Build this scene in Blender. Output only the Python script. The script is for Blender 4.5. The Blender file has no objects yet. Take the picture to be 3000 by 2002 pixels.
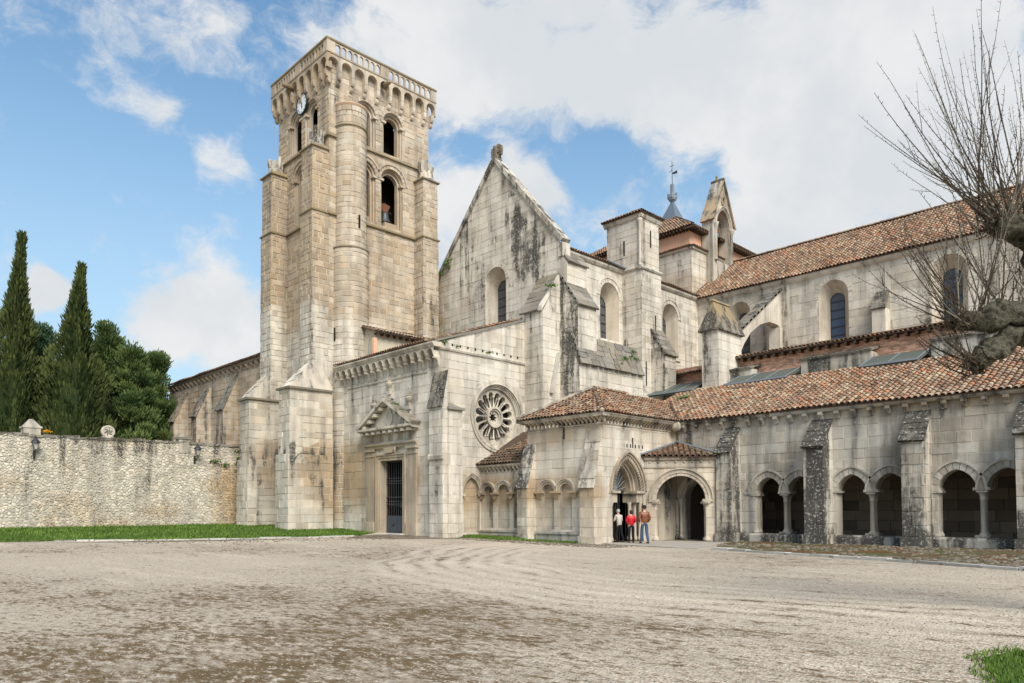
import bpy, bmesh, math, random
from mathutils import Vector, Matrix
from math import sin, cos, pi, radians, sqrt, atan2, floor, hypot
random.seed(7)
scene = bpy.context.scene
COL = scene.collection
EYE = Vector((0, 0, 1.65))

# ------------------------------------------------------------------ camera
cd = bpy.data.cameras.new("camera"); cam = bpy.data.objects.new("camera", cd); COL.objects.link(cam)
scene.camera = cam
AZ, PITCH, ROLL = radians(135.644), radians(1.795), radians(-0.249)
FW = Vector((cos(AZ)*cos(PITCH), sin(AZ)*cos(PITCH), sin(PITCH)))
RT = FW.cross(Vector((0, 0, 1))).normalized(); UP = RT.cross(FW)
RT = RT*cos(ROLL)+UP*sin(ROLL); UP = RT.cross(FW)
m = Matrix((RT, UP, -FW)).transposed().to_4x4(); m.translation = EYE
cam.matrix_world = m
cd.sensor_width = 36; cd.sensor_fit = 'HORIZONTAL'; cd.lens = 25.87; cd.shift_y = 0.1411
cd.clip_start = 0.1; cd.clip_end = 2000

def inview(p, mx=1.0):
    d = Vector(p)-EYE; w = d.dot(FW)
    if w < 1: return 0
    x = d.dot(RT)/w; y = d.dot(UP)/w
    return 1 if abs(x) < 0.70*mx and -0.27 < y < 0.665 else 0

# ------------------------------------------------------------------ light
SUN_EL, SUN_DIR = radians(42), Vector((0.93, -0.42, 0)).normalized()
sun_vec = Vector((SUN_DIR.x*cos(SUN_EL), SUN_DIR.y*cos(SUN_EL), sin(SUN_EL)))
sd = bpy.data.lights.new("sun", 'SUN'); sun = bpy.data.objects.new("sun", sd); COL.objects.link(sun)
sd.energy = 3.2; sd.angle = radians(34); sd.color = (1.0, 0.945, 0.86)
sun.rotation_euler = sun_vec.to_track_quat('Z', 'Y').to_euler(); sun.location = (20, -20, 60)
scene.view_settings.view_transform = 'Standard'; scene.view_settings.look = 'None'
scene.view_settings.exposure = 0.66; scene.view_settings.gamma = 1; scene.view_settings.use_curve_mapping = False

# ------------------------------------------------------------------ node helper
class NT:
    def __init__(s, nt):
        s.nt = nt; nt.nodes.clear()
    def n(s, t, **kw):
        o = s.nt.nodes.new('ShaderNode'+t)
        for k, v in kw.items(): setattr(o, k, v)
        return o
    def put(s, inp, v):
        if isinstance(v, bpy.types.NodeSocket): s.nt.links.new(v, inp)
        elif isinstance(v, (tuple, list)) and len(v) == 3 and inp.type == 'RGBA': inp.default_value = (*v, 1)
        else: inp.default_value = v
    def math(s, op, a, b=0.0, c=0.0, clamp=False):
        o = s.n('Math', operation=op, use_clamp=clamp)
        for i, v in enumerate((a, b, c)): s.put(o.inputs[i], v)
        return o.outputs[0]
    def vmath(s, op, a, b=(0, 0, 0)):
        o = s.n('VectorMath', operation=op); s.put(o.inputs[0], a); s.put(o.inputs[1], b)
        return o.outputs['Value'] if op in ('DOT_PRODUCT', 'LENGTH', 'DISTANCE') else o.outputs[0]
    def mix(s, f, a, b, bt='MIX'):
        o = s.n('Mix', data_type='RGBA', blend_type=bt)
        s.put(o.inputs[0], f); s.put(o.inputs[6], a); s.put(o.inputs[7], b); return o.outputs[2]
    def noise(s, vec, scale, detail=3.0, rough=0.55, dist=0.0):
        o = s.n('TexNoise'); s.put(o.inputs['Vector'], vec); o.inputs['Scale'].default_value = scale
        o.inputs['Detail'].default_value = detail; o.inputs['Roughness'].default_value = rough
        o.inputs['Distortion'].default_value = dist; return o.outputs[0]
    def voro(s, vec, scale, feat='F1', out='Distance'):
        o = s.n('TexVoronoi', feature=feat); s.put(o.inputs['Vector'], vec); o.inputs['Scale'].default_value = scale
        return o.outputs[out]
    def map(s, vec, sc=(1, 1, 1), loc=(0, 0, 0), rz=0.0):
        o = s.n('Mapping'); o.inputs['Rotation'].default_value = (0, 0, rz); s.put(o.inputs[0], vec); o.inputs['Scale'].default_value = sc; o.inputs['Location'].default_value = loc
        return o.outputs[0]
    def step(s, v, a, b):
        o = s.n('MapRange', interpolation_type='SMOOTHSTEP'); s.put(o.inputs[0], v)
        o.inputs[1].default_value = a; o.inputs[2].default_value = b; return o.outputs[0]
    def ramp(s, f, stops, interp='LINEAR'):
        o = s.n('ValToRGB'); s.put(o.inputs[0], f); r = o.color_ramp; r.interpolation = interp
        while len(r.elements) > 1: r.elements.remove(r.elements[-1])
        r.elements[0].position = stops[0][0]; r.elements[0].color = (*stops[0][1], 1)
        for p, c in stops[1:]:
            e = r.elements.new(p); e.color = (*c, 1)
        return o.outputs[0]
    def attr(s, name):
        o = s.n('Attribute', attribute_name=name); return o.outputs['Fac']
    def pos(s): return s.n('TexCoord').outputs['Object']
    def wpos(s): return s.n('NewGeometry').outputs['Position']
    def done(s, col, rough=0.9, bump=None, bs=0.3, bd=0.02, metal=0.0, spec=0.3, trans=0.0, normal=None):
        b = s.n('BsdfPrincipled'); o = s.n('OutputMaterial')
        s.put(b.inputs['Base Color'], col); s.put(b.inputs['Roughness'], rough); b.inputs['Metallic'].default_value = metal
        b.inputs['Specular IOR Level'].default_value = spec
        if trans: b.inputs['Transmission Weight'].default_value = trans
        if bump is not None:
            k = s.n('Bump'); s.put(k.inputs['Height'], bump); k.inputs['Strength'].default_value = bs; k.inputs['Distance'].default_value = bd
            s.nt.links.new(k.outputs[0], b.inputs['Normal'])
        s.nt.links.new(b.outputs[0], o.inputs[0]); return b
M = {}
def newmat(name):
    mt = bpy.data.materials.new(name); mt.use_nodes = True; M[name] = mt; return NT(mt.node_tree)

# ------------------------------------------------------------------ world: physical sky with a broken cloud layer
w = bpy.data.worlds.new("World"); scene.world = w; w.use_nodes = True
t = NT(w.node_tree)
sky = t.n('TexSky', sky_type='NISHITA'); sky.sun_disc = False; sky.sun_elevation = SUN_EL
sky.sun_rotation = atan2(SUN_DIR.x, SUN_DIR.y); sky.air_density = 1.0; sky.dust_density = 0.6; sky.ozone_density = 2.2
d0 = t.n('TexCoord').outputs['Generated']
sep = t.n('SeparateXYZ'); t.put(sep.inputs[0], d0)
zz = t.math('ADD', t.math('MAXIMUM', sep.outputs[2], 0.0), 0.22)
flat = t.n('CombineXYZ'); t.put(flat.inputs[0], t.math('DIVIDE', sep.outputs[0], zz)); t.put(flat.inputs[1], t.math('DIVIDE', sep.outputs[1], zz))
wr = t.n('TexNoise'); t.put(wr.inputs['Vector'], d0); wr.inputs['Scale'].default_value = 13; wr.inputs['Detail'].default_value = 4
wob = t.vmath('SCALE', t.vmath('SUBTRACT', wr.outputs['Color'], (0.5, 0.5, 0.5)))
wob.node.inputs['Scale'].default_value = 0.06
dw = t.vmath('NORMALIZE', t.vmath('ADD', d0, wob))
field = None
CLOUDS = [(-0.828,0.23,0.512,0.056,0.4),
    (-0.794,0.319,0.518,0.054,0.5),
    (-0.74,0.396,0.543,0.053,0.6),
    (-0.85,0.278,0.448,0.025,0.5),
    (-0.845,0.357,0.399,0.032,0.45),
    (-0.893,0.37,0.258,0.056,0.85),
    (-0.924,0.313,0.22,0.046,0.75),
    (-0.905,0.376,0.198,0.065,0.9),
    (-0.95,0.197,0.244,0.02,0.3),
    (-0.68,0.492,0.543,0.075,0.9),
    (-0.619,0.58,0.53,0.108,1.1),
    (-0.5,0.685,0.53,0.111,1.15),
    (-0.372,0.804,0.464,0.131,1.25),
    (-0.269,0.825,0.497,0.131,1.3),
    (-0.21,0.901,0.38,0.113,1.2),
    (-0.685,0.623,0.379,0.065,1.0),
    (-0.627,0.67,0.397,0.034,0.8),
    (-0.569,0.727,0.383,0.055,0.9),
    (-0.396,0.849,0.349,0.083,1.0),
    (-0.717,0.571,0.4,0.039,0.5),
    (-0.671,0.594,0.443,0.042,-1.1),
    (-0.62,0.645,0.447,0.025,-0.35),
    (-0.563,0.706,0.43,0.044,-1.2),
    (-0.458,0.793,0.402,0.036,-1.1),
    (-0.706,0.427,0.565,0.023,-0.4)]
for (x, y, z, r, a) in CLOUDS:
    dist2 = t.math('MULTIPLY', t.math('SUBTRACT', 1.0, t.vmath('DOT_PRODUCT', dw, (x, y, z))), -2.0/(r*r))
    g = t.math('MULTIPLY', t.math('EXPONENT', dist2), a)
    field = g if field is None else t.math('ADD', field, g)
n1 = t.noise(flat.outputs[0], 1.7, 6, 0.6); n2 = t.noise(t.map(dw, (1, 1, 1.5)), 9, 9, 0.66)
back = t.step(t.vmath('DOT_PRODUCT', d0, (-0.70, 0.68, 0.22)), 0.45, 0.75)          # away from the framed part the same broken layer goes on
base = t.math('MULTIPLY', t.math('SUBTRACT', 1.0, back), t.math('MULTIPLY', t.step(n1, 0.42, 0.6), 0.75))
dens = t.math('ADD', t.math('ADD', field, base), t.math('ADD', t.math('MULTIPLY', t.math('SUBTRACT', n2, 0.5), 3.4), t.math('MULTIPLY', t.math('SUBTRACT', n1, 0.5), 0.9)))
mask = t.step(dens, 0.05, 1.0)
shade = t.noise(d0, 6.5, 4, 0.6)
cl = t.mix(t.step(shade, 0.35, 0.68), (4.55, 4.75, 4.95), (5.45, 5.45, 5.45))
skyc = t.mix(1.0, sky.outputs[0], (1.02, 1.28, 1.26), 'MULTIPLY')
lowhaze = t.math('MULTIPLY', t.math('SUBTRACT', 1.0, t.step(sep.outputs[2], 0.0, 0.62)), 0.85)
skyc = t.mix(lowhaze, skyc, (3.45, 4.4, 5.05))
fin = t.mix(t.math('MULTIPLY', mask, 0.97), skyc, cl)
bg = t.n('Background'); t.put(bg.inputs[0], fin); bg.inputs[1].default_value = 0.10
w.cycles.sampling_method = 'MANUAL'; w.cycles.sample_map_resolution = 512
wo = t.n('OutputWorld'); t.nt.links.new(bg.outputs[0], wo.inputs[0])

# ------------------------------------------------------------------ materials
def stone_mat(name, pale, buff, var=0.34, streak=0.55, tv=0.55, stain=0.35, dark=(0.055, 0.05, 0.044), k=1.0):
    t = newmat(name); P = t.pos()
    rnd, tone, dirt = t.attr('rnd'), t.attr('tone'), t.attr('dirt')
    big = t.noise(P, 0.33, 4, 0.6); med = t.noise(P, 1.9, 6, 0.65); fine = t.noise(P, 17, 5, 0.65)
    st = t.noise(t.map(P, (1.7, 1.7, 0.16)), 1.0, 5, 0.6)
    r2 = t.math('FRACT', t.math('MULTIPLY', rnd, 7.31)); r3 = t.math('FRACT', t.math('MULTIPLY', rnd, 23.7))
    tn = t.math('ADD', tone, t.math('ADD', t.math('MULTIPLY', t.math('SUBTRACT', rnd, 0.5), tv), t.math('ADD', t.math('MULTIPLY', t.math('SUBTRACT', big, 0.5), 1.1), t.math('MULTIPLY', t.math('SUBTRACT', med, 0.5), 0.5))), clamp=True)
    col = t.mix(tn, pale, buff)
    col = t.mix(t.math('MULTIPLY', r3, tv*0.3), col, (0.40, 0.33, 0.27))
    v = t.math('ADD', 1.0-var*0.62, t.math('ADD', t.math('MULTIPLY', r2, var), t.math('MULTIPLY', t.math('SUBTRACT', fine, 0.5), 0.35)))
    v = t.math('MULTIPLY', v, t.math('ADD', 0.70, t.math('MULTIPLY', med, 0.60)))
    hs = t.vmath('SCALE', col); t.put(hs.node.inputs['Scale'], v)
    bs = t.math('MULTIPLY', t.step(t.math('ADD', t.noise(P, 0.62, 5, 0.62, 0.6), t.math('MULTIPLY', t.math('SUBTRACT', st, 0.5), 0.35)), 0.50, 0.70), stain)
    hs = t.mix(bs, hs, (0.225, 0.168, 0.108))
    grey = t.math('MULTIPLY', t.step(t.math('ADD', st, t.math('MULTIPLY', big, 0.4)), 0.60, 0.86), streak)
    col = t.mix(grey, hs, (0.19, 0.178, 0.158))
    dm = t.step(t.math('ADD', dirt, t.math('ADD', t.math('MULTIPLY', t.math('SUBTRACT', med, 0.5), 1.3), t.math('MULTIPLY', t.math('SUBTRACT', st, 0.5), 2.3))), 0.28, 0.72)
    dc = t.mix(t.step(t.noise(P, 9, 4, 0.6), 0.56, 0.66), dark, (0.40, 0.39, 0.34))
    col = t.mix(t.math('MULTIPLY', dm, 0.9), col, dc)
    b = t.math('ADD', t.math('MULTIPLY', fine, 0.6), med)
    t.done(col, 0.92, b, 0.55, 0.03, spec=0.15)
stone_mat('stone', (0.64, 0.59, 0.505), (0.39, 0.285, 0.175), 0.14, 0.40, 0.18, 0.24)
stone_mat('stone_tower', (0.61, 0.56, 0.475), (0.395, 0.295, 0.192), 0.30, 0.42, 0.45, 0.30)
stone_mat('stone_grey', (0.54, 0.505, 0.44), (0.39, 0.285, 0.17), 0.26, 0.75, 0.35, 0.4)
stone_mat('carved', (0.59, 0.54, 0.45), (0.37, 0.265, 0.155), 0.15, 0.55, 0.2, 0.45)
stone_mat('rubble', (0.59, 0.545, 0.46), (0.43, 0.30, 0.165), 0.46, 0.35, 0.4, 0.25)
stone_mat('lichen', (0.22, 0.205, 0.175), (0.24, 0.18, 0.09), 0.45, 0.2, 0.4)

def simple(name, col, rough=0.8, var=0.25, scale=6, metal=0.0, spec=0.3, bs=0.3, attr=False):
    t = newmat(name); P = t.pos(); n = t.noise(P, scale, 5, 0.6); n2 = t.noise(P, scale*0.17, 3)
    v = t.math('ADD', 1-var*0.9, t.math('ADD', t.math('MULTIPLY', n, var), t.math('MULTIPLY', n2, var*0.8)))
    if attr: v = t.math('MULTIPLY', v, t.math('ADD', 0.6, t.math('MULTIPLY', t.attr('rnd'), 0.8)))
    c = t.vmath('SCALE', col); t.put(c.node.inputs['Scale'], v)
    t.done(c, rough, n, bs, 0.01, metal, spec)
stone_mat('mortar', (0.55, 0.50, 0.42), (0.36, 0.29, 0.20), 0.05, 0.5, 0.0, 0.3)
stone_mat('mortar_tower', (0.57, 0.51, 0.41), (0.50, 0.425, 0.32), 0.05, 0.3, 0.0, 0.2)
stone_mat('mortar_dark', (0.50, 0.455, 0.375), (0.30, 0.225, 0.145), 0.05, 0.5, 0.0, 0.3)
simple('mortar_rubble', (0.54, 0.475, 0.37), 0.95, 0.5, 3)
simple('plaster', (0.56, 0.50, 0.38), 0.9, 0.35, 1.2)
simple('plaster_red', (0.70, 0.40, 0.265), 0.9, 0.25, 1.5)
simple('brick', (0.76, 0.44, 0.30), 0.9, 0.4, 7, attr=True)
simple('turret_brick', (0.46, 0.32, 0.22), 0.9, 0.3, 7)
simple('iron', (0.018, 0.02, 0.024), 0.55, 0.3, 20, spec=0.5)
simple('iron_door', (0.045, 0.058, 0.075), 0.5, 0.35, 8, spec=0.5)
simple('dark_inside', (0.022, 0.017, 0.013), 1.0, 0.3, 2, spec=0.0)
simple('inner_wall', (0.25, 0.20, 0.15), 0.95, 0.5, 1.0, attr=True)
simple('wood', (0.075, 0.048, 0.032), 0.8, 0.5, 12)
simple('yoke_wood', (0.17, 0.075, 0.04), 0.8, 0.5, 12)
simple('bronze', (0.075, 0.085, 0.09), 0.5, 0.3, 10, 0.6)
simple('lead', (0.20, 0.225, 0.25), 0.45, 0.25, 2, spec=0.5)
simple('slate', (0.115, 0.145, 0.18), 0.5, 0.3, 6, spec=0.5)
simple('clock_white', (0.72, 0.74, 0.75), 0.5, 0.05, 3)
simple('roof_under', (0.085, 0.055, 0.04), 0.95, 0.5, 5)
t = newmat('bark'); P = t.pos(); n = t.noise(P, 7, 5, 0.65, 1.0); n2 = t.noise(P, 26, 5, 0.7); v = t.voro(P, 11)
c = t.mix(t.step(n, 0.40, 0.62), (0.035, 0.028, 0.019), (0.105, 0.098, 0.070)); c = t.mix(t.math('MULTIPLY', t.step(v, 0.30, 0.55), 0.5), c, (0.19, 0.175, 0.128)); c = t.mix(t.math('MULTIPLY', t.step(n2, 0.48, 0.66), 0.6), c, (0.040, 0.032, 0.022))
t.done(c, 0.92, t.math('ADD', n2, t.math('MULTIPLY', n, 2.0)), 1.0, 0.05, spec=0.15)
simple('twig', (0.070, 0.050, 0.032), 0.8, 0.4, 5)
simple('twig_pale', (0.21, 0.19, 0.15), 0.8, 0.4, 5)
simple('kerb_stone', (0.40, 0.385, 0.35), 0.9, 0.5, 5, attr=True)
simple('cobble', (0.15, 0.125, 0.092), 0.9, 0.5, 9, attr=True)
simple('skylight', (0.10, 0.11, 0.09), 0.6, 0.4, 3, spec=0.25)
simple('pebble', (0.25, 0.215, 0.17), 0.95, 0.4, 30, attr=True)
simple('skin', (0.50, 0.29, 0.20), 0.6, 0.1, 9)
simple('hair_grey', (0.36, 0.345, 0.33), 0.8, 0.4, 40)
simple('hair_brown', (0.045, 0.022, 0.013), 0.7, 0.4, 40)
simple('hair_dark', (0.016, 0.012, 0.010), 0.7, 0.4, 40)
simple('jacket_beige', (0.44, 0.40, 0.35), 0.85, 0.2, 14)
simple('jacket_red', (0.56, 0.012, 0.022), 0.5, 0.2, 14)
simple('jacket_brown', (0.17, 0.055, 0.022), 0.42, 0.35, 10, spec=0.5)
simple('trousers_black', (0.014, 0.014, 0.018), 0.8, 0.3, 14)
simple('jeans', (0.045, 0.085, 0.155), 0.85, 0.5, 10)
simple('shoe', (0.035, 0.022, 0.016), 0.6, 0.3, 14)
simple('lamp_glass', (0.42, 0.40, 0.36), 0.15, 0.2, 6, spec=0.6)
simple('daisy', (0.78, 0.78, 0.72), 0.8, 0.1, 5)
simple('weed', (0.075, 0.12, 0.03), 0.8, 0.5, 9, attr=True)
def leafmat(name, a, b):
    t = newmat(name); r = t.attr('rnd'); n = t.noise(t.pos(), 0.45, 3)
    c = t.mix(t.math('ADD', t.math('MULTIPLY', r, 0.75), t.math('MULTIPLY', t.math('SUBTRACT', n, 0.4), 0.8), clamp=True), a, b)
    t.done(c, 0.75, spec=0.15)
leafmat('cypress_leaf', (0.016, 0.032, 0.009), (0.118, 0.138, 0.042))
leafmat('pine_leaf', (0.026, 0.055, 0.017), (0.165, 0.215, 0.066))
leafmat('pine_leaf_blue', (0.026, 0.062, 0.034), (0.105, 0.175, 0.085))
leafmat('grass_blade', (0.050, 0.095, 0.014), (0.140, 0.215, 0.038))

t = newmat('glass'); P = t.pos(); n = t.noise(P, 9, 3); v = t.voro(P, 9)
t.done(t.mix(t.step(v, 0.2, 0.5), (0.032, 0.034, 0.038), (0.075, 0.08, 0.088)), 0.25, n, 0.4, 0.02, spec=0.5)
t = newmat('glass_blue'); P = t.pos(); sx = t.n('SeparateXYZ'); t.put(sx.inputs[0], P)
up = t.step(t.math('ADD', sx.outputs[2], t.math('MULTIPLY', t.noise(P, 3, 3), 0.5)), 13.9, 16.2); v = t.voro(P, 5)
c = t.mix(up, (0.022, 0.062, 0.125), (0.050, 0.058, 0.072)); c = t.mix(t.math('MULTIPLY', t.step(v, 0.2, 0.5), 0.45), c, (0.07, 0.07, 0.075))
t.done(c, 0.25, v, 0.4, 0.02, spec=0.5)

t = newmat('tile'); r = t.attr('rnd'); d = t.attr('dirt'); P = t.pos()
n = t.noise(P, 0.55, 4, 0.6); f = t.noise(P, 14, 5, 0.65)
rr = t.math('FRACT', t.math('ADD', r, t.math('MULTIPLY', t.math('SUBTRACT', n, 0.5), 0.25)))
c = t.ramp(rr, [(0.0, (0.14, 0.085, 0.056)), (0.06, (0.235, 0.145, 0.094)), (0.20, (0.385, 0.195, 0.112)), (0.34, (0.325, 0.228, 0.155)), (0.50, (0.43, 0.315, 0.21)), (0.62, (0.375, 0.225, 0.143)), (0.74, (0.265, 0.185, 0.13)), (0.85, (0.47, 0.365, 0.25)), (0.93, (0.46, 0.20, 0.105)), (0.97, (0.165, 0.108, 0.074))], 'CONSTANT')
c = t.mix(t.math('MULTIPLY', t.step(t.math('ADD', f, t.math('MULTIPLY', t.math('SUBTRACT', n, 0.5), 0.6)), 0.5, 0.75), 0.45), c, (0.13, 0.11, 0.09))
pt = t.noise(P, 0.42, 5, 0.65); c = t.mix(t.math('MULTIPLY', t.step(pt, 0.46, 0.66), 0.42), c, (0.20, 0.135, 0.095)); c = t.mix(t.math('MULTIPLY', t.step(t.noise(t.map(P, (1, 1, 1), (7, 3, 1)), 0.5, 5, 0.65), 0.54, 0.70), 0.38), c, (0.40, 0.33, 0.245))
c = t.mix(t.math('MULTIPLY', d, t.step(t.math('ADD', f, t.math('MULTIPLY', n, 0.6)), 0.52, 0.95)), c, (0.055, 0.042, 0.03))
t.done(c, 0.9, f, 0.5, 0.015, spec=0.15)

t = newmat('gravel'); P = t.wpos()
big = t.noise(P, 0.11, 3, 0.55); Q = t.map(P, (0.58, 1.25, 1), (0, 0, 0), radians(-45.0)); A = t.noise(Q, 1.25, 11, 0.78, 0.2); B = t.noise(Q, 7.5, 8, 0.76); fine = t.noise(P, 14, 5, 0.7); peb = t.voro(P, 30, 'F1', 'Color'); pv = t.n('SeparateColor'); t.put(pv.inputs[0], peb)
cen = t.vmath('DISTANCE', P, (-8.2, 27.2, 0.0))
ring = t.math('SINE', t.math('MULTIPLY', t.math('ADD', cen, t.math('MULTIPLY', t.noise(P, 0.2, 2), 2.2)), 8.5))
rz = t.math('MULTIPLY', t.step(cen, 12.2, 13.6), t.math('SUBTRACT', 1.0, t.step(cen, 17.2, 18.8)))
nearm = t.step(t.vmath('DISTANCE', P, (-5.0, 5.0, 0.0)), 15.0, 5.5)
reg = t.math('ADD', t.math('MULTIPLY', nearm, 0.060), t.math('MULTIPLY', t.math('SUBTRACT', big, 0.5), 0.55))
reg = t.math('SUBTRACT', reg, t.math('MULTIPLY', rz, t.math('SUBTRACT', 0.06, t.math('MULTIPLY', t.math('MULTIPLY', ring, t.step(t.noise(P, 0.5, 3), 0.40, 0.62)), 0.12))))
mk = t.step(t.math('ADD', t.math('ADD', A, reg), t.math('MULTIPLY', t.math('SUBTRACT', B, 0.5), 1.05)), 0.55, 0.70)
sp = t.math('MULTIPLY', t.step(t.math('ADD', B, reg), 0.53, 0.62), 0.55)
g1 = t.mix(pv.outputs[0], (0.345, 0.290, 0.220), (0.565, 0.490, 0.388)); g1 = t.mix(t.step(big, 0.38, 0.62), g1, t.mix(pv.outputs[1], (0.33, 0.280, 0.220), (0.55, 0.480, 0.388)))
g1 = t.mix(t.math('MULTIPLY', t.step(pv.outputs[2], 0.88, 0.95), 0.5), g1, (0.36, 0.20, 0.13))
v = t.math('ADD', 0.80, t.math('ADD', t.math('MULTIPLY', A, 0.4), t.math('ADD', t.math('MULTIPLY', rz, t.math('ADD', 0.10, t.math('MULTIPLY', ring, -0.07))), t.math('MULTIPLY', t.step(t.noise(t.map(P, (0.16, 0.8, 1), (3, 1, 0), radians(-30.0)), 1.0, 5, 0.6), 0.50, 0.66), 0.16)))); hs = t.vmath('SCALE', g1); t.put(hs.node.inputs['Scale'], v)
mc = t.mix(t.noise(P, 2.2, 4), (0.070, 0.043, 0.017), (0.165, 0.108, 0.046))
c = t.mix(sp, hs, (0.21, 0.16, 0.105)); c = t.mix(t.math('MULTIPLY', mk, 0.88), c, mc)
c = t.mix(t.math('MULTIPLY', t.step(fine, 0.52, 0.68), 0.22), c, (0.17, 0.135, 0.10))
t.done(c, 0.97, t.math('ADD', t.math('ADD', t.voro(P, 30), fine), t.math('MULTIPLY', t.noise(P, 1.6, 5), 1.5)), 0.7, 0.03, spec=0.1)
t = newmat('grass_soil'); P = t.wpos(); n = t.noise(P, 3, 6, 0.7); n2 = t.noise(P, 0.5, 3)
t.done(t.mix(t.math('ADD', t.math('MULTIPLY', n, 0.8), t.math('MULTIPLY', t.math('SUBTRACT', n2, 0.5), 0.8), clamp=True), (0.040, 0.075, 0.012), (0.095, 0.155, 0.028)), 0.95, n, 0.6, 0.05, spec=0.1)
t = newmat('moss_strip'); P = t.wpos(); n = t.noise(P, 0.45, 4, 0.6, 1.0); n2 = t.noise(P, 5, 6, 0.7); n3 = t.noise(P, 0.9, 4)
c = t.mix(t.step(n, 0.40, 0.56), (0.115, 0.052, 0.020), (0.10, 0.085, 0.045)); c = t.mix(t.step(n3, 0.50, 0.64), c, (0.065, 0.085, 0.022))
c = t.mix(t.step(n2, 0.54, 0.68), c, (0.24, 0.215, 0.17)); t.done(c, 0.95, n2, 0.7, 0.04, spec=0.1)
t = newmat('dirt_strip'); P = t.wpos(); n = t.noise(P, 2.0, 6, 0.72); n2 = t.voro(P, 9)
c = t.mix(t.step(n, 0.38, 0.64), (0.075, 0.055, 0.035), (0.245, 0.205, 0.155)); c = t.mix(t.math('MULTIPLY', t.step(n2, 0.5, 0.2), 0.35), c, (0.30, 0.26, 0.21))
t.done(c, 0.95, n, 0.8, 0.05, spec=0.1)
t = newmat('paving'); P = t.wpos(); n = t.noise(P, 1.4, 6, 0.65); n2 = t.noise(P, 11, 5)
t.done(t.mix(t.math('MULTIPLY', t.math('ADD', n, n2), 0.5), (0.20, 0.165, 0.13), (0.52, 0.48, 0.42)), 0.93, n2, 0.5, 0.02, spec=0.15)
# ------------------------------------------------------------------ mesh helpers
def obj(name, mesh, parent=None):
    o = bpy.data.objects.new(name, mesh); COL.objects.link(o)
    if parent is not None: o.parent = parent
    return o
def thing(name, label, cat, loc=(0, 0, 0), group=None):
    o = obj(name, None); o.location = loc; o['label'] = label; o['category'] = cat
    if group: o['group'] = group
    o.empty_display_size = 0.5; return o
def tag(o, label, cat, group=None):
    o['label'] = label; o['category'] = cat
    if group: o['group'] = group
    return o
ZERO = lambda p: (0.15, 0.0)
TONE = [ZERO]
class MB:
    def __init__(s): s.v = []; s.f = []; s.a = []
    def add(s, pts, faces, rnd=None, td=None):
        b = len(s.v); r = random.random() if rnd is None else rnd
        for p in pts:
            s.v.append(tuple(p)); tn, di = TONE[0](p) if td is None else td; s.a.append((r, tn, di))
        s.f += [tuple(i+b for i in f) for f in faces]
    def poly(s, pts, rnd=None): s.add(pts, [tuple(range(len(pts)))], rnd)
    def box(s, x0, x1, y0, y1, z0, z1, rnd=None, jit=0.0):
        P = [(x, y, z) for z in (z0, z1) for (x, y) in ((x0, y0), (x1, y0), (x1, y1), (x0, y1))]
        if jit: P = [tuple(c+random.uniform(-jit, jit) for c in p) for p in P]
        s.add(P, [(3, 2, 1, 0), (4, 5, 6, 7), (0, 1, 5, 4), (1, 2, 6, 5), (2, 3, 7, 6), (3, 0, 4, 7)], rnd)
    def prism(s, ring, off, rnd=None):
        n = len(ring); off = Vector(off); A = [Vector(p) for p in ring]; B = [p+off for p in A]
        s.add(A+B, [tuple(range(n))[::-1], tuple(range(n, 2*n))]+[(i, (i+1) % n, n+(i+1) % n, n+i) for i in range(n)], rnd)
    def lathe(s, c, prof, seg=16, rnd=None, a0=0.0, a1=2*pi, cap=True):
        full = abs(a1-a0-2*pi) < 1e-6; k = seg if full else seg+1; pts = []; fs = []
        for r, z in prof:
            for i in range(k):
                a = a0+(a1-a0)*i/seg; pts.append((c[0]+r*cos(a), c[1]+r*sin(a), c[2]+z))
        for j in range(len(prof)-1):
            for i in range(seg):
                i2 = (i+1) % k; fs.append((j*k+i, j*k+i2, (j+1)*k+i2, (j+1)*k+i))
        if cap and full: fs += [tuple(range(k))[::-1], tuple(range((len(prof)-1)*k, len(prof)*k))]
        s.add(pts, fs, rnd)
    def tube(s, path, rad, seg=6, rnd=None, caps=True):
        pts = []; fs = []; P = [Vector(p) for p in path]; n = len(P)
        rad = rad if isinstance(rad, (list, tuple)) else [rad]*n; ref = None
        for i in range(n):
            d = (P[min(i+1, n-1)]-P[max(i-1, 0)]).normalized()
            if ref is None: ref = d.orthogonal().normalized()
            ref = (ref-d*ref.dot(d)); ref = ref.normalized() if ref.length > 1e-6 else d.orthogonal().normalized()
            q = d.cross(ref)
            for k in range(seg):
                a = 2*pi*k/seg; pts.append(P[i]+(ref*cos(a)+q*sin(a))*rad[i])
        for i in range(n-1):
            for k in range(seg): k2 = (k+1) % seg; fs.append((i*seg+k, i*seg+k2, (i+1)*seg+k2, (i+1)*seg+k))
        if caps: fs += [tuple(range(seg))[::-1], tuple(range((n-1)*seg, n*seg))]
        s.add(pts, fs, rnd)
    def build(s, name, mat, parent=None, smooth=False, kind=None):
        me = bpy.data.meshes.new(name); me.from_pydata(s.v, [], s.f); me.materials.append(M[mat])
        if s.a:
            for k, an in enumerate(('rnd', 'tone', 'dirt')):
                at = me.attributes.new(an, 'FLOAT', 'POINT'); at.data.foreach_set('value', [q[k] for q in s.a])
        if smooth: me.polygons.foreach_set('use_smooth', [True]*len(me.polygons))
        me.update(); o = obj(name, me, parent)
        if kind: o['kind'] = kind
        return o
def one(name, mat, parent, fn, *a, smooth=False, **k):
    b = MB(); getattr(b, fn)(*a, **k); return b.build(name, mat, parent, smooth)

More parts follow.
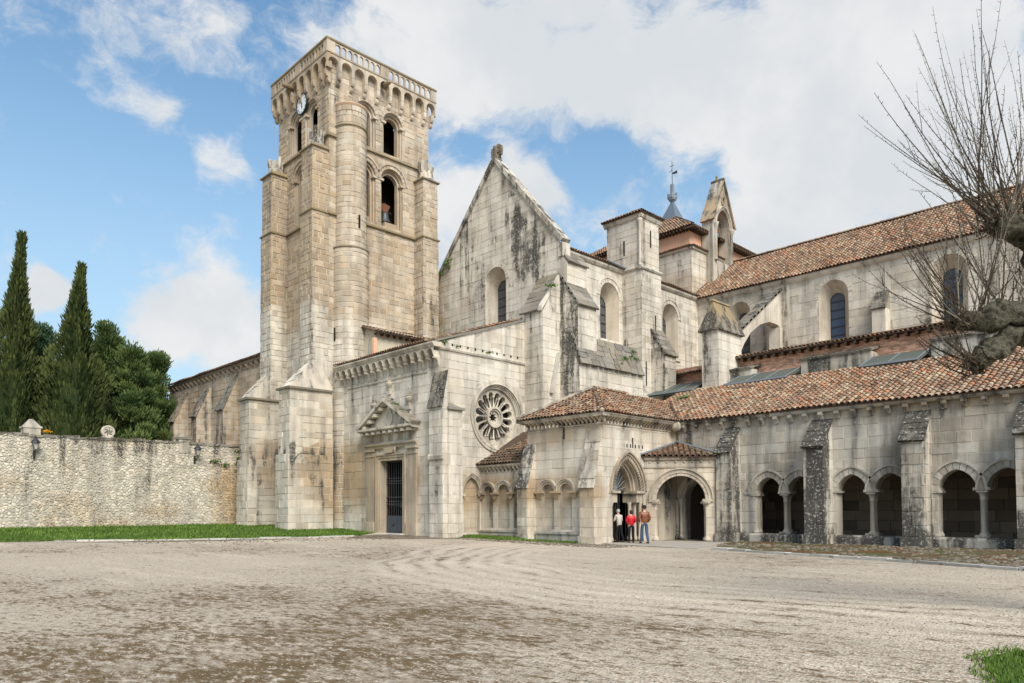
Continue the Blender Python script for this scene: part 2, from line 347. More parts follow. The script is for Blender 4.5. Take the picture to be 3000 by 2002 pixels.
# faces of the building: u runs along the wall, v is height, d is distance out of the wall
class FY:                                    # looks towards -Y, u = x
    def __init__(s, y): s.y = y; s.n = Vector((0, -1, 0))
    def p(s, u, v, d=0.0): return (u, s.y-d, v)
class FX:                                    # looks towards +X, u = y
    def __init__(s, x): s.x = x; s.n = Vector((1, 0, 0))
    def p(s, u, v, d=0.0): return (s.x+d, u, v)

class FG:                                    # any upright wall: origin, direction along it
    def __init__(s, o, u): s.o = Vector((o[0], o[1], 0)); s.u = Vector((u[0], u[1], 0)).normalized(); s.n = Vector((s.u.y, -s.u.x, 0))
    def p(s, u, v, d=0.0): q = s.o+s.u*u+s.n*d; return (q.x, q.y, v)

def clip(poly, a, b, c):                     # keep a*u+b*v+c >= 0
    out = []; n = len(poly)
    for i in range(n):
        p, q = poly[i], poly[(i+1) % n]; dp = a*p[0]+b*p[1]+c; dq = a*q[0]+b*q[1]+c
        if dp >= 0: out.append(p)
        if (dp > 0 and dq < 0) or (dp < 0 and dq > 0):
            t = dp/(dp-dq); out.append((p[0]+(q[0]-p[0])*t, p[1]+(q[1]-p[1])*t))
    return out
def area(p): return 0.5*sum(p[i][0]*p[(i+1) % len(p)][1]-p[(i+1) % len(p)][0]*p[i][1] for i in range(len(p))) if len(p) > 2 else 0.0
def ccw(p): return p if area(p) > 0 else p[::-1]
def edges(poly):
    for i in range(len(poly)):
        p, q = poly[i], poly[(i+1) % len(poly)]; a, b = -(q[1]-p[1]), q[0]-p[0]
        yield a, b, -(a*p[0]+b*p[1])
def inter(poly, conv):
    for a, b, c in edges(conv):
        if len(poly) < 3: return []
        poly = clip(poly, a, b, c)
    return poly
def minus(poly, hole):
    hb = (min(p[0] for p in hole), max(p[0] for p in hole), min(p[1] for p in hole), max(p[1] for p in hole))
    if max(p[0] for p in poly) <= hb[0] or min(p[0] for p in poly) >= hb[1] or max(p[1] for p in poly) <= hb[2] or min(p[1] for p in poly) >= hb[3]: return [poly]
    it = inter(poly, hole)
    if len(it) < 3 or abs(area(it)) < 1e-5: return [poly]
    res = []; rest = poly
    for a, b, c in edges(hole):
        o = clip(rest, -a, -b, -c)
        if len(o) > 2 and abs(area(o)) > 1e-5: res.append(o)
        rest = clip(rest, a, b, c)
    return res
def rect(u0, u1, v0, v1): return [(u0, v0), (u1, v0), (u1, v1), (u0, v1)]
def arch(cx, zs, hw, kind='round', n=12, off=0.0, p=0.45):
    """points from the left springing over the crown to the right springing"""
    if kind == 'round': return [(cx-(hw+off)*cos(pi*i/n), zs+(hw+off)*sin(pi*i/n)) for i in range(n+1)]
    c = p*hw; R = hw+c+off; am = math.acos(c/R); h = n//2
    L = [(cx+c-R*cos(am*i/h), zs+R*sin(am*i/h)) for i in range(h+1)]
    return L+[(2*cx-u, v) for u, v in L[:-1][::-1]]
def opening(cx, z0, zs, hw, kind='round', off=0.0, p=0.45, n=12):
    return [(cx-hw-off, z0), (cx+hw+off, z0)]+arch(cx, zs, hw, kind, n, off, p)[::-1] if z0 < zs else arch(cx, zs, hw, kind, n, off, p)[::-1]

_courses = {}
def courses(ch, seed):
    k = (ch, seed)
    if k not in _courses:
        r = random.Random(seed); z = -0.6; L = [z]
        while z < 36: z += ch*r.choice((0.8, 0.92, 1.0, 1.05, 1.18)); L.append(z)
        _courses[k] = L
    return _courses[k]
class Pieces:
    """separate stones / tiles of one thing: the largest in view become parts, the rest one joined part"""
    def __init__(s): s.L = []
    def add(s, verts, faces, score, rnd=None):
        s.L.append((score, verts, faces, random.random() if rnd is None else rnd, [TONE[0](v) for v in verts]))
    def emit(s, name, many, mat, parent, n=300):
        s.L.sort(key=lambda q: -q[0]); rest = MB()
        for i, (sc, V, F, r, TD) in enumerate(s.L):
            if i < n and sc > 0:
                me = bpy.data.meshes.new(name); me.from_pydata(V, [], F); me.materials.append(M[mat])
                for nm, val in (('rnd', [r]*len(V)), ('tone', [q[0] for q in TD]), ('dirt', [q[1] for q in TD])):
                    me.attributes.new(nm, 'FLOAT', 'POINT').data.foreach_set('value', val)
                obj(name, me, parent)
            else:
                b = len(rest.v); rest.v += V; rest.f += [tuple(k+b for k in f) for f in F]; rest.a += [(r, a, d) for a, d in TD]
        if rest.v: rest.build(many, mat, parent, kind='stuff')
def score_of(p, n, ar):
    d = Vector(p)-EYE; L2 = d.length_squared
    return max(0.0, -d.normalized().dot(n))*ar/L2*1e4*inview(p)

def ashlar(face, polys, holes, core, pieces, ch=0.36, bw=0.62, joint=0.025, proud=0.022, seed=1, wild=0.35):
    """mortar sheet plus coursed stones standing proud of it"""
    polys = [ccw(p) for p in (polys if isinstance(polys[0][0], (tuple, list)) else [polys])]; holes = [ccw(h) for h in holes]
    for P in polys:
        parts = [P]
        for h in holes: parts = [q for x in parts for q in minus(x, h)]
        for q in parts:
            a0, a1, b0, b1 = min(p[0] for p in q), max(p[0] for p in q), min(p[1] for p in q), max(p[1] for p in q); nu, nv = max(1, int((a1-a0)/0.9)), max(1, int((b1-b0)/0.9))
            for iu in range(nu):
                for iv in range(nv):
                    c = inter(rect(a0+(a1-a0)*iu/nu, a0+(a1-a0)*(iu+1)/nu, b0+(b1-b0)*iv/nv, b0+(b1-b0)*(iv+1)/nv), ccw(q)) if nu*nv > 1 else q
                    if len(c) > 2: core.poly([face.p(u, v, 0.0) for u, v in c], 0.5)
        if pieces is None: continue
        v0, v1 = min(p[1] for p in P), max(p[1] for p in P); u0, u1 = min(p[0] for p in P), max(p[0] for p in P)
        cs = courses(ch, seed); rr = random.Random(hash((seed, round(u0, 2), round(v0, 2))) & 0xffff)
        for k in range(len(cs)-1):
            a, b = cs[k], cs[k+1]
            if b <= v0+0.04 or a >= v1-0.04: continue
            u = u0-rr.random()*bw
            while u < u1:
                wdt = bw*rr.uniform(0.55, 1.45); j = joint/2
                cell = inter(rect(u+j, u+wdt-j, a+j, b-j), P); u += wdt
                if len(cell) < 3 or abs(area(cell)) < 0.006: continue
                ps = [cell]
                for h in holes: ps = [q for x in ps for q in minus(x, h)]
                V = []; F = []; tot = 0.0; d = proud*rr.uniform(1-wild*1.6, 1+wild); cu = cv = 0.0
                for q in ps:
                    A = abs(area(q))
                    if A < 0.003: continue
                    q = ccw(q); n = len(q); mu = sum(p[0] for p in q)/n; mv = sum(p[1] for p in q)/n; e = 0.012; B = len(V)
                    V += [face.p(x, y, -0.002) for x, y in q]
                    for x, y in q:
                        L = hypot(x-mu, y-mv) or 1; V.append(face.p(x-(x-mu)/L*e, y-(y-mv)/L*e, d+rr.uniform(-0.004, 0.004)))
                    F.append(tuple(B+n+i for i in range(n))); F += [(B+i, B+(i+1) % n, B+n+(i+1) % n, B+n+i) for i in range(n)]
                    tot += A; cu += mu*A; cv += mv*A
                if V: pieces.add(V, F, score_of(face.p(cu/tot, cv/tot, 0), face.n, tot), rr.random())

def reveal(mb, face, pts, d0, d1, rnd=None):
    """strip running into the wall along an outline (pts left-to-right over the crown)"""
    n = len(pts); V = [face.p(u, v, d0) for u, v in pts]+[face.p(u, v, d1) for u, v in pts]
    mb.add(V, [(i, i+1, n+i+1, n+i) for i in range(n-1)], rnd)
def band(mb, face, inner, outer, d0, d1, rnd=None):
    """solid moulded band between two outlines with equal point counts"""
    n = len(inner)
    V = [face.p(u, v, d1) for u, v in inner]+[face.p(u, v, d1) for u, v in outer]+[face.p(u, v, d0) for u, v in inner]+[face.p(u, v, d0) for u, v in outer]
    F = []
    for i in range(n-1):
        F += [(i, i+1, n+i+1, n+i), (2*n+i, i, n+i, 3*n+i)[::-1] if False else (n+i, n+i+1, 3*n+i+1, 3*n+i), (i+1, i, 2*n+i, 2*n+i+1)]
    F += [(0, n, 3*n, 2*n), (n-1, 2*n-1, 4*n-1, 3*n-1)[::-1]]
    mb.add(V, F, rnd)
def voussoirs(parent, face, cx, zs, hw, wd, kind, cnt, d0, d1, p=0.45, mat='stone', gap=0.012):
    """ring of separate arch stones"""
    N = cnt*3 if kind == 'round' else cnt*4
    if N % 2: N += 1
    A = arch(cx, zs, hw, kind, N, 0, p); B = arch(cx, zs, hw, kind, N, wd, p); per = N/cnt
    for k in range(cnt):
        i0, i1 = int(round(k*per)), int(round((k+1)*per)); b = MB()
        ia = [A[i] for i in range(i0, i1+1)]; ob = [B[i] for i in range(i0, i1+1)]
        g = lambda L, e: [(L[0][0]+(L[1][0]-L[0][0])*e, L[0][1]+(L[1][1]-L[0][1])*e)]+L[1:-1]+[(L[-1][0]+(L[-2][0]-L[-1][0])*e, L[-1][1]+(L[-2][1]-L[-1][1])*e)]
        e = min(0.3, gap/max(1e-3, hypot(ia[1][0]-ia[0][0], ia[1][1]-ia[0][1])))
        band(b, face, g(ia, e), g(ob, e), d0, d1+random.uniform(-0.006, 0.006)); b.build('voussoir', mat, parent)
def leaded_window(parent, face, cx, z0, zs, hw, depth, mat='glass', kind='round', rows=6):
    wn = MB(); O = opening(cx, z0, zs, hw, kind); a = arch(cx, zs, hw, kind); i_ = arch(cx, zs, hw-0.04, kind)
    band(wn, face, [(cx-hw+0.04, z0)]+i_+[(cx+hw-0.04, z0)], [(cx-hw, z0)]+a+[(cx+hw, z0)], -depth-0.06, -depth+0.02)
    top = zs+hw*(1.0 if kind == 'round' else 1.2); hh = (top-z0)/rows
    for k in range(1, rows): z = z0+k*hh; q = inter(rect(cx-hw, cx+hw, z-0.035, z+0.035), ccw(O)); wn.prism([face.p(u, v, -depth-0.02) for u, v in q], face.n*0.05) if len(q) > 2 else None
    wo = wn.build('window', 'iron', parent)
    for k in range(rows):
        q = inter(rect(cx-hw+0.02, cx+hw-0.02, z0+k*hh+0.02, z0+(k+1)*hh-0.02), ccw(O))
        if len(q) > 2:
            b = MB(); b.poly([face.p(u, v, -depth+random.uniform(-0.006, 0.006)) for u, v in q]); b.build('pane', mat, wo)
def splayed(parent, core, face, cx, z0, zs, hw, dep, ihw, iz0, izs, mat='stone', gmat='glass', cnt=13, rows=6, hood=0.0, sill=True, wd=0.28, kind='round'):
    """arched window: ring of stones, splayed jambs running back to leaded panes"""
    voussoirs(parent, face, cx, zs, hw, wd, kind, cnt, 0.001, 0.035, mat=mat)
    oo = [(cx-hw, z0)]+arch(cx, zs, hw, kind)+[(cx+hw, z0)]; ii = [(cx-ihw, iz0)]+arch(cx, izs, ihw, kind)+[(cx+ihw, iz0)]
    j = MB(); n = len(oo); TONE_s = TONE[0]; TONE[0] = lambda p: (0.45, 0.0)
    for k in range(n-1):
        r = random.random(); q = [face.p(*oo[k], 0.0), face.p(*oo[k+1], 0.0), face.p(*ii[k+1], -dep), face.p(*ii[k], -dep)]; j.add(q, [(0, 1, 2, 3)], r)
    j.poly([face.p(*oo[0]), face.p(*oo[-1]), face.p(*ii[-1], -dep), face.p(*ii[0], -dep)])
    j.build('jamb', mat, parent); TONE[0] = TONE_s
    leaded_window(parent, face, cx, iz0, izs, ihw, dep, gmat, kind, rows)
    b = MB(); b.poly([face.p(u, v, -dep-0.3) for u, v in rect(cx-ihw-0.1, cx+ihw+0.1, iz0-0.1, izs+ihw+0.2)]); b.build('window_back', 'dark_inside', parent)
    if sill: b = MB(); b.prism([face.p(u, z0-0.14+v, -0.02) for u, v in rect(cx-hw-0.15, cx+hw+0.15, 0, 0.14)], face.n*0.14); b.build('sill', mat, parent)
    if hood: b = MB(); band(b, face, arch(cx, zs, hw, kind, 12, wd), arch(cx, zs, hw, kind, 12, wd+0.1), -0.02, hood); b.build('hood_mould', mat, parent)
def strip(parent, name, mat, face, u0, u1, prof):
    """moulding: profile of (d, z) run along the wall"""
    b = MB(); n = len(prof); L = max(1, int(abs(u1-u0)/1.1)); V = []; F = []
    for i in range(L+1):
        u = u0+(u1-u0)*i/L; V += [face.p(u, z, d) for d, z in prof]
    for i in range(L): F += [(i*n+k, (i+1)*n+k, (i+1)*n+(k+1) % n, i*n+(k+1) % n) for k in range(n)]
    F += [tuple(range(n)), tuple(range(L*n, L*n+n))[::-1]]; b.add(V, F); return b.build(name, mat, parent)
def bracket(parent, name, mat, face, u, wdt, prof):
    b = MB(); R = [face.p(u-wdt/2, z, d) for d, z in prof]; off = Vector(face.p(u+wdt/2, 0, 0))-Vector(face.p(u-wdt/2, 0, 0)); b.prism(R, off); return b.build(name, mat, parent)
def slope_cap(parent, A, B, C_, D, rows=4, th=0.13, cols=3, mat='lichen', name='coping_stone', n_s=None):
    """rough weathering stones laid on a slope; A,B lower edge, C,D upper edge (C above B)"""
    A, B, C_, D = map(Vector, (A, B, C_, D)); nn = (B-A).cross(D-A).normalized()
    if nn.z < 0: nn = -nn
    for r in range(rows):
        us = [0]+[(c+random.uniform(-.32, .32))/cols for c in range(1, cols)]+[1]
        for c in range(cols):
            s0, s1 = r/rows-0.02, (r+1)/rows+0.03; e = 0.006
            q = [A.lerp(B, u).lerp(D.lerp(C_, u), s) for u, s in ((us[c]+e, s0), (us[c+1]-e, s0), (us[c+1]-e, s1), (us[c]+e, s1))]
            lift = random.uniform(-0.01, 0.025); h = [lift, lift, -0.01, -0.01]
            b = MB(); low = [p-nn*0.03 for p in q]; top = [p+nn*(th*0.6+h[i]+random.uniform(-0.02, 0.02)) for i, p in enumerate(q)]
            b.add(low+top, [(3, 2, 1, 0), (4, 5, 6, 7), (0, 1, 5, 4), (1, 2, 6, 5), (2, 3, 7, 6), (3, 0, 4, 7)]); b.build(name, mat, parent)

def tile_roof(parent, O, E, S, poly, pitch=0.235, expo=0.34, name='roof', under='roof_under', n_ind=300, rows=None, dirty=0.2, gap=0.0, ragged=0.012, score=True):
    """barrel tiles: E along the eaves, S up the slope; poly in (e, s)"""
    O, E, S = Vector(O), Vector(E).normalized(), Vector(S).normalized(); Nn = E.cross(S).normalized()
    if Nn.z < 0: Nn = -Nn
    P = lambda e, s, h: O+E*e+S*s+Nn*(h+0.10*(vnoise(e*0.45, s*0.5, 0, int(abs(O.x)*3))-0.5))
    poly = ccw(poly); b = MB(); th = 0.05; n = len(poly)
    V = [P(e, s, -0.03) for e, s in poly]+[P(e, s, -0.03-th) for e, s in poly]
    b.add(V, [tuple(range(n)), tuple(range(n, 2*n))[::-1]]+[(i, n+i, n+(i+1) % n, (i+1) % n) for i in range(n)])
    root = b.build(name, under, parent)
    e0, e1 = min(p[0] for p in poly), max(p[0] for p in poly); s0, s1 = min(p[1] for p in poly), max(p[1] for p in poly)
    pc = Pieces(); ts = TONE[0]; TONE[0] = lambda p: (0.0, dirty)
    nr = int((s1-s0)/expo)+1; ncol = int((e1-e0)/pitch)
    for c in range(ncol+1):
        e = e0+(c+0.5)*pitch
        for r in range(nr if rows is None else min(nr, rows)):
            s = s0+r*expo-0.05; mid = (e, s+expo*0.5)
            if any(a*mid[0]+bb*mid[1]+cc < 0 for a, bb, cc in edges(poly)): continue
            de = random.uniform(-ragged, ragged); h0 = 0.030+random.uniform(0, ragged*1.2); w0, w1 = 0.105, 0.085; L = expo+0.09
            tw = random.uniform(-ragged, ragged)*1.5; V = []
            for k, (ww, ss, hh) in enumerate(((w0, s, h0), (w1, s+L, 0.0))):
                for q in range(5):
                    an = pi*q/4; V.append(P(e+de+(tw if k else 0)-ww*cos(an), ss, hh+ww*0.82*sin(an)-0.02))
            for q in range(5):
                an = pi*q/4; V.append(P(e+de-(w0-0.018)*cos(an), s, h0+(w0-0.018)*0.82*sin(an)-0.02))
            F = [(q, q+1, 5+q+1, 5+q) for q in range(4)]+[(q, 10+q, 10+q+1, q+1) for q in range(4)]
            pc.add([tuple(v) for v in V], F, score_of(P(e, s, 0.05), (Nn+Vector((0, 0, 0.0))).normalized(), 0.06)+1e-6*inview(P(e, s, 0.05)))
    pc.emit('roof_tile', 'roof_tiles', 'tile', root, n_ind); TONE[0] = ts; return root
def ridge_tiles(root, A, B, r=0.13, L=0.42, lift=0.03):
    A, B = Vector(A), Vector(B); d = (B-A); n = max(1, int(d.length/L)); d.normalize()
    side = d.cross(Vector((0, 0, 1))).normalized(); up = side.cross(d).normalized()
    ts = TONE[0]; TONE[0] = lambda p: (0, 0.3)
    for i in range(n):
        b = MB(); V = []
        for k, (t_, rr, h) in enumerate(((i*L, r, lift+0.02), ((i+1)*L+0.06, r*0.86, lift))):
            for q in range(7): an = pi*q/6; V.append(A+d*t_+side*(-rr*cos(an))+up*(rr*sin(an)*0.9+h-0.02))
        b.add(V, [(q, q+1, 8+q, 7+q) for q in range(6)]); b.build('ridge_tile', 'tile', root)
    TONE[0] = ts
def plain(parent, name, mat, quads):
    b = MB()
    for q in quads: b.poly(q)
    return b.build(name, mat, parent)
def weeds(parent, pts, n=14, s=0.28, name='weed_tuft'):
    for (x, y, z) in pts:
        b = MB()
        for i in range(n):
            a = random.uniform(0, 2*pi); l = s*random.uniform(0.5, 1.2); o = Vector((random.gauss(0, s*0.5), random.gauss(0, s*0.5), 0)); d = Vector((cos(a)*0.6, sin(a)*0.6, random.uniform(0.2, 1.0))).normalized(); q = d.orthogonal().normalized()*l*0.28
            p = Vector((x, y, z))+o; b.add([p-q, p+d*l*0.6+q*0.3, p+d*l, p+q], [(0, 1, 2, 3)])
        b.build(name, 'weed', parent)
def vnoise(x, y, z=0, seed=0):
    def h(i, j, k): 
        n = (i*374761393+j*668265263+k*2147483647+seed*974711) & 0xffffffff; n = ((n ^ (n >> 13))*1274126177) & 0xffffffff; return ((n ^ (n >> 16)) & 0xffff)/65535.0
    i, j, k = floor(x), floor(y), floor(z); fx, fy, fz = x-i, y-j, z-k; s = lambda t: t*t*(3-2*t); fx, fy, fz = s(fx), s(fy), s(fz)
    L = lambda a, b, t: a+(b-a)*t
    return L(L(L(h(i, j, k), h(i+1, j, k), fx), L(h(i, j+1, k), h(i+1, j+1, k), fx), fy), L(L(h(i, j, k+1), h(i+1, j, k+1), fx), L(h(i, j+1, k+1), h(i+1, j+1, k+1), fx), fy), fz)
def sm(a, b, x): t = max(0.0, min(1.0, (x-a)/(b-a))); return t*t*(3-2*t)
# ------------------------------------------------------------------ ground
def zg(x):
    K = ((-200, 0.70), (-49, 0.69), (-46, 0.64), (-41, 0.52), (-38, 0.33), (-31, 0.17), (-22, 0.0), (300, 0.0))
    for (a, za), (b, zb) in zip(K, K[1:]):
        if a <= x <= b: return za+(zb-za)*(x-a)/(b-a)
    return 0.0
def sheet(name, mat, poly, dz, nx=60, ny=60, kind='structure', clipto=True):
    """ground sheet inside a convex outline, following the lie of the land"""
    poly = ccw(poly); u0, u1 = min(p[0] for p in poly), max(p[0] for p in poly); v0, v1 = min(p[1] for p in poly), max(p[1] for p in poly)
    b = MB(); xs = sorted(set([u0+(u1-u0)*i/nx for i in range(nx+1)]+[k for k in (-49, -46, -41, -38, -31, -22) if u0 < k < u1]))
    for a, c in zip(xs, xs[1:]):
        for j in range(ny):
            q = inter(rect(a, c, v0+(v1-v0)*j/ny, v0+(v1-v0)*(j+1)/ny), poly)
            if len(q) > 2: b.add([(x, y, zg(x)+dz) for x, y in q], [tuple(range(len(q)))], 0.5, (0, 0))
    o = b.build(name, mat); bm = bmesh.new(); bm.from_mesh(o.data); bmesh.ops.remove_doubles(bm, verts=bm.verts, dist=0.0005); bm.to_mesh(o.data); bm.free()
    o['kind'] = kind; return o
sheet('ground', 'gravel', rect(-400, 300, -300, 400), 0.0, 40, 40)
LAWN = [[(-49.6, -14), (-40.4, -8), (-37.8, 6.4), (-35.1, 13.3), (-49.6, 13.3)], [(-49.6, 13.3), (-35.1, 13.3), (-33.9, 19.5), (-34.3, 22.0), (-36.6, 24.65), (-49.6, 24.65)]]
for k, P in enumerate(LAWN): sheet('lawn', 'grass_soil', P, 0.012 if k == 0 else 0.012, 10, 8)
NICHE_LAWN = [(-30.6, 25.2), (-22.7, 26.2), (-22.3, 27.4), (-27.6, 28.1), (-31.0, 28.1), (-31.0, 25.7)]
sheet('lawn_verge', 'grass_soil', NICHE_LAWN, 0.014, 6, 4)
CORNER = [(-2.2, 9.3), (-1.8, 7.8), (0.6, 5.6), (4, 7), (4, 13), (0.0, 12.6), (-1.75, 10.75)]
sheet('lawn_corner', 'grass_soil', [(-2.2, 9.3), (-1.75, 8.0), (0.65, 5.6), (4, 7), (4, 12.4), (-.2, 12.2), (-1.85, 10.6)], 0.012, 8, 8)
sheet('soil_edge', 'dirt_strip', [(-37.8, 6.4), (-35.1, 13.3), (-33.9, 19.5), (-32.9, 19.4), (-34.0, 13.0), (-36.9, 6.0)], 0.006, 4, 8)
sheet('soil_edge', 'dirt_strip', [(-33.9, 19.5), (-34.3, 22.0), (-36.6, 24.65), (-29.5, 25.3), (-28.5, 24.6), (-31.0, 21.6), (-32.9, 19.4)], 0.007, 4, 4)
sheet('soil_edge', 'dirt_strip', [(-30.6, 25.2), (-22.7, 26.2), (-21.9, 26.9), (-20.5, 26.7), (-22.0, 25.4), (-28.7, 24.4)], 0.005, 4, 4)
STRIP = [(-15.4, 26.2), (-11.8, 25.0), (-8.1, 24.0), (-4.5, 22.75), (6, 19.0), (6, 34.2), (-18.2, 34.2), (-17.6, 31.0)]
sheet('verge', 'moss_strip', STRIP, 0.03, 12, 12)

def inpoly(x, y, P):
    c = False; n = len(P)
    for i in range(n):
        (x0, y0), (x1, y1) = P[i], P[(i+1) % n]
        if (y0 > y) != (y1 > y) and x < (x1-x0)*(y-y0)/(y1-y0)+x0: c = not c
    return c
def blades(name, label, polys, count, h, wd, mat='grass_blade', edge=0.0):
    b = MB(); bb = [(min(p[0] for p in P), max(p[0] for p in P), min(p[1] for p in P), max(p[1] for p in P)) for P in polys]
    ar = [(q[1]-q[0])*(q[3]-q[2]) for q in bb]; k = 0; td = (0, 0)
    while k < count:
        i = random.choices(range(len(polys)), ar)[0]; q = bb[i]; x, y = random.uniform(q[0], q[1]), random.uniform(q[2], q[3])
        if not inpoly(x, y, polys[i]): continue
        g = vnoise(x*0.9, y*0.9, 0, 3)
        k += 1; l = h*random.uniform(0.45, 1.2)*(0.6+0.8*g); a = random.uniform(0, 2*pi); ln = random.uniform(0, 0.6)*l; z = zg(x)+0.005
        dx, dy = cos(a)*wd/2, sin(a)*wd/2; ox, oy = -sin(a)*ln, cos(a)*ln
        b.add([(x-dx, y-dy, z), (x+dx, y+dy, z), (x+ox+dx*0.5, y+oy+dy*0.5, z+l*0.6), (x+ox*1.6, y+oy*1.6, z+l)], [(0, 1, 2), (0, 2, 3)], min(1, max(0, g+random.uniform(-0.35, 0.35))), td)
    o = b.build(name, mat, kind='stuff'); o['label'] = label; o['category'] = 'grass'; return o
blades('grass', 'short green grass at the foot of the rubble wall and tower', LAWN, 26000, 0.11, 0.05)
blades('grass_verge', 'thin strip of grass below the blind arches', [NICHE_LAWN], 5000, 0.10, 0.04)
blades('grass_corner', 'bright green grass tuft at the edge of the gravel yard', [[(-2.35, 9.2), (-2.15, 8.9), (-2.15, 8.5), (-1.75, 7.7), (-1.2, 7.4), (0.6, 5.5), (4, 6.8), (4, 12.4), (0.0, 12.2), (-.9, 11.3), (-1.3, 11.2), (-1.7, 10.6), (-1.85, 10.5), (-2.2, 9.9)]], 30000, 0.06, 0.014)
b = MB()
for i in range(900):
    x, y = random.uniform(-48.5, -38), random.uniform(3, 20)
    if vnoise(x*0.35, y*0.35, 0, 9) < 0.45 or not inpoly(x, y, LAWN[0] if y < 13.3 else LAWN[1]): continue
    r = random.uniform(0.02, 0.04); z = zg(x)+0.10; b.add([(x-r, y-r, z), (x+r, y-r, z+0.01), (x+r, y+r, z+0.02), (x-r, y+r, z+0.01)], [(0, 1, 2, 3)])
o = b.build('daisies', 'daisy', kind='stuff'); o['label'] = 'white daisies dotted through the lawn'; o['category'] = 'flowers'

def kerb(name, label, pts, L, wd, h, dz=0.0):
    root = thing(name, label, 'kerb'); P = [Vector((*p, 0)) for p in pts]
    for a, c in zip(P, P[1:]):
        n = max(1, int((c-a).length/L)); d = (c-a).normalized(); s = Vector((-d.y, d.x, 0)); seg = (c-a).length/n
        for i in range(n):
            o = a+d*(i*seg+0.015); e = a+d*((i+1)*seg-0.015); hh = h*random.uniform(0.75, 1.25); sh = random.uniform(-0.03, 0.03); b = MB()
            q = [o+s*sh, e+s*sh, e+s*(wd+sh), o+s*(wd+sh)]; zb = [zg(p.x)-0.03 for p in q]; j = lambda: random.uniform(-0.02, 0.02)
            V = [(p.x, p.y, z) for p, z in zip(q, zb)]+[(p.x+j(), p.y+j(), z+0.03+hh+j()*0.6) for p, z in zip(q, zb)]
            b.add(V, [(4, 5, 6, 7), (0, 1, 5, 4), (1, 2, 6, 5), (2, 3, 7, 6), (3, 0, 4, 7)]); b.build('kerb_stone', 'kerb_stone', root)
    return root
kerb('lawn_kerb', 'low line of pale stones edging the lawn', [(-37.2, 8.2), (-35.1, 13.35), (-33.9, 19.5), (-34.2, 21.6)], 0.75, 0.22, 0.05)
kerb('verge_kerb', 'weathered stone kerb edging the mossy verge by the arcade', [(-15.4, 26.1), (-11.8, 24.95), (-8.1, 23.95), (-4.5, 22.7), (4, 19.6)], 0.8, 0.26, 0.09)
# flagstones before the porches
pth = obj('path', None); pth['kind'] = 'structure'
PATH = [(-21.9, 27.2), (-20.6, 26.7), (-15.45, 26.0), (-17.7, 31.0), (-17.9, 33.6), (-21.9, 33.6)]
sheet('path_bed', 'dirt_strip', PATH, 0.008, 4, 4)
y = 26.1
while y < 31.4:
    x = -21.85-random.random()*0.4; dy = random.uniform(0.45, 0.7)
    while x < -15.6:
        dx = random.uniform(0.6, 1.3); q = inter(rect(x+0.015, x+dx-0.015, y+0.015, y+dy-0.015), ccw([(-21.8, 27.3), (-20.6, 26.75), (-15.6, 26.05), (-17.7, 31.0), (-17.9, 31.6), (-21.8, 31.6)])); x += dx
        if len(q) > 2 and abs(area(q)) > 0.05:
            b = MB(); z = 0.028+random.uniform(-0.006, 0.008); n = len(q); b.add([(u, v, 0.0) for u, v in q]+[(u, v, z) for u, v in q], [tuple(range(n, 2*n))]+[(i, (i+1) % n, n+(i+1) % n, n+i) for i in range(n)]); b.build('paving_slab', 'paving', pth)
    y += dy
b = MB(); n = 0
while n < 5200:
    x = random.uniform(-18, 5); y = random.uniform(20, 33.3)
    if not inpoly(x, y, STRIP): continue
    de = sm(0.36, 0.62, vnoise(x*0.5, y*0.8, 0, 5))+(1.6 if (x > -10.5 and y < 26.4-0.3*(x+10)) else 0)
    n += 1
    if random.random() > 0.02+de*.45: continue
    r = random.uniform(0.045, 0.11); a = random.uniform(0, pi); z = 0.025; k = 5; V = []
    for ring, (rr, h) in enumerate(((1.0, 0.0), (0.75, r*0.45))): V += [(x+cos(a+2*pi*i/k)*r*rr*1.3, y+sin(a+2*pi*i/k)*r*rr, z+h) for i in range(k)]
    b.add(V, [(5, 6, 7, 8, 9)]+[(i, (i+1) % k, k+(i+1) % k, k+i) for i in range(k)])
o = b.build('cobbles', 'cobble', kind='stuff'); o['label'] = 'loose cobbles and rubble in the mossy verge'; o['category'] = 'cobbles'
b = MB()
for i in range(2600):
    k = random.random(); x, y = (random.uniform(-37, -29), random.uniform(10, 25)) if k < 0.45 else (random.uniform(-29, -19), random.uniform(24.3, 26.8))
    if inpoly(x, y, LAWN[0]) or inpoly(x, y, LAWN[1]) or inpoly(x, y, NICHE_LAWN): continue
    if k < 0.45 and not (-35.6+0.20*(y-13) < x < -32.6+0.28*(y-13)): continue
    r = random.uniform(0.02, 0.06); z = zg(x); a = random.random()*3
    V = [(x+cos(a+2*pi*q/5)*r*1.3, y+sin(a+2*pi*q/5)*r, z) for q in range(5)]+[(x+cos(a+2*pi*q/5)*r*0.8, y+sin(a+2*pi*q/5)*r*0.7, z+r*0.5) for q in range(5)]
    b.add(V, [(5, 6, 7, 8, 9)]+[(i_, (i_+1) % 5, 5+(i_+1) % 5, 5+i_) for i_ in range(5)])
o = b.build('pebbles', 'cobble', kind='stuff'); o['label'] = 'brown pebbles along the edge of the yard'; o['category'] = 'pebbles'

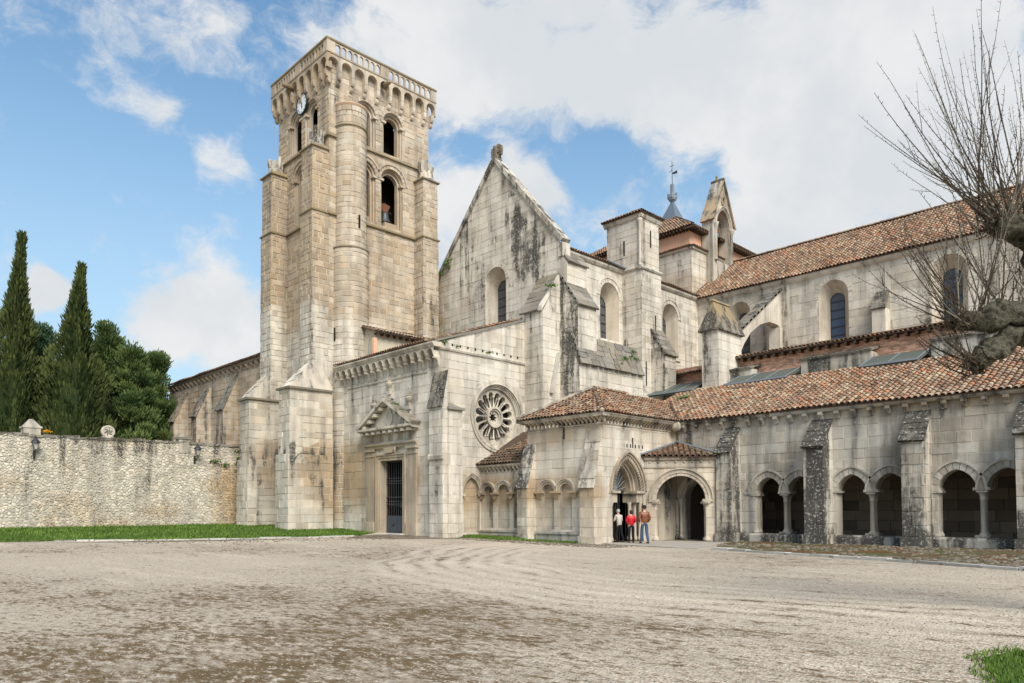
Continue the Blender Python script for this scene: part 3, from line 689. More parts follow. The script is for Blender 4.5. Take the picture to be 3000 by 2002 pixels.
b = MB()
for i in range(11000):                       # loose stones on the yard
    dd = 5.5+16*random.random()**1.6; lat = random.uniform(-.72, .72)*dd; x = FW.x*dd+RT.x*lat; y = FW.y*dd+RT.y*lat
    if x < -21 or y > 25 or inpoly(x, y, CORNER): continue
    r = random.uniform(.006, .017)*(1.6 if random.random() < .04 else 1); a = random.random()*3; z = zg(x)-.002; h = r*random.uniform(.5, .9)
    b.add([(x+cos(a+2*pi*q/5)*r*1.25, y+sin(a+2*pi*q/5)*r, z) for q in range(5)]+[(x+cos(a+2*pi*q/5)*r*.7, y+sin(a+2*pi*q/5)*r*.6, z+h) for q in range(5)], [(5, 6, 7, 8, 9)]+[(q, (q+1) % 5, 5+(q+1) % 5, 5+q) for q in range(5)], None, (0, 0))
o = b.build('yard_pebbles', 'pebble', kind='stuff'); o['label'] = 'small loose pebbles scattered over the gravel yard'; o['category'] = 'pebbles'
# ------------------------------------------------------------------ bell tower
def tower_tone(p):
    x, y, z = p; nz = vnoise(x*0.6, y*0.6, z*0.5, 1)
    lim = 14.5+1.2*nz if y < 23.9 else 13.0+1.5*nz
    up = sm(lim-0.9, lim+0.4, z); t_ = 0.08+(0.92 if y < 24.0 else 0.80)*up
    if x > -41.05 and y > 24: t_ -= 0.22*up*(1-sm(25, 29.5, y)*0.2)
    if z > 27: t_ -= 0.12
    d = 0.0
    if z < 9: t_ = 0.10+0.25*nz
    if z < 6.3 and z > 1.0:
        k = sm(1.2, 3.2, z-0.75*(22.9-y))*(1-sm(5.0, 6.4, z))
        if -41.9 < x < -39.8: t_ += 1.0*k*sm(21.3, 22.6, y)
        else: t_ += 0.8*sm(21.5, 23.0, y)*sm(2, 3.5, z)
        d += 0.30*k
    if abs(z-4.9) < 0.7: d += 0.12
    if x > -40.3 and y > 30.5 and 13 < z < 18: d += 0.28*sm(18, 16, z) if False else 0.22*(1-abs(z-15.8)/2.5)
    return max(0.0, t_), max(0.0, d)
TONE[0] = tower_tone
TW = thing('bell_tower', 'tall square stone bell tower with clock, corbelled balustrade and stepped buttresses', 'tower', (0, 0, 0))
core = MB(); PC = Pieces(); SM_ = 'stone_tower'
TY, TX, TL, TB = 23.95, -41.0, -47.75, 31.9
fy, fx = FY(TY), FX(TX)
WY = [(-45.3, 25.75, 27.85, 0.8), (-43.2, 25.75, 27.85, 0.8), (-44.55, 20.75, 23.85, 0.88)]
WX = [(26.66, 25.75, 27.88, 0.8), (28.83, 25.75, 27.88, 0.8), (26.55, 20.75, 23.88, 0.9), (28.76, 20.75, 23.88, 0.9)]
hY = [opening(c, z0, zs, hw) for c, z0, zs, hw in WY]; hX = [opening(c, z0, zs, hw) for c, z0, zs, hw in WX]
ashlar(fy, rect(TL, TX, 8.5, 30.58), hY, core, PC, 0.37, 0.62, 0.04, 0.022, 11, 0.5)
ashlar(fx, rect(TY, TB, 9.5, 30.58), hX, core, PC, 0.37, 0.62, 0.04, 0.022, 11, 0.5)
for zq0, zq1 in ((0.3, 8.5),): core.poly([fy.p(TL, zq0), fy.p(TX, zq0), fy.p(TX, zq1), fy.p(TL, zq1)])
core.poly([fx.p(TY, 0.3), fx.p(TB, 0.3), fx.p(TB, 9.5), fx.p(TY, 9.5)])
core.poly([(TL, TB, 0.3), (TL, TY, 0.3), (TL, TY, 30), (TL, TB, 30)]); core.poly([(TX, TB, 0.3), (TL, TB, 0.3), (TL, TB, 30), (TX, TB, 30)]); core.poly([(TL-.3, TY-.3, 30.6), (TX+.3, TY-.3, 30.6), (TX+.3, TB+.3, 30.6), (TL-.3, TB+.3, 30.6)])
core.poly([(TL+.7, TY+.7, 20.6), (TX-.7, TY+.7, 20.6), (TX-.7, TB-.7, 20.6), (TL+.7, TB-.7, 20.6)]); core.poly([(TL, TY, 25.55), (TX, TY, 25.55), (TX, TB, 25.55), (TL, TB, 25.55)])
# belfry openings: stepped orders around deep dark openings
def belfry(face, cx, z0, zs, hw, k=1.0):
    voussoirs(TW, face, cx, zs, hw, 0.24, 'round', 11, 0.001, 0.05, mat=SM_)
    b = MB(); i1, i2 = hw-0.16*(.4+.6*k), hw-0.34*(.4+.6*k)
    o1 = [(cx-hw, z0)]+arch(cx, zs, hw)+[(cx+hw, z0)]; o2 = [(cx-i1, z0)]+arch(cx, zs, i1)+[(cx+i1, z0)]; o3 = [(cx-i2, z0+.1)]+arch(cx, zs-0.05, i2)+[(cx+i2, z0+.1)]
    reveal(b, face, o1, 0.0, -0.22*k); band(b, face, o2, o1, -0.4*k, -0.22*k); reveal(b, face, o2, -0.401*k, -0.5*k); band(b, face, o3, o2, -0.9*k, -0.5*k); reveal(b, face, o3, -0.901*k, -1.1*k)
    b.poly([face.p(cx-hw, z0, 0), face.p(cx+hw, z0, 0), face.p(cx+hw, z0+0.1, -1.1), face.p(cx-hw, z0+0.1, -1.1)]); b.build('opening_jamb', SM_, TW)
    for s in (-1, 1):                        # impost blocks
        b = MB(); b.prism([face.p(cx+s*(hw-0.02)+u, zs-0.1+v, -0.5*k) for u, v in rect(-0.2, 0.2, 0, 0.14)], face.n*(0.5*k+0.08)); b.build('impost', SM_, TW)
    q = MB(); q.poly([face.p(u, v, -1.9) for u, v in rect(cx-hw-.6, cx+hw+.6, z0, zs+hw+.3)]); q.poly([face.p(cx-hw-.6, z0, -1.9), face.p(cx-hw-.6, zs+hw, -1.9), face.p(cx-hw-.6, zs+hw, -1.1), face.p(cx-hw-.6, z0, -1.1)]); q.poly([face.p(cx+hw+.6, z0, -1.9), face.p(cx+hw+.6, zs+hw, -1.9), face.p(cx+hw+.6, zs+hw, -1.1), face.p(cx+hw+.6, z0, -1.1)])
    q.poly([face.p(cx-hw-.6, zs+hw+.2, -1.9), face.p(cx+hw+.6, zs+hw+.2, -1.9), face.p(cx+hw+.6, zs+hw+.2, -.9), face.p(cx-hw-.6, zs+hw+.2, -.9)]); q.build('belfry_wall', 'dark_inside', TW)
for c, z0, zs, hw in WY: belfry(fy, c, z0, zs, hw, 0.4)
for i, (c, z0, zs, hw) in enumerate(WX): belfry(fx, c, z0, zs, hw, 0.55)
for c, z0, zs, hw in WX[2:]: b = MB(); band(b, fx, arch(c, zs, hw, 'round', 12, 0.24), arch(c, zs, hw, 'round', 12, 0.36), -0.01, 0.11); b.build('hood_mould', SM_, TW); one('sill_block', SM_, TW, 'box', TX-0.7, TX-0.1, c-.5, c+.5, z0-0.1, z0+0.35)
b = MB(); band(b, fy, arch(-44.55, 23.85, 0.88, 'round', 12, 0.24), arch(-44.55, 23.85, 0.88, 'round', 12, 0.36), -0.01, 0.11); b.build('hood_mould', SM_, TW)
ST = [(0, 0.16), (0.10, 0.10), (0.16, 0.02), (0.16, -0.06), (0, -0.08)]
for z in (25.5, 20.45):
    strip(TW, 'string_course', 'lichen', fy, TL-0.05, TX+0.1, [(d, z+h) for d, h in ST]); strip(TW, 'string_course', 'lichen', fx, TY-0.1, TB, [(d, z+h) for d, h in ST])
# corbel table, machicolation arches and balustrade
NB = 9
def parapet(face, u0, u1, flip):
    NB = 9 if flip else 8; pit = (u1-u0)/NB; D = 0.40; z_s, z_t, z_l = 30.02, 30.62, 29.62
    for k in range(NB):
        a, c = u0+k*pit, u0+(k+1)*pit; hw = pit/2-0.12; A = arch((a+c)/2, z_s, hw, 'round', 10); b = MB()
        low = [(a, z_l), (A[0][0], z_l)]+A+[(A[-1][0], z_l), (c, z_l)]; V = [face.p(u, v, D) for u, v in low]+[face.p(u, z_t, D) for u, v in low]; n = len(low)
        b.add(V, [(i, i+1, n+i+1, n+i) for i in range(n-1)]); reveal(b, face, low, D, -0.02); b.build('machicolation_arch', SM_, TW)
    for k in range(NB+1):
        u = u0+k*pit
        if k == 0 and flip: continue
        w_ = 0.23; prof = [(0, 28.78), (0.12, 28.78), (0.20, 28.88), (0.22, 29.02), (0.20, 29.12), (0.31, 29.14), (0.37, 29.27), (0.385, 29.42), (0.385, 29.63), (0, 29.63)]
        bracket(TW, 'corbel', SM_, face, min(max(u, u0+0.3), u1-0.3) if k in (0, NB) else u, w_, prof)
    strip(TW, 'parapet_base', SM_, face, u0+(0.23 if flip else 0), u1, [(D-0.22, 30.56), (D+0.04, 30.56), (D+0.05, 30.66), (D-0.22, 30.66)])
    strip(TW, 'parapet_rail', 'lichen', face, u0+(0.23 if flip else -0.02), u1+0.02, [(D-0.22, 31.40), (D+0.03, 31.40), (D+0.06, 31.46), (D+0.04, 31.55), (D-0.22, 31.55)])
    Lh = (u1-u0); segs = [(u0+0.62, u0+Lh*0.5-0.33), (u0+Lh*0.5+0.33, u1-0.45)]
    for a, c in ((u0, u0+0.62), (u0+Lh*0.5-0.33, u0+Lh*0.5+0.33), (u1-0.45, u1-(0 if flip else 0.19))):
        b = MB(); b.prism([face.p(u, v, D-0.18) for u, v in rect(a, c, 30.66, 31.40)], face.n*0.18); b.build('parapet_pier', SM_, TW)
    for a, c in segs:
        p_ = (c-a)/8
        for k in range(1, 8): b = MB(); b.prism([face.p(a+k*p_+u, v, D-0.15) for u, v in rect(-0.065, 0.065, 30.66, 31.17)], face.n*0.13); b.build('baluster', SM_, TW)
        b = MB(); low = []
        for k in range(8): low += arch(a+(k+0.5)*p_, 31.15, p_/2-0.05, 'round', 6)
        n = len(low); V = [face.p(u, v, D-0.02) for u, v in low]+[face.p(u, 31.41, D-0.02) for u, v in low]; b.add(V, [(i, i+1, n+i+1, n+i) for i in range(n-1)]); V = [face.p(u, v, D-0.16) for u, v in low]+[face.p(u, 31.41, D-0.16) for u, v in low]; b.add(V, [(i, i+1, n+i+1, n+i) for i in range(n-1)]); reveal(b, face, low, D-0.02, D-0.16); b.build('balustrade_arch', SM_, TW)
parapet(fy, TL-0.40, TX+0.40, False); parapet(fx, TY-0.40, TB+0.40, True)
for face, u in ((fy, -45.2), (fx, 27.9)):    # gargoyles
    b = MB(); b.tube([face.p(u, 30.05, 0.3), face.p(u, 30.12, 0.75), face.p(u, 30.08, 1.05)], [0.2, 0.17, 0.1], 6); b.tube([face.p(u, 30.1, 0.9), face.p(u-.12, 30.28, 0.85)], [0.06, 0.03], 5); b.build('gargoyle', 'lichen', TW, True)
# buttresses
def tbut(x0, x1, yf, label):
    for z0, z1, g in ((8.6, 20.4, 0.05), (20.4, 24.5, 0.0)):
        ashlar(FY(yf-g), rect(x0-g, x1+g, z0, z1), [], core, PC, 0.37, 0.55, 0.05, 0.025, 11, 0.5); ashlar(FX(x1+g), rect(yf-g, TY, z0, z1), [], core, PC, 0.37, 0.55, 0.05, 0.025, 11, 0.5)
        core.poly([(x0-g, yf-g, z0), (x0-g, TY, z0), (x0-g, TY, z1), (x0-g, yf-g, z1)])
    for z, mt in ((20.42, 'lichen'), (24.5, 'lichen')):
        o = 0.14; b = MB(); b.add([(x0-o, yf-o, z-0.05), (x1+o, yf-o, z-0.05), (x1+o, TY, z-0.05), (x0-o, TY, z-0.05), (x0-o, yf-o, z+0.03), (x1+o, yf-o, z+0.03), (x1+o, TY, z+0.03), (x0-o, TY, z+0.03), (x0+.15, yf+.3, z+0.3), (x1-.15, yf+.3, z+0.3), (x1-.15, TY, z+0.3), (x0+.15, TY, z+0.3)],
            [(3, 2, 1, 0), (0, 1, 5, 4), (1, 2, 6, 5), (3, 0, 4, 7), (4, 5, 9, 8), (5, 6, 10, 9), (7, 4, 8, 11), (8, 9, 10, 11)]); b.build('weathering', mt, TW)
    crown((x0+x1)/2, (yf+TY)/2+0.05, 24.75)
def crown(cx, cy, z):
    """eroded pinnacle stump"""
    ts = TONE[0]; TONE[0] = lambda p: (0.25, 0.34); b = MB()
    b.lathe((cx, cy, z), [(0.55, -0.1), (0.50, 0.25), (0.42, 0.5)], 8, cap=True); b.build('pinnacle_base', 'stone_grey', TW)
    for i in range(8):
        a = 2*pi*i/8+0.2; r = 0.36; h = random.uniform(0.45, 0.8); b = MB(); c_ = Vector((cx+cos(a)*r, cy+sin(a)*r, z+0.4)); b.prism([c_+Vector((cos(a+q)*0.14, sin(a+q)*0.13, 0)) for q in (0, 1.6, 3.1, 4.7)], (cos(a)*0.08, sin(a)*0.08, h)); b.build('pinnacle_fin', 'stone_grey', TW)
    TONE[0] = ts
tbut(-42.4, -41.03, 22.83, ''); tbut(-47.9, -46.5, 22.83, '')
for z0, z1, g in ((9.5, 20.4, 0.05), (20.4, 24.5, 0.0)):
    ashlar(FX(-40.0+g), rect(30.7-g, 31.92+g, z0, z1), [], core, PC, 0.37, 0.55, 0.05, 0.025, 11, 0.5); ashlar(FY(30.7-g), rect(TX, -40.0+g, z0, z1), [], core, PC, 0.37, 0.55, 0.05, 0.025, 11, 0.5)
    core.poly([(TX, 31.92+g, z0), (-40+g, 31.92+g, z0), (-40+g, 31.92+g, z1), (TX, 31.92+g, z1)])
for z in (20.42, 24.5):
    o = 0.14; x1 = -40.0; y0, y1 = 30.7, 31.92; b = MB()
    b.add([(TX, y0-o, z-.05), (x1+o, y0-o, z-.05), (x1+o, y1+o, z-.05), (TX, y1+o, z-.05), (TX, y0-o, z+.03), (x1+o, y0-o, z+.03), (x1+o, y1+o, z+.03), (TX, y1+o, z+.03), (TX, y0+.15, z+.3), (x1-.3, y0+.15, z+.3), (x1-.3, y1-.15, z+.3), (TX, y1-.15, z+.3)],
          [(3, 2, 1, 0), (0, 1, 5, 4), (1, 2, 6, 5), (2, 3, 7, 6), (4, 5, 9, 8), (5, 6, 10, 9), (6, 7, 11, 10), (8, 9, 10, 11)]); b.build('weathering', 'lichen', TW)
crown(-40.5, 31.3, 24.75)
# buttress bases
for x0, x1, yf in ((-41.85, -40.5, 21.1), (-47.75, -46.4, 21.3)):
    for z0, z1, g in ((0.4, 5.0, 0.14), (5.0, 9.0, 0.0)):
        ashlar(FY(yf-g), rect(x0-g, x1+g, z0, z1), [], core, PC, 0.46, 0.62, 0.028, 0.022, 12, 0.6); ashlar(FX(x1+g), rect(yf-g, TY, z0, z1), [], core, PC, 0.46, 0.80, 0.028, 0.022, 12, 0.6)
        core.poly([(x0-g, yf-g, z0), (x0-g, TY, z0), (x0-g, TY, z1), (x0-g, yf-g, z1)]); core.poly([(x0-g, yf-g, z1), (x1+g, yf-g, z1), (x1+g, TY, z1), (x0-g, TY, z1)])
    o = 0.16; z = 9.0; b = MB()
    b.add([(x0-o, yf-o, z-.07), (x1+o, yf-o, z-.07), (x1+o, TY, z-.07), (x0-o, TY, z-.07), (x0-o, yf-o, z+.06), (x1+o, yf-o, z+.06), (x1+o, TY, z+.06), (x0-o, TY, z+.06)], [(3, 2, 1, 0), (4, 5, 6, 7), (0, 1, 5, 4), (1, 2, 6, 5), (3, 0, 4, 7)]); b.build('base_cornice', 'lichen', TW)
    # sloped weathering: hipped up to the shaft
    xa = x1-0.5 if x1 > -41 else x1-0.15
    ts = TONE[0]; TONE[0] = lambda p: (0.12, 0.16)
    slope_cap(TW, (x0, yf, z+.05), (x1, yf, z+.05), (xa, 22.75, 10.7), (x0, 22.75, 10.7), 4, 0.06, 2, SM_, 'weathering_stone')
    b = MB(); b.add([(x1, yf, z+.05), (x1, TY, z+.05), (xa, TY, 10.75), (xa, 22.75, 10.75), (x0, yf, z+.05), (x0, 22.75, 10.7)], [(0, 1, 2, 3), (0, 3, 5, 4)]); b.build('weathering_slope', SM_, TW); TONE[0] = ts
ts = TONE[0]; TONE[0] = lambda p: (0.2, 0.7)
b = MB(); f_ = FX(-40.36); band(b, f_, arch(22.1, 4.35, 0.78, 'round', 12), arch(22.1, 4.35, 0.78, 'round', 12, 0.05), -0.02, 0.028); b.build('blocked_arch', 'stone_grey', TW); TONE[0] = ts
# round stair turret
CX, CY = -41.0, 25.5
def drum(r, z0, z1, ch, seed):
    cs = courses(ch, seed); rr = random.Random(seed)
    core.lathe((CX, CY, 0), [(r, z0), (r, z1)], 40, 0.5, cap=False)
    for k in range(len(cs)-1):
        a, c = max(cs[k], z0), min(cs[k+1], z1)
        if c-a < 0.08: continue
        an = -pi*0.75+rr.random()*0.4
        while an < pi*0.42:
            w_ = rr.uniform(0.34, 0.75)/r; j = 0.022/r; n = 4; V = []; d = 0.024*rr.uniform(0.4, 1.4)
            for q in range(n+1):
                th = an+j+(w_-2*j)*q/n
                for R_, zz_ in ((r-0.002, a+0.022), (r+d, a+0.032), (r+d, c-0.032), (r-0.002, c-0.022)): V.append((CX+R_*cos(th), CY+R_*sin(th), zz_))
            F = []
            for q in range(n): F += [(q*4+i, (q+1)*4+i, (q+1)*4+i+1, q*4+i+1) for i in range(3)]
            F += [(0, 1, 2, 3), (n*4+3, n*4+2, n*4+1, n*4)]
            mid = an+w_/2; p = (CX+r*cos(mid), CY+r*sin(mid), (a+c)/2); PC.add(V, F, score_of(p, Vector((cos(mid), sin(mid), 0)), w_*r*(c-a)), rr.random()); an += w_
drum(1.18, 0.4, 18.3, 0.37, 11); drum(1.04, 18.3, 27.55, 0.37, 11)
for z, r in ((18.3, 1.18), (26.2, 1.06)): one('turret_string', 'lichen', TW, 'lathe', (CX, CY, z), [(r-.1, -.08), (r+.06, -.05), (r+.07, .03), (r-.12, .14)], 40, smooth=True)
one('turret_coping', 'turret_brick', TW, 'lathe', (CX, CY, 27.5), [(1.05, -.5), (1.06, 0.0), (1.13, .06), (1.13, .14), (1.0, .2), (0.5, .5), (0.05, .6)], 40, smooth=True)
def slit(parent, face, u, z, w_, h, d=0.03): b = MB(); b.prism([face.p(u+a, z+c, d-0.02) for a, c in rect(-w_/2, w_/2, 0, h)], face.n*0.022); b.build('slit', 'dark_inside', parent)
for th, z, r in ((0.02, 19.6, 1.04), (-1.42, 12.3, 1.18)):
    p = Vector((CX+(r+.035)*cos(th), CY+(r+.035)*sin(th), z)); q = Vector((-sin(th), cos(th), 0))*0.07; b = MB(); b.prism([p-q, p+q, p+q+Vector((0, 0, .85)), p-q+Vector((0, 0, .85))], Vector((cos(th), sin(th), 0))*0.012); b.build('slit', 'dark_inside', TW)
core.build('tower_wall', 'mortar_tower', TW); PC.emit('stone_block', 'stone_blocks', SM_, TW)
# clock on the -Y face
ck = MB(); c0 = Vector((-44.25, TY-0.10, 28.72)); R_ = 0.66
disc = lambda r, y, n=36: [(c0.x+r*cos(2*pi*i/n), y, c0.z+r*sin(2*pi*i/n)) for i in range(n)]
ck.prism(disc(R_, c0.y-0.05), (0, 0.14, 0)); CK = ck.build('clock_face', 'clock_white', TW)
b = MB(); a_, b_ = disc(R_+0.05, c0.y-0.09), disc(R_-0.02, c0.y-0.09); n = 36; b.add(a_+b_+[(x, TY, z) for x, y, z in a_], [f for i in range(n) for f in ((i, (i+1) % n, n+(i+1) % n, n+i), (i, 2*n+i, 2*n+(i+1) % n, (i+1) % n))]); b.build('clock_rim', 'iron', CK)
NUM = ['XII', 'I', 'II', 'III', 'IIII', 'V', 'VI', 'VII', 'VIII', 'IX', 'X', 'XI']
for h, txt in enumerate(NUM):
    an = pi/2-h*pi/6; b = MB(); wsum = sum({'I': 0.045, 'V': 0.085, 'X': 0.085}[q] for q in txt); u = -wsum/2; ra, tg = Vector((cos(an), 0, sin(an))), Vector((sin(an), 0, -cos(an)))
    def stroke(u0, r0, u1, r1, wd=0.011):
        A = c0+ra*r0+tg*u0; B_ = c0+ra*r1+tg*u1; q = (B_-A).normalized().cross(Vector((0, 1, 0)))*wd; y_ = c0.y-0.056; b.add([(p.x, y_, p.z) for p in (A-q, A+q, B_+q, B_-q)], [(0, 1, 2, 3)])
    for q in txt:
        if q == 'I': stroke(u+0.022, 0.47, u+0.022, 0.60)
        elif q == 'V': stroke(u+0.012, 0.60, u+0.042, 0.47); stroke(u+0.074, 0.60, u+0.042, 0.47, 0.007)
        else: stroke(u+0.012, 0.60, u+0.072, 0.47); stroke(u+0.072, 0.60, u+0.012, 0.47, 0.007)
        u += {'I': 0.045, 'V': 0.085, 'X': 0.085}[q]
    b.build('numeral', 'iron', CK)
for L, an, wd in ((0.36, -pi/2+0.12, 0.045), (0.5, pi/2+0.25, 0.03)):
    d = Vector((cos(an), 0, sin(an))); q = d.cross(Vector((0, 1, 0)))*wd; y_ = c0.y-0.075; b = MB(); b.prism([(p.x, y_, p.z) for p in (c0-d*0.1-q*0.6, c0+d*L*0.6-q, c0+d*L, c0+d*L*0.6+q, c0-d*0.1+q*0.6)], (0, 0.012, 0)); b.build('clock_hand', 'iron', CK)
# bells in the openings
def bell(name, label, c, r, yoke=True, along='y'):
    B_ = thing(name, label, 'bell', c)
    b = MB(); b.lathe((0, 0, 0), [(r*1.0, 0), (r*0.97, 0.05*r), (r*0.8, 0.35*r), (r*0.62, 0.9*r), (r*0.55, 1.35*r), (r*0.42, 1.6*r), (r*0.15, 1.68*r)], 20); b.build('bell_body', 'bronze', B_, True)
    one('clapper', 'iron', B_, 'tube', [(0, 0, 0.6*r), (0, 0, -0.12*r)], [0.02, 0.05], 6)
    if yoke:
        s = (lambda a, c: (0, a, c)) if along == 'y' else (lambda a, c: (a, 0, c))
        b = MB()
        for i in range(-3, 4): b.tube([s(i*0.035, 1.6*r), s(i*0.13*r/0.45, 3.1*r-abs(i)*0.03)], 0.05, 5)
        b.build('yoke', 'yoke_wood', B_); one('axle', 'iron', B_, 'tube', [s(-r*1.15, 1.75*r), s(r*1.15, 1.75*r)], 0.05, 6)
    return B_
bell('bell', 'bronze bell with fan-shaped wooden yoke in full view in a belfry opening', (TX-0.75, 28.72, 21.3), 0.44)
bell('bell', 'bronze bell half hidden by the round turret in a belfry opening', (TX-0.8, 26.7, 21.3), 0.42)
# ------------------------------------------------------------------ rose chapel with the classical doorway
def chapel_tone(p):
    x, y, z = p; n = vnoise(x*0.8, y*0.8, z*0.8, 2); t_ = 0.04+0.10*n; d = 0.0
    if y < 24.7 and x < -31.05:
        k = sm(-35.8, -38.2, x)*sm(1.6, 3.0, z+0.8*n)*(1-sm(5.2, 6.4, z)); t_ += 0.85*k
        t_ += 0.8*sm(1.0, 0.4, abs(x+32.9)+0.5*n)*sm(0.4, 1.2, z)*(1-sm(3.2, 4.6, z))
    if x > -31.2 and z < 2.2: t_ += 0.25*n*sm(2.2, 0.6, z)
    if y > 26 and x > -31.1 and z < 3.8: t_ += 0.6*sm(1.3, 2.2, z)*(1-sm(3.2, 3.9, z))
    if z < 1.0: d += 0.1*n
    return t_, d
TONE[0] = chapel_tone
CH = thing('rose_chapel', 'pale stone chapel block with rose window, pedimented doorway and arched corbel cornice', 'chapel')
core = MB(); PC = Pieces(); CYf, CXr, CXl = 24.61, -31.0, -40.6
fy, fx = FY(CYf), FX(CXr)
door = rect(-36.15, -33.95, 0.0, 4.48)
ashlar(fy, rect(CXl, CXr, 0.0, 10.35), [door], core, PC, 0.50, 0.86, 0.016, 0.013, 21, 0.7)
RY, RZ, RR = 29.15, 7.0, 1.98
rose_hole = [(RY+RR*cos(2*pi*i/32), RZ+RR*sin(2*pi*i/32)) for i in range(32)]
gate_arch = opening(27.15, 0.35, 2.55, 0.60, 'pointed', p=0.6)
ashlar(fx, [(CYf, 0.0), (31.42, 0.0), (31.42, 12.95), (CYf, 10.65)], [rose_hole, gate_arch], core, PC, 0.50, 0.90, 0.016, 0.013, 21, 0.7)
core.poly([(CXl, CYf, 0), (CXl, 31.4, 0), (CXl, 31.4, 10.3), (CXl, CYf, 10.3)])
reveal(core, fx, [(27.15-.6, .35)]+arch(27.15, 2.55, .6, 'pointed', 12, 0, .6)+[(27.75, .35)], 0, -0.2)
ts = TONE[0]; TONE[0] = lambda p: (0.55+0.4*sm(1.2, 2.0, p[2]), 0.12)
ashlar(FX(CXr-0.2), rect(26.4, 27.9, 0.3, 3.6), [], core, PC, 0.45, 0.7, 0.016, 0.012, 22)
TONE[0] = ts
# corner buttress against the rose wall
cb = lambda: None
ashlar(FY(CYf-0.004), [(CXr, 0), (-29.92, 0), (-29.97, 7.05), (CXr, 7.4)], [], core, PC, 0.50, 0.6, 0.02, 0.014, 21, 0.7)
ashlar(FX(-29.95), rect(CYf, 25.58, 0, 7.05), [], core, PC, 0.50, 0.6, 0.02, 0.014, 21, 0.7)
core.poly([(CXr, 25.58, 0), (-29.95, 25.58, 0), (-29.95, 25.58, 7.05), (CXr, 25.58, 7.4)])
slope_cap(CH, (-29.93, CYf-.01, 7.03), (-29.93, 25.6, 7.03), (CXr, 25.6, 7.45), (CXr, CYf-.01, 7.45), 2, 0.04, 2, 'lichen'); one('weathering_lip', 'lichen', CH, 'box', -30.05, -29.8, CYf-.06, 25.68, 6.93, 7.06)
ashlar(FY(24.28), rect(-31.15, -30.0, 0, 7.1), [], core, PC, 0.5, .6, .02, .014, 21, .7); ashlar(FX(-30.0), [(24.28, 0), (CYf, 0), (CYf, 8.9), (24.28, 7.1)], [], core, PC, .5, .6, .02, .014, 21, .7)
TONE[0] = lambda p: (0.3, 0.55); slope_cap(CH, (-31.2, 24.2, 7.08), (-29.96, 24.2, 7.08), (-29.98, CYf, 8.95), (-31.15, CYf, 8.95), 4, .08, 2); TONE[0] = chapel_tone
strip(CH, 'buttress_string', 'carved', FY(24.28), -31.2, -29.95, [(0, 4.25), (0.09, 4.3), (0.09, 4.5), (0, 4.6)])
# arched corbel table
ND = 15; pit = (CXr+0.35-CXl)/ND
for k in range(ND):
    a, c = CXl+k*pit, CXl+(k+1)*pit; A = arch((a+c)/2, 9.92, pit/2-0.06, 'pointed', 8, 0, 0.35); low = [(a, 9.80)]+A+[(c, 9.80)]; b = MB(); n = len(low)
    b.add([fy.p(u, v, 0.42) for u, v in low]+[fy.p(u, 10.36, 0.42) for u, v in low], [(i, i+1, n+i+1, n+i) for i in range(n-1)]); reveal(b, fy, low, 0.42, -0.01)
    band(b, fy, A, arch((a+c)/2, 9.92, pit/2-0.06, 'pointed', 8, 0.045, 0.35), 0.421, 0.45); b.build('cornice_arch', 'carved', CH)
    bracket(CH, 'corbel', 'carved', fy, c-0.0 if k < ND-1 else c-0.06, 0.15, [(0, 9.32), (0.07, 9.30), (0.10, 9.40), (0.13, 9.55), (0.2, 9.68), (0.32, 9.72), (0.40, 9.70), (0.42, 9.80), (0, 9.80)])
strip(CH, 'cornice', 'carved', fy, CXl-0.1, CXr+0.42, [(-.1, 10.34), (0.46, 10.34), (0.50, 10.42), (0.56, 10.50), (0.56, 10.58), (-.1, 10.60)])
strip(CH, 'cornice', 'carved', fx, CYf-0.5, 31.4, [(0, 10.30), (0.08, 10.32), (0.12, 10.42), (0.10, 10.48), (0, 10.5)])
strip(CH, 'verge_coping', 'lichen', FX(CXr), CYf, CYf, [(0, 0), (0.1, 0), (0.1, 0.1)]) if False else None
b = MB(); b.prism([fx.p(CYf-.1, 10.66, -0.4), fx.p(31.42, 13.0, -0.4), fx.p(31.42, 13.12, -0.4), fx.p(CYf-.1, 10.78, -0.4)], (0.5, 0, 0)); b.build('verge_coping', 'lichen', CH)
for k in range(11): slit(CH, fx, 25.2+k*0.56, 10.62+0.0*k, 0.10, 0.12, 0.035)
# recessed panel frame
strip(CH, 'panel_moulding', 'carved', fy, -39.7, -31.7, [(0, 9.10), (0.07, 9.12), (0.07, 9.2), (0, 9.24)])
# roof
RO = tile_roof(CH, (CXl, CYf-0.52, 10.66), (1, 0, 0), (0, 7.3, 2.55), [(0, 0), (9.5, 0), (9.5, 7.6), (0, 7.6)], n_ind=120, dirty=0.5)
# chapel doorway -------------------------------------------------
TONE[0] = lambda p: (0.62+0.3*vnoise(p[0]*2, p[2]*2, 0, 4)-0.35*sm(5.0, 6.5, p[2])-0.25*sm(-34, -32.8, p[0]), 0.05)
b = MB(); D = -0.5
reveal(b, fy, [(-36.15, 0.2), (-36.15, 4.48), (-33.95, 4.48), (-33.95, 0.2)], 0.0, D); b.poly([fy.p(-36.15, 0.26, 0.2), fy.p(-33.95, 0.26, 0.2), fy.p(-33.95, 0.26, D), fy.p(-36.15, 0.26, D)]); b.build('door_jamb', 'carved', CH)
fr = lambda o: [(-36.15-o, 0.3), (-36.15-o, 4.48+o), (-33.95+o, 4.48+o), (-33.95+o, 0.3)]
for o0, o1, d in ((0.0, 0.16, 0.06), (0.16, 0.30, 0.11), (0.30, 0.37, 0.16)): b = MB(); band(b, fy, fr(o0), fr(o1), -0.01, d); b.build('door_architrave', 'carved', CH)
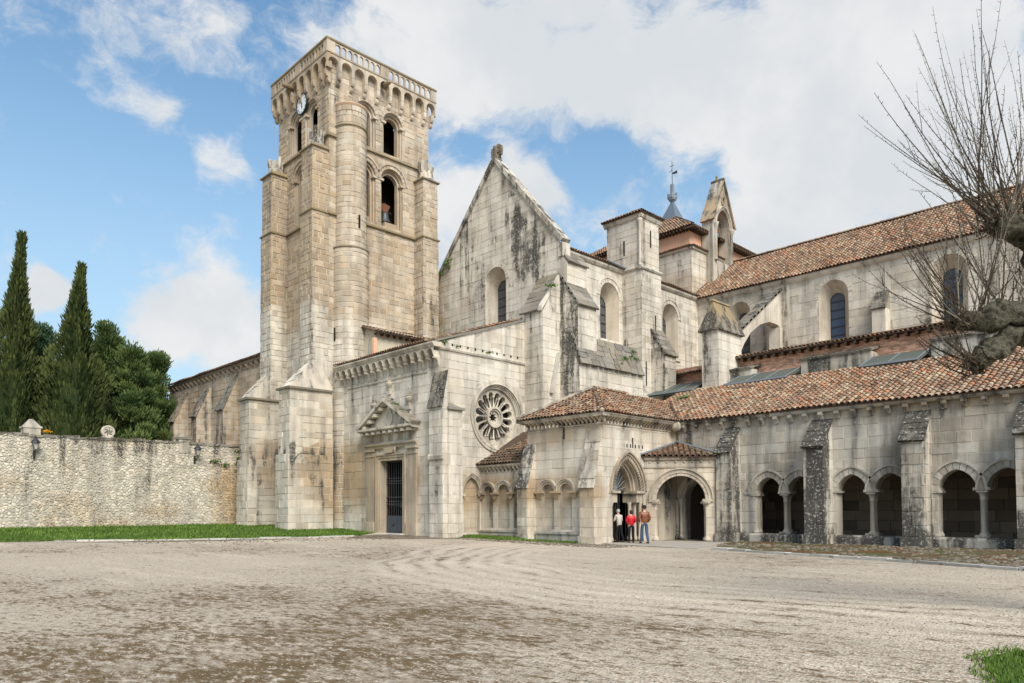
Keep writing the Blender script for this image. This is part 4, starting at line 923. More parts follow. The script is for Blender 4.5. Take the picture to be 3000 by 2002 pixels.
for x0, x1 in ((-37.55, -36.75), (-33.38, -32.6)):
    one('pilaster', 'carved', CH, 'box', x0, x1, CYf-0.12, CYf, 0.9, 4.75); one('pilaster_base', 'stone', CH, 'box', x0-.1, x1+.1, CYf-0.2, CYf, 0.05, 0.92)
    for z0, z1, o, d in ((4.75, 4.86, .04, .16), (4.86, 5.06, .0, .13), (5.06, 5.2, .09, .24)): one('pilaster_capital', 'carved', CH, 'box', x0-o, x1+o, CYf-d, CYf, z0, z1)
one('keystone', 'carved', CH, 'prism', [fy.p(-35.45, 4.9, .02), fy.p(-34.75, 4.9, .02), fy.p(-34.6, 5.22, .02), fy.p(-35.6, 5.22, .02)], (0, -0.2, 0)); b = MB(); b.tube([fy.p(-34.55, 5.2, .14), fy.p(-34.5, 5.05, .2), fy.p(-34.55, 4.85, .12)], [.09, .08, .06], 6); b.build('scroll', 'carved', CH)
strip(CH, 'entablature', 'carved', fy, -37.65, -32.5, [(0, 5.2), (0.13, 5.2), (0.16, 5.32), (0.24, 5.4), (0.24, 5.48), (0, 5.52)])
for x in (-37.1, -36.1, -35.15, -34.2, -33.2):
    one('frieze_panel', 'carved', CH, 'box', x-.22, x+.22, CYf-0.04, CYf, 5.62, 6.04); b = MB()
    for s_ in range(4): b.tube([fy.p(x, 5.66+.1*s_, .05), fy.p(x-.12, 5.74+.1*s_, .07), fy.p(x+.12, 5.72+.1*s_, .07)], .02, 4)
    b.build('frieze_carving', 'carved', CH)
TONE[0] = lambda p: (0.15, 0.08)
x0, x1, xm, zb, za, d = -37.75, -32.45, -35.1, 6.22, 7.85, 0.62
strip(CH, 'pediment_cornice', 'carved', fy, x0, x1, [(0, zb-.08), (d-.1, zb-.02), (d, zb+.04), (d, zb+.16), (0, zb+.18)])
for k in range(9): x = x0+0.35+k*(x1-x0-.7)/8; one('mutule', 'carved', CH, 'box', x-.13, x+.13, CYf-d+.08, CYf, zb-.2, zb-.06)
for sg, xa in ((-1, x0), (1, x1)):
    b = MB(); sl = (za-zb)/(xm-x0); b.prism([fy.p(xa, zb+.12, 0), fy.p(xm, za, 0), fy.p(xm, za+.2, 0), fy.p(xa-.1*sg*-1 if False else xa+.1*sg, zb+.26, 0)], (0, -d-.02, 0)); b.build('raking_cornice', 'carved', CH)
    for k in range(1, 5): t_ = k/5; x = xa+(xm-xa)*t_; z = zb+(za-zb)*t_; one('mutule', 'carved', CH, 'box', x-.13, x+.13, CYf-d+.08, CYf, z-.16, z+.02)
    slope_cap(CH, fy.p(xa+.1*sg, zb+.24, d) if sg > 0 else fy.p(xa-.1, zb+.24, 0), fy.p(xa+.1*sg, zb+.24, 0) if sg > 0 else fy.p(xa-.1, zb+.24, d), fy.p(xm, za+.16, 0) if sg > 0 else fy.p(xm, za+.16, d), fy.p(xm, za+.16, d) if sg > 0 else fy.p(xm, za+.16, 0), 5, .08, 1, 'lichen', 'roof_slab')
one('tympanum', 'carved', CH, 'prism', [fy.p(x0+.5, zb+.18, .0), fy.p(x1-.5, zb+.18, 0), fy.p(xm, za-.1, 0)], (0, -.12, 0))
b = MB(); n = 24; el = lambda r, s: [(xm+.02+r*.36*cos(2*pi*i/n), 6.93+r*.46*sin(2*pi*i/n)) for i in range(n+1)]; band(b, fy, el(.82, 0), el(1.0, 0), .1, .2); b.build('oval_medallion', 'carved', CH)
weeds(CH, [(-34.3, CYf-.3, 7.6), (-33.6, CYf-.3, 7.2)], 18, .22)
def urn(x, z, h):
    b = MB(); s_ = h/1.35; b.lathe((x, CYf-.04, z), [(.09*s_, -.25*s_), (.22*s_, -.22*s_), (.08*s_, -.08*s_), (.16*s_, 0), (.34*s_, .16*s_), (.40*s_, .34*s_), (.41*s_, .40*s_), (.26*s_, .44*s_), (.24*s_, .54*s_), (.30*s_, .57*s_), (.28*s_, .60*s_)], 16); o = b.build('urn', 'carved', CH, True)
    b = MB()
    for i in range(11): a = 2*pi*i/11; r = .14*s_; b.tube([(x+cos(a)*r, CYf-.04+sin(a)*r, z+.58*s_), (x+cos(a)*r*1.9, CYf-.04+sin(a)*r*1.4, z+.8*s_), (x+cos(a+.5)*r*2.0, CYf-.04+sin(a+.5)*r*1.2, z+(.98+.16*(i % 3))*s_)], [.05*s_, .045*s_, .012*s_], 5)
    b.build('urn_flame', 'carved', o)
    one('urn_pedestal', 'carved', CH, 'box', x-.22*s_, x+.22*s_, CYf-.14, CYf, z-.62*s_, z-.23*s_)
urn(-36.75, 7.62, .88); urn(-35.2, 8.70, .88); urn(-33.3, 7.65, .88)
one('urn_pedestal', 'carved', CH, 'box', -35.6, -34.8, CYf-.14, CYf, 8.02, 8.12)
# iron grille door
G_ = MB(); yd = CYf+0.40; GR = one('iron_door', 'iron_door', CH, 'box', -36.15, -33.95, yd, yd+.05, 0.28, 1.30)
one('door_panel', 'iron_door', GR, 'box', -36.05, -35.1, yd-.02, yd+.001, 0.36, 1.22); one('door_panel', 'iron_door', GR, 'box', -35.0, -34.05, yd-.02, yd+.001, 0.36, 1.22)
for k in range(10):
    x = -36.08+k*0.2278; b = MB(); b.tube([(x, yd, 1.28), (x, yd, 4.46)], .024, 6)
    for z in (1.95, 2.1, 2.35, 3.15, 3.3, 3.45): b.lathe((x, yd, z), [(.03, -.05), (.055, 0), (.03, .05)], 6)
    b.build('door_bar', 'iron', GR)
for z in (1.9, 2.35, 3.3, 4.42): one('door_rail', 'iron', GR, 'box', -36.15, -33.95, yd-.02, yd+.03, z-.025, z+.025)
one('door_knob', 'iron', GR, 'lathe', (-35.4, yd-.04, .8), [(.02, -.1), (.1, 0), (.02, .1)], 8); one('lock_plate', 'iron', GR, 'box', -34.75, -34.5, yd-.04, yd, 1.75, 2.05)
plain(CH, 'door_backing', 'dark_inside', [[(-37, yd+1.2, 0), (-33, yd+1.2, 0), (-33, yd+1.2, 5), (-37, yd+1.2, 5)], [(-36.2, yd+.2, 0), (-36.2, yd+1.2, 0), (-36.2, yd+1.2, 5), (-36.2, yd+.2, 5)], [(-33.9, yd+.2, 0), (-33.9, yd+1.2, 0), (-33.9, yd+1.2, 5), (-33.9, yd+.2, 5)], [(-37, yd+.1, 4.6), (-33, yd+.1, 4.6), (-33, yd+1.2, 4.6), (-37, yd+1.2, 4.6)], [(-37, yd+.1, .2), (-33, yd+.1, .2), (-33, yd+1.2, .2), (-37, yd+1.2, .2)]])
one('door_step', 'kerb_stone', CH, 'box', -36.5, -33.6, CYf-.45, CYf, 0.1, 0.30)
# rose window
TONE[0] = lambda p: (0.12, 0.02)
circ = lambda r, n=48: [(RY+r*cos(2*pi*i/n), RZ+r*sin(2*pi*i/n)) for i in range(n+1)]
RW = MB(); band(RW, fx, circ(1.93), circ(2.10), -.02, .09); RW = RW.build('rose_window', 'carved', CH)
for r0, r1, d0, d1 in ((1.87, 1.94, -.05, .12), (1.80, 1.87, -.1, .03), (1.73, 1.80, -.2, -.05), (1.66, 1.73, -.3, -.10)): b = MB(); band(b, fx, circ(r0), circ(r1), d0-.2, d1); b.build('ring_moulding', 'carved', RW)
NP = 16; b = MB(); inn = []; out = []; Rc, rc = 1.27, 0.20
for k in range(NP):
    a0 = 2*pi*(k+.5)/NP
    for j in range(9):
        de = (j/8-.5)*2*pi/NP; q = Rc*sin(de); r = (Rc*cos(de)+sqrt(max(0, rc*rc-q*q))) if abs(q) < rc else Rc*0.985
        inn.append((RY+r*cos(a0+de), RZ+r*sin(a0+de))); out.append((RY+1.70*cos(a0+de), RZ+1.70*sin(a0+de)))
inn.append(inn[0]); out.append(out[0]); band(b, fx, inn, out, -.62, -.26); b.build('tracery', 'carved', RW)
for k in range(NP):
    a = 2*pi*k/NP
    for d, r in ((-.34, .05), (-.56, .045)): b = MB(); b.tube([fx.p(RY+q*cos(a), RZ+q*sin(a), d) for q in (.52, .58, .60, 1.12, 1.14, 1.20, 1.27)], [r*1.5, r*1.5, r, r*.9, r*1.4, r*1.5, r*1.9], 8); b.build('rose_column', 'carved', RW, True)
    b = MB(); a2 = a; t3 = [fx.p(RY+q*cos(a2+w_), RZ+q*sin(a2+w_), -.25) for q, w_ in ((1.44, 0), (1.57, .04), (1.57, -.04))]; b.prism(t3, (.012, 0, 0)); b.build('trefoil', 'mortar_dark', RW)
b = MB(); band(b, fx, circ(.50), circ(.62), -.6, -.18); band(b, fx, circ(.40), circ(.50), -.6, -.26); b.build('rose_hub', 'carved', RW)
b = MB(); inn = []
for i in range(49): a = 2*pi*i/48; r = .25+.07*cos(8*a); inn.append((RY+r*cos(a), RZ+r*sin(a)))
band(b, fx, inn, circ(.41), -.5, -.38); b.build('hub_tracery', 'carved', RW)
b = MB(); b.poly([fx.p(u, v, -.85) for u, v in circ(1.75)[:-1]]); b.build('rose_glass', 'glass', RW)
# blind arch on the rose wall
TONE[0] = lambda p: (0.40, 0.10)
for o0, o1, d in ((0.0, .10, .02), (.10, .18, .06), (.18, .26, .10)): b = MB(); band(b, fx, arch(27.15, 2.55, .60, 'pointed', 12, o0, .6), arch(27.15, 2.55, .60, 'pointed', 12, o1, .6), .001, d); b.build('arch_moulding', 'carved', CH)
for u in (26.5, 27.8): b = MB(); b.prism([fx.p(u+q, v, -.05) for q, v in rect(-.14, .14, 2.37, 2.52)], (.16, 0, 0)); b.build('impost', 'carved', CH)
core.build('chapel_wall', 'mortar_dark', CH); PC.emit('stone_block', 'stone_blocks', 'stone', CH)
weeds(CH, [(-30.9, 26.0, 10.6), (-30.9, 25.1, 10.7), (-30.9, 28.4, 10.6)], 16, .2)
# plastered attic against the tower, above the chapel roof
TONE[0] = ZERO
AT = thing('attic_hut', 'small cream plastered hut with sagging tile roof between tower and chapel', 'hut')
plain(AT, 'hut_wall', 'plaster', [[(-38.6, 25.9, 10.6), (-38.6, 31.3, 11), (-38.6, 31.3, 13), (-38.6, 25.9, 13)], [(-41, 25.9, 10.6), (-38.6, 25.9, 10.6), (-38.6, 25.9, 13), (-41, 25.9, 13.6)], [(-41, 25.9, 10.6), (-41, 31.3, 10.6), (-41, 31.3, 13.4), (-41, 25.9, 13.4)]])
r_ = tile_roof(AT, (-38.15, 25.6, 12.72), (0, 1, 0), (-2.8, 0, .95), [(0, 0), (5.9, 0), (5.9, 2.9), (0, 2.9)], n_ind=150, dirty=.6, ragged=.03)
for k in range(12): one('rafter', 'wood', AT, 'box', -38.6, -38.2, 25.75+k*.48, 25.85+k*.48, 12.55, 12.68)
b = MB(); b.tube([(-38.5, 25.83, 11.2), (-38.52, 25.83, 12.2), (-38.6, 25.75, 12.35), (-39.0, 25.7, 12.3), (-39.15, 25.7, 11.9), (-39.1, 25.7, 10.9)], .022, 5); b.build('drain_pipe', 'lead', AT); one('chimney_flue', 'brick', AT, 'box', -38.62, -38.42, 25.62, 25.88, 11, 12.35)

# ------------------------------------------------------------------ transept
def trans_tone(p):
    x, y, z = p; n = vnoise(x*0.7, y*0.7, z*0.35, 6); t_ = 0.03+0.12*n; d = 0.02
    if y < 33.0 and z > 13 and x < -29.6 and y > 32:
        d += 0.44*sm(-34.4, -33.5, x)*(1-sm(-31.0, -30.3, x))*sm(14.8, 17.2, z)*(1-sm(0.1, 1.0, z-(24.6-(x+35.2)*1.12)+1.2)) + 0.22*sm(-40, -38.8, x)*(1-sm(-37.6, -36.6, x))*sm(16, 18, z)
        t_ += 0.35*sm(-39.0, -40.6, x); d += .14
    elif x < -29.2: d += 0.1
    return t_, d
TONE[0] = trans_tone
TR = thing('transept', 'pale church transept with steep stone gable, stone cross and tall arched window', 'church')
core = MB(); PC = Pieces(); GY, TXr, TXl = 32.95, -29.47, -41.2; xa, za = -35.2, 24.6
fy, fx = FY(GY), FX(TXr)
wg = opening(-35.15, 13.9, 16.65, 0.98)
ashlar(fy, [(TXl, 9.5), (TXr, 9.5), (TXr, 18.0), (xa, za), (TXl, 18.0)], [wg], core, PC, 0.46, 0.95, 0.014, 0.012, 31, 0.7)
wa, wb = opening(37.75, 12.55, 15.35, 0.98), opening(44.75, 12.4, 15.3, 0.98)
ashlar(fx, rect(GY, 48.45, 8.0, 17.3), [wa, wb], core, PC, 0.46, 0.95, 0.014, 0.012, 31, 0.7)
core.poly([(TXl, GY, 0), (TXl, 48.5, 0), (TXl, 48.5, 18), (TXl, GY, 18)])
core.poly([(TXl, GY+.02, 0), (TXr, GY+.02, 0), (TXr, GY+.02, 9.5), (TXl, GY+.02, 9.5)]); core.poly([(TXr-.02, GY, 0), (TXr-.02, 48.45, 0), (TXr-.02, 48.45, 8), (TXr-.02, GY, 8)])
splayed(TR, core, fy, -35.15, 13.9, 16.65, 0.98, 0.75, 0.55, 14.0, 16.35, rows=5, sill=False)
splayed(TR, core, fx, 37.75, 12.55, 15.35, 0.98, 0.75, 0.52, 12.7, 15.05, hood=.07, rows=5)
splayed(TR, core, fx, 44.75, 12.4, 15.3, 0.98, 0.75, 0.52, 12.6, 15.0, hood=.07, rows=5)
# gable coping and cross
TONE[0] = lambda p: (0.15, 0.40)
for sg, xe in ((-1, TXl), (1, TXr)):
    A = Vector((xe+.22*sg, 0, 17.75)); B_ = Vector((xa, 0, za+.12)); n = 9
    for k in range(n):
        p, q = A.lerp(B_, k/n+.004), A.lerp(B_, (k+1)/n); up = Vector((-(B_-A).z, 0, (B_-A).x)).normalized(); up = up if up.z > 0 else -up
        b = MB(); b.prism([(p.x, GY-.16, p.z), (q.x, GY-.16, q.z), (q.x+up.x*.26, GY-.16, q.z+up.z*.26), (p.x+up.x*.26, GY-.16, p.z+up.z*.26)], (0, .75+random.uniform(-.03, .03), 0)); b.build('coping_stone', 'stone_grey', TR)
one('kneeler', 'stone', TR, 'box', TXr-.05, TXr+.3, GY-.1, GY+.62, 16.9, 17.75)
TONE[0] = lambda p: (0.6, 0.45)
cx_, cz_ = xa+.05, 25.42; one('cross_base', 'lichen', TR, 'prism', [(xa-.32, GY-.05, za+.2), (xa+.32, GY-.05, za+.2), (xa+.18, GY-.05, za+.55), (xa-.18, GY-.05, za+.55)], (0, .45, 0))
CRS = one('stone_cross', 'lichen', TR, 'box', cx_-.12, cx_+.12, GY+.02, GY+.30, cz_-.4, cz_+.36, jit=.02)
for u, v in ((-.26, 0), (.26, 0)): one('cross_arm', 'lichen', CRS, 'box', cx_+u-.18, cx_+u+.18, GY+.03, GY+.29, cz_-.12, cz_+.12, jit=.02)
for u, v in ((-.36, .2), (.36, .2), (-.36, -.2), (.36, -.2), (-.2, .34), (.2, .34), (-.18, -.34), (.18, -.34)): one('cross_lobe', 'lichen', CRS, 'box', cx_+u-.09, cx_+u+.09, GY+.04, GY+.28, cz_+v-.09, cz_+v+.09, jit=.02)
TONE[0] = trans_tone
# corner buttress on the gable, buttress and low block on the side
def dark(p): return (0.15, 0.62+0.0*p[2])
ashlar(FY(31.42), rect(-31.02, TXr, 0.0, 13.4), [], core, PC, 0.46, 0.7, 0.016, 0.014, 31, .7)
ashlar(FX(TXr+.004), [(31.42, 0), (GY, 0), (GY, 15.7), (31.42, 13.4)], [], core, PC, 0.46, 0.7, 0.016, 0.014, 31, .7)
core.poly([(-31.02, 31.42, 0), (-31.02, GY, 0), (-31.02, GY, 15.7), (-31.02, 31.42, 13.4)])
slope_cap(TR, (-31.25, 31.28, 13.42), (TXr-.25, 31.28, 13.42), (TXr-.1, GY, 15.85), (-31.25, GY, 15.85), 7, .14, 2)
b = MB(); b.prism([(TXr-.25, 31.3, 13.35), (TXr-.25, GY, 15.65), (TXr-.25, GY, 15.9), (TXr-.25, 31.3, 13.65)], (.27, 0, 0)); b.build('verge_stone', 'stone', TR)
ashlar(FX(-28.9), rect(GY, 34.8, 15.2, 16.5), [], core, PC, 0.46, 0.8, 0.016, 0.013, 31, .7); core.poly([(TXr, GY, 15.2), (-28.9, GY, 15.2), (-28.9, GY, 16.5), (TXr, GY, 17.2)]); core.poly([(TXr, 34.8, 15.2), (-28.9, 34.8, 15.2), (-28.9, 34.8, 16.5), (TXr, 34.8, 17.2)])
slope_cap(TR, (-28.78, GY, 16.48), (-28.78, 34.86, 16.48), (TXr, 34.86, 17.3), (TXr, GY, 17.3), 2, .1, 3)
TONE[0] = dark; ashlar(FY(33.0-.05), [(TXr, 8), (-28.06, 8), (-28.06, 13.75), (TXr, 15.7)], [], core, PC, 0.46, 0.6, 0.016, 0.014, 31, .7)
TONE[0] = trans_tone; ashlar(FX(-28.06), rect(32.95, 34.65, 9, 13.75), [], core, PC, 0.46, 0.6, 0.02, 0.016, 31, .7); core.poly([(TXr, 34.65, 8), (-28.06, 34.65, 8), (-28.06, 34.65, 13.75), (TXr, 34.65, 15.7)])
slope_cap(TR, (-27.95, 32.85, 13.72), (-27.95, 34.72, 13.72), (TXr, 34.72, 15.85), (TXr, 32.85, 15.85), 6, .13, 2)
TONE[0] = dark; ashlar(FY(32.88), [(TXr, 5), (-27.9, 5), (-27.9, 10.2), (-28.9, 11.9), (TXr, 13.0)], [], core, PC, 0.46, 0.6, 0.016, 0.014, 31, .7)
TONE[0] = trans_tone; ashlar(FX(-27.9), rect(32.88, 39.1, 6.5, 10.2), [], core, PC, 0.5, 0.8, 0.02, 0.016, 31, .7)
slope_cap(TR, (-27.75, 32.8, 10.2), (-27.75, 39.1, 10.2), (-28.45, 39.1, 12.0), (-28.45, 32.8, 12.0), 5, .12, 8); core.poly([(-27.9, 32.9, 10.2), (-27.9, 39.1, 10.2), (-28.6, 39.1, 12.1), (-28.6, 32.9, 12.1)]); core.poly([(-28.6, 32.9, 12.1), (-28.6, 39.1, 12.1), (TXr, 39.1, 12.4), (TXr, 32.9, 12.4)])
weeds(TR, [(-28.1, 37.6, 11.1), (-28.2, 38.2, 11.3), (-28.1, 38.6, 11.2), (-28.2, 37.2, 11.0), (-28.3, 38.5, 11.7), (-28.0, 37.0, 10.7), (-29.4, 32.1, 14.9), (-40.8, GY-.1, 18.4), (-40.3, GY-.1, 19.0), (-39.8, GY-.1, 19.2), (-39.9, GY-.1, 18.7)], 26, .3)
# left gable buttress with mossy slope
ashlar(FY(31.7), rect(-42.6, -39.6, 8, 12.6), [], core, None); b = MB(); b.box(-42.4, -39.7, 31.75, GY, 5, 12.6); b.build('buttress', 'stone_grey', TR)
TONE[0] = lambda p: (0.5, 0.3); slope_cap(TR, (-42.5, 31.3, 12.2), (-38.6, 31.3, 12.2), (-40.6, GY, 15.3), (-41.4, GY, 15.3), 7, .13, 3); TONE[0] = trans_tone
one('raking_stone', 'stone_grey', TR, 'prism', [(-29.4, 31.9, 8.5), (-29.4, 32.1, 8.5), (-29.4, 32.75, 11.0), (-29.4, 32.55, 11.0)], (.16, 0, 0))
# side cornice and roof
strip(TR, 'cornice', 'stone', fx, GY+.6, 48.4, [(0, 17.15), (0.1, 17.2), (0.2, 17.32), (0.22, 17.46), (0, 17.5)])
tile_roof(TR, (TXr+.28, GY+.55, 17.52), (0, 1, 0), (-5.9, 0, 3.1), [(0, 0), (15.0, 0), (15.0, 6.6), (0, 6.6)], n_ind=300, dirty=.3, rows=20)
plain(TR, 'roof_back', 'roof_under', [[(xa, GY+.5, 20.6), (xa, 49, 20.6), (TXl, 49, 17.7), (TXl, GY+.5, 17.7)]])
one('gutter', 'lead', TR, 'tube', [(-29.15, 37.2, 17.62), (-29.1, 39.05, 17.5)], .07, 6)
core.build('transept_wall', 'mortar_dark', TR); PC.emit('stone_block', 'stone_blocks', 'stone', TR)

# ------------------------------------------------------------------ square stair turret
def tur_tone(p):
    x, y, z = p; n = vnoise(x, y, z*.5, 8); d = 0.24 if y < 39.2 and z < 17.3 else 0.08  # dirt plus painted shade: -Y face darkened below the string course
    if x > -27.6 or (z < 10 and y < 39.3): d += .2
    return 0.08+.2*n, d+.25*(n-.4)
TONE[0] = tur_tone
TU = thing('stair_turret', 'square stone stair turret with tiled cap and slit windows against the transept', 'turret')
core = MB(); PC = Pieces()
ashlar(FY(39.11), rect(TXr, -27.9, 7.5, 17.3), [], core, PC, .44, .66, .016, .014, 41, .7); ashlar(FX(-27.9), rect(39.11, 41.3, 7.5, 17.3), [], core, PC, .44, .8, .016, .014, 41, .7)
ashlar(FY(39.18), rect(-30.75, -27.98, 17.3, 20.75), [], core, PC, .44, .66, .016, .014, 41, .7); ashlar(FX(-27.98), rect(39.18, 41.2, 17.3, 20.75), [], core, PC, .44, .8, .016, .014, 41, .7)
core.poly([(-30.75, 39.18, 17), (-30.75, 41.2, 17), (-30.75, 41.2, 20.75), (-30.75, 39.18, 20.75)]); core.poly([(-27.98, 41.25, 7), (-30.75, 41.25, 7), (-30.75, 41.25, 20.75), (-27.98, 41.25, 20.75)])
for f_, a, c in ((FY(39.11), TXr-1.2, -27.75), (FX(-27.9), 38.95, 41.35)): strip(TU, 'string_course', 'stone_grey', f_, a, c, [(-.1, 17.2), (.08, 17.22), (.14, 17.32), (.1, 17.42), (-.1, 17.5)])
for f_, a, c in ((FY(39.18), -30.95, -27.8), (FX(-27.98), 39.0, 41.4)): strip(TU, 'cornice', 'stone', f_, a, c, [(-.05, 20.6), (.08, 20.65), (.16, 20.78), (.18, 20.92), (-.05, 20.95)])
one('corner_shaft', 'stone', TU, 'lathe', (-28.02, 39.14, 17.45), [(.16, 0), (.12, .1), (.11, .2), (.11, 2.8), (.15, 2.95), (.18, 3.1)], 12, smooth=True)
slit(TU, FY(39.18), -29.3, 18.4, .1, 1.0, .04); slit(TU, FX(-27.98), 40.25, 18.9, .12, 1.1, .04); slit(TU, FX(-27.9), 40.6, 13.1, .09, 1.3, .04); slit(TU, FX(-27.9), 39.5, 9.6, .09, 1.6, .04)
cx_, cy_ = -29.36, 40.2; e = .28
A = [(-30.75-e, 39.18-e, 20.95), (-27.98+e, 39.18-e, 20.95), (-27.98+e, 41.2+e, 20.95), (-30.75-e, 41.2+e, 20.95)]; ap = Vector((cx_, cy_, 21.62))
for i in (0, 1):
    a, c = Vector(A[i]), Vector(A[i+1]); E_ = (c-a); L = E_.length; mid = (a+c)/2; S_ = ap-mid; S_ = S_-E_.normalized()*S_.dot(E_.normalized()); tile_roof(TU, a, E_, S_, [(0, 0), (L, 0), (L/2+.02, S_.length), (L/2-.02, S_.length)], n_ind=120, dirty=.5)
plain(TU, 'roof_back', 'roof_under', [[A[2], A[3], tuple(ap)], [A[3], A[0], tuple(ap)], A])
for q in A[:3]: ridge_tiles(TU, q, ap, .1, .35)
# dark buttress in front of the turret
TONE[0] = lambda p: (.15, .60 if p[1] < 40.2 else .15)
ashlar(FY(40.1), [(-27.9, 7.5), (-26.9, 7.5), (-26.9, 11.65), (-27.9, 13.3)], [], core, PC, .44, .6, .016, .014, 41, .7); ashlar(FX(-26.9), rect(40.1, 41.45, 7.5, 11.6), [], core, PC, .44, .6, .016, .014, 41, .7); core.poly([(-27.9, 41.45, 7.5), (-26.9, 41.45, 7.5), (-26.9, 41.45, 11.6), (-27.9, 41.45, 13.2)])
slope_cap(TU, (-26.8, 40.0, 11.6), (-26.8, 41.52, 11.6), (-27.9, 41.52, 13.4), (-27.9, 40.0, 13.4), 5, .12, 2)
core.build('turret_wall', 'mortar_dark', TU); PC.emit('stone_block', 'stone_blocks', 'stone', TU)

# ------------------------------------------------------------------ crossing tower with tiled pyramid roof and spire
TONE[0] = lambda p: (.25+.3*(p[2] < 19.6), .22 if (p[1] < 48.7 and p[2] > 19.6) else .03)
CR = thing('crossing_tower', 'low crossing tower with red plaster band, deep wooden eaves and lead spire', 'tower')
core = MB(); PC = Pieces()
ashlar(FY(48.6), rect(-41, -30.02, 15.5, 21.5), [], core, PC, .5, .85, .014, .012, 51, .7); ashlar(FX(-30.02), rect(48.6, 60, 15.5, 21.5), [], core, PC, .5, .85, .014, .012, 51, .7)
for f_, a, c in ((FY(48.6), -41, -29.85), (FX(-30.02), 48.43, 60)): strip(CR, 'cornice', 'stone', f_, a, c, [(-.1, 21.4), (.1, 21.45), (.18, 21.6), (-.1, 21.62)])
b = MB(); b.box(-41, -30.45, 49.0, 59.5, 21.5, 23.2); b.build('red_wall', 'plaster_red', CR)
tile_roof(CR, (-41, 48.38, 21.62), (1, 0, 0), (0, .8, .3), [(0, 0), (11.2, 0), (10.5, .8), (0, .8)], n_ind=60, dirty=.2); tile_roof(CR, (-29.8, 48.38, 21.62), (0, 1, 0), (-.8, 0, .3), [(0, 0), (11.5, 0), (11.5, .8), (.7, .8)], n_ind=60, dirty=.2)
ee = 23.22; X0, X1, Y0, Y1 = -41.7, -29.82, 48.42, 60.2; ap = Vector((-35.4, 54.3, 27.0))
for k in range(38): one('rafter', 'wood', CR, 'box', -30.6, X1+.06, 48.4+k*.31, 48.53+k*.31, 23.0, 23.15)
for k in range(38): x = -41.2+k*.31; one('rafter', 'wood', CR, 'box', x, x+.13, Y0-.0, 49.15, 23.0, 23.15)
plain(CR, 'eaves_board', 'wood', [[(X0, Y0, 23.17), (X1, Y0, 23.17), (X1, Y1, 23.17), (X0, Y1, 23.17)]])
A = [Vector((X0, Y0, ee)), Vector((X1, Y0, ee)), Vector((X1, Y1, ee)), Vector((X0, Y1, ee))]
for i in (0, 1):
    a, c = A[i], A[i+1]; E_ = c-a; L = E_.length; En = E_.normalized(); S_ = ap-a; hh = S_.dot(En); S_ = S_-En*hh; tile_roof(CR, a, E_, S_, [(0, 0), (L, 0), (hh+.05, S_.length), (hh-.05, S_.length)], n_ind=300, dirty=.15)
plain(CR, 'roof_back', 'roof_under', [[A[2], A[3], ap], [A[3], A[0], ap]]); ridge_tiles(CR, A[1], ap, .14)
SP = MB(); sx, sy = ap.x, ap.y; R_ = .95
SP.add([(sx-R_, sy-R_, 26.1), (sx+R_, sy-R_, 26.1), (sx+R_, sy+R_, 26.1), (sx-R_, sy+R_, 26.1), (sx-.1, sy-.1, 28.3), (sx+.1, sy-.1, 28.3), (sx+.1, sy+.1, 28.3), (sx-.1, sy+.1, 28.3)], [(0, 1, 5, 4), (1, 2, 6, 5), (2, 3, 7, 6), (3, 0, 4, 7), (4, 5, 6, 7)]); SP = SP.build('spire', 'slate', CR)
one('finial_castle', 'lead', SP, 'lathe', (sx, sy, 28.25), [(.1, 0), (.34, .2), (.40, .35), (.40, .5), (.3, .5)], 8)
for q in range(4): a = q*pi/2+.4; one('finial_turret', 'lead', SP, 'box', sx+cos(a)*.34-.08, sx+cos(a)*.34+.08, sy+sin(a)*.34-.08, sy+sin(a)*.34+.08, 28.6, 29.05)
one('finial_tower', 'lead', SP, 'box', sx-.14, sx+.14, sy-.14, sy+.14, 28.6, 29.85)
one('vane_rod', 'iron', SP, 'tube', [(sx, sy, 29.8), (sx, sy, 31.9)], .028, 5)
b = MB(); b.tube([(sx-.2, sy, 31.5), (sx+.2, sy, 31.5)], .025, 4); b.prism([(sx+.05, sy, 30.75), (sx+.5, sy, 30.7), (sx+.5, sy, 30.95), (sx+.05, sy, 30.9)], (0, .03, 0)); b.tube([(sx-.3, sy, 31.0), (sx-.05, sy, 31.15)], .025, 4); b.build('weather_vane', 'iron', SP)
# round plaque on the east stone face
b = MB(); f_ = FX(-30.0); n = 20; cc = lambda r: [(51.35+r*cos(2*pi*i/n), 19.85+r*sin(2*pi*i/n)) for i in range(n+1)]; band(b, f_, cc(.36), cc(.5), 0, .06); b.build('round_plaque', 'carved', CR); b = MB(); b.poly([f_.p(u, v, .03) for u, v in cc(.37)[:-1]]); b.build('plaque_field', 'stone_grey', CR)
b = MB()
for i in range(8): a = i*pi/4; b.tube([f_.p(51.35+.05*cos(a), 19.85+.05*sin(a), .045), f_.p(51.35+.33*cos(a), 19.85+.33*sin(a), .045)], .03, 4)
b.build('plaque_relief', 'carved', CR)
core.build('crossing_wall', 'mortar_dark', CR); PC.emit('stone_block', 'stone_blocks', 'stone', CR)

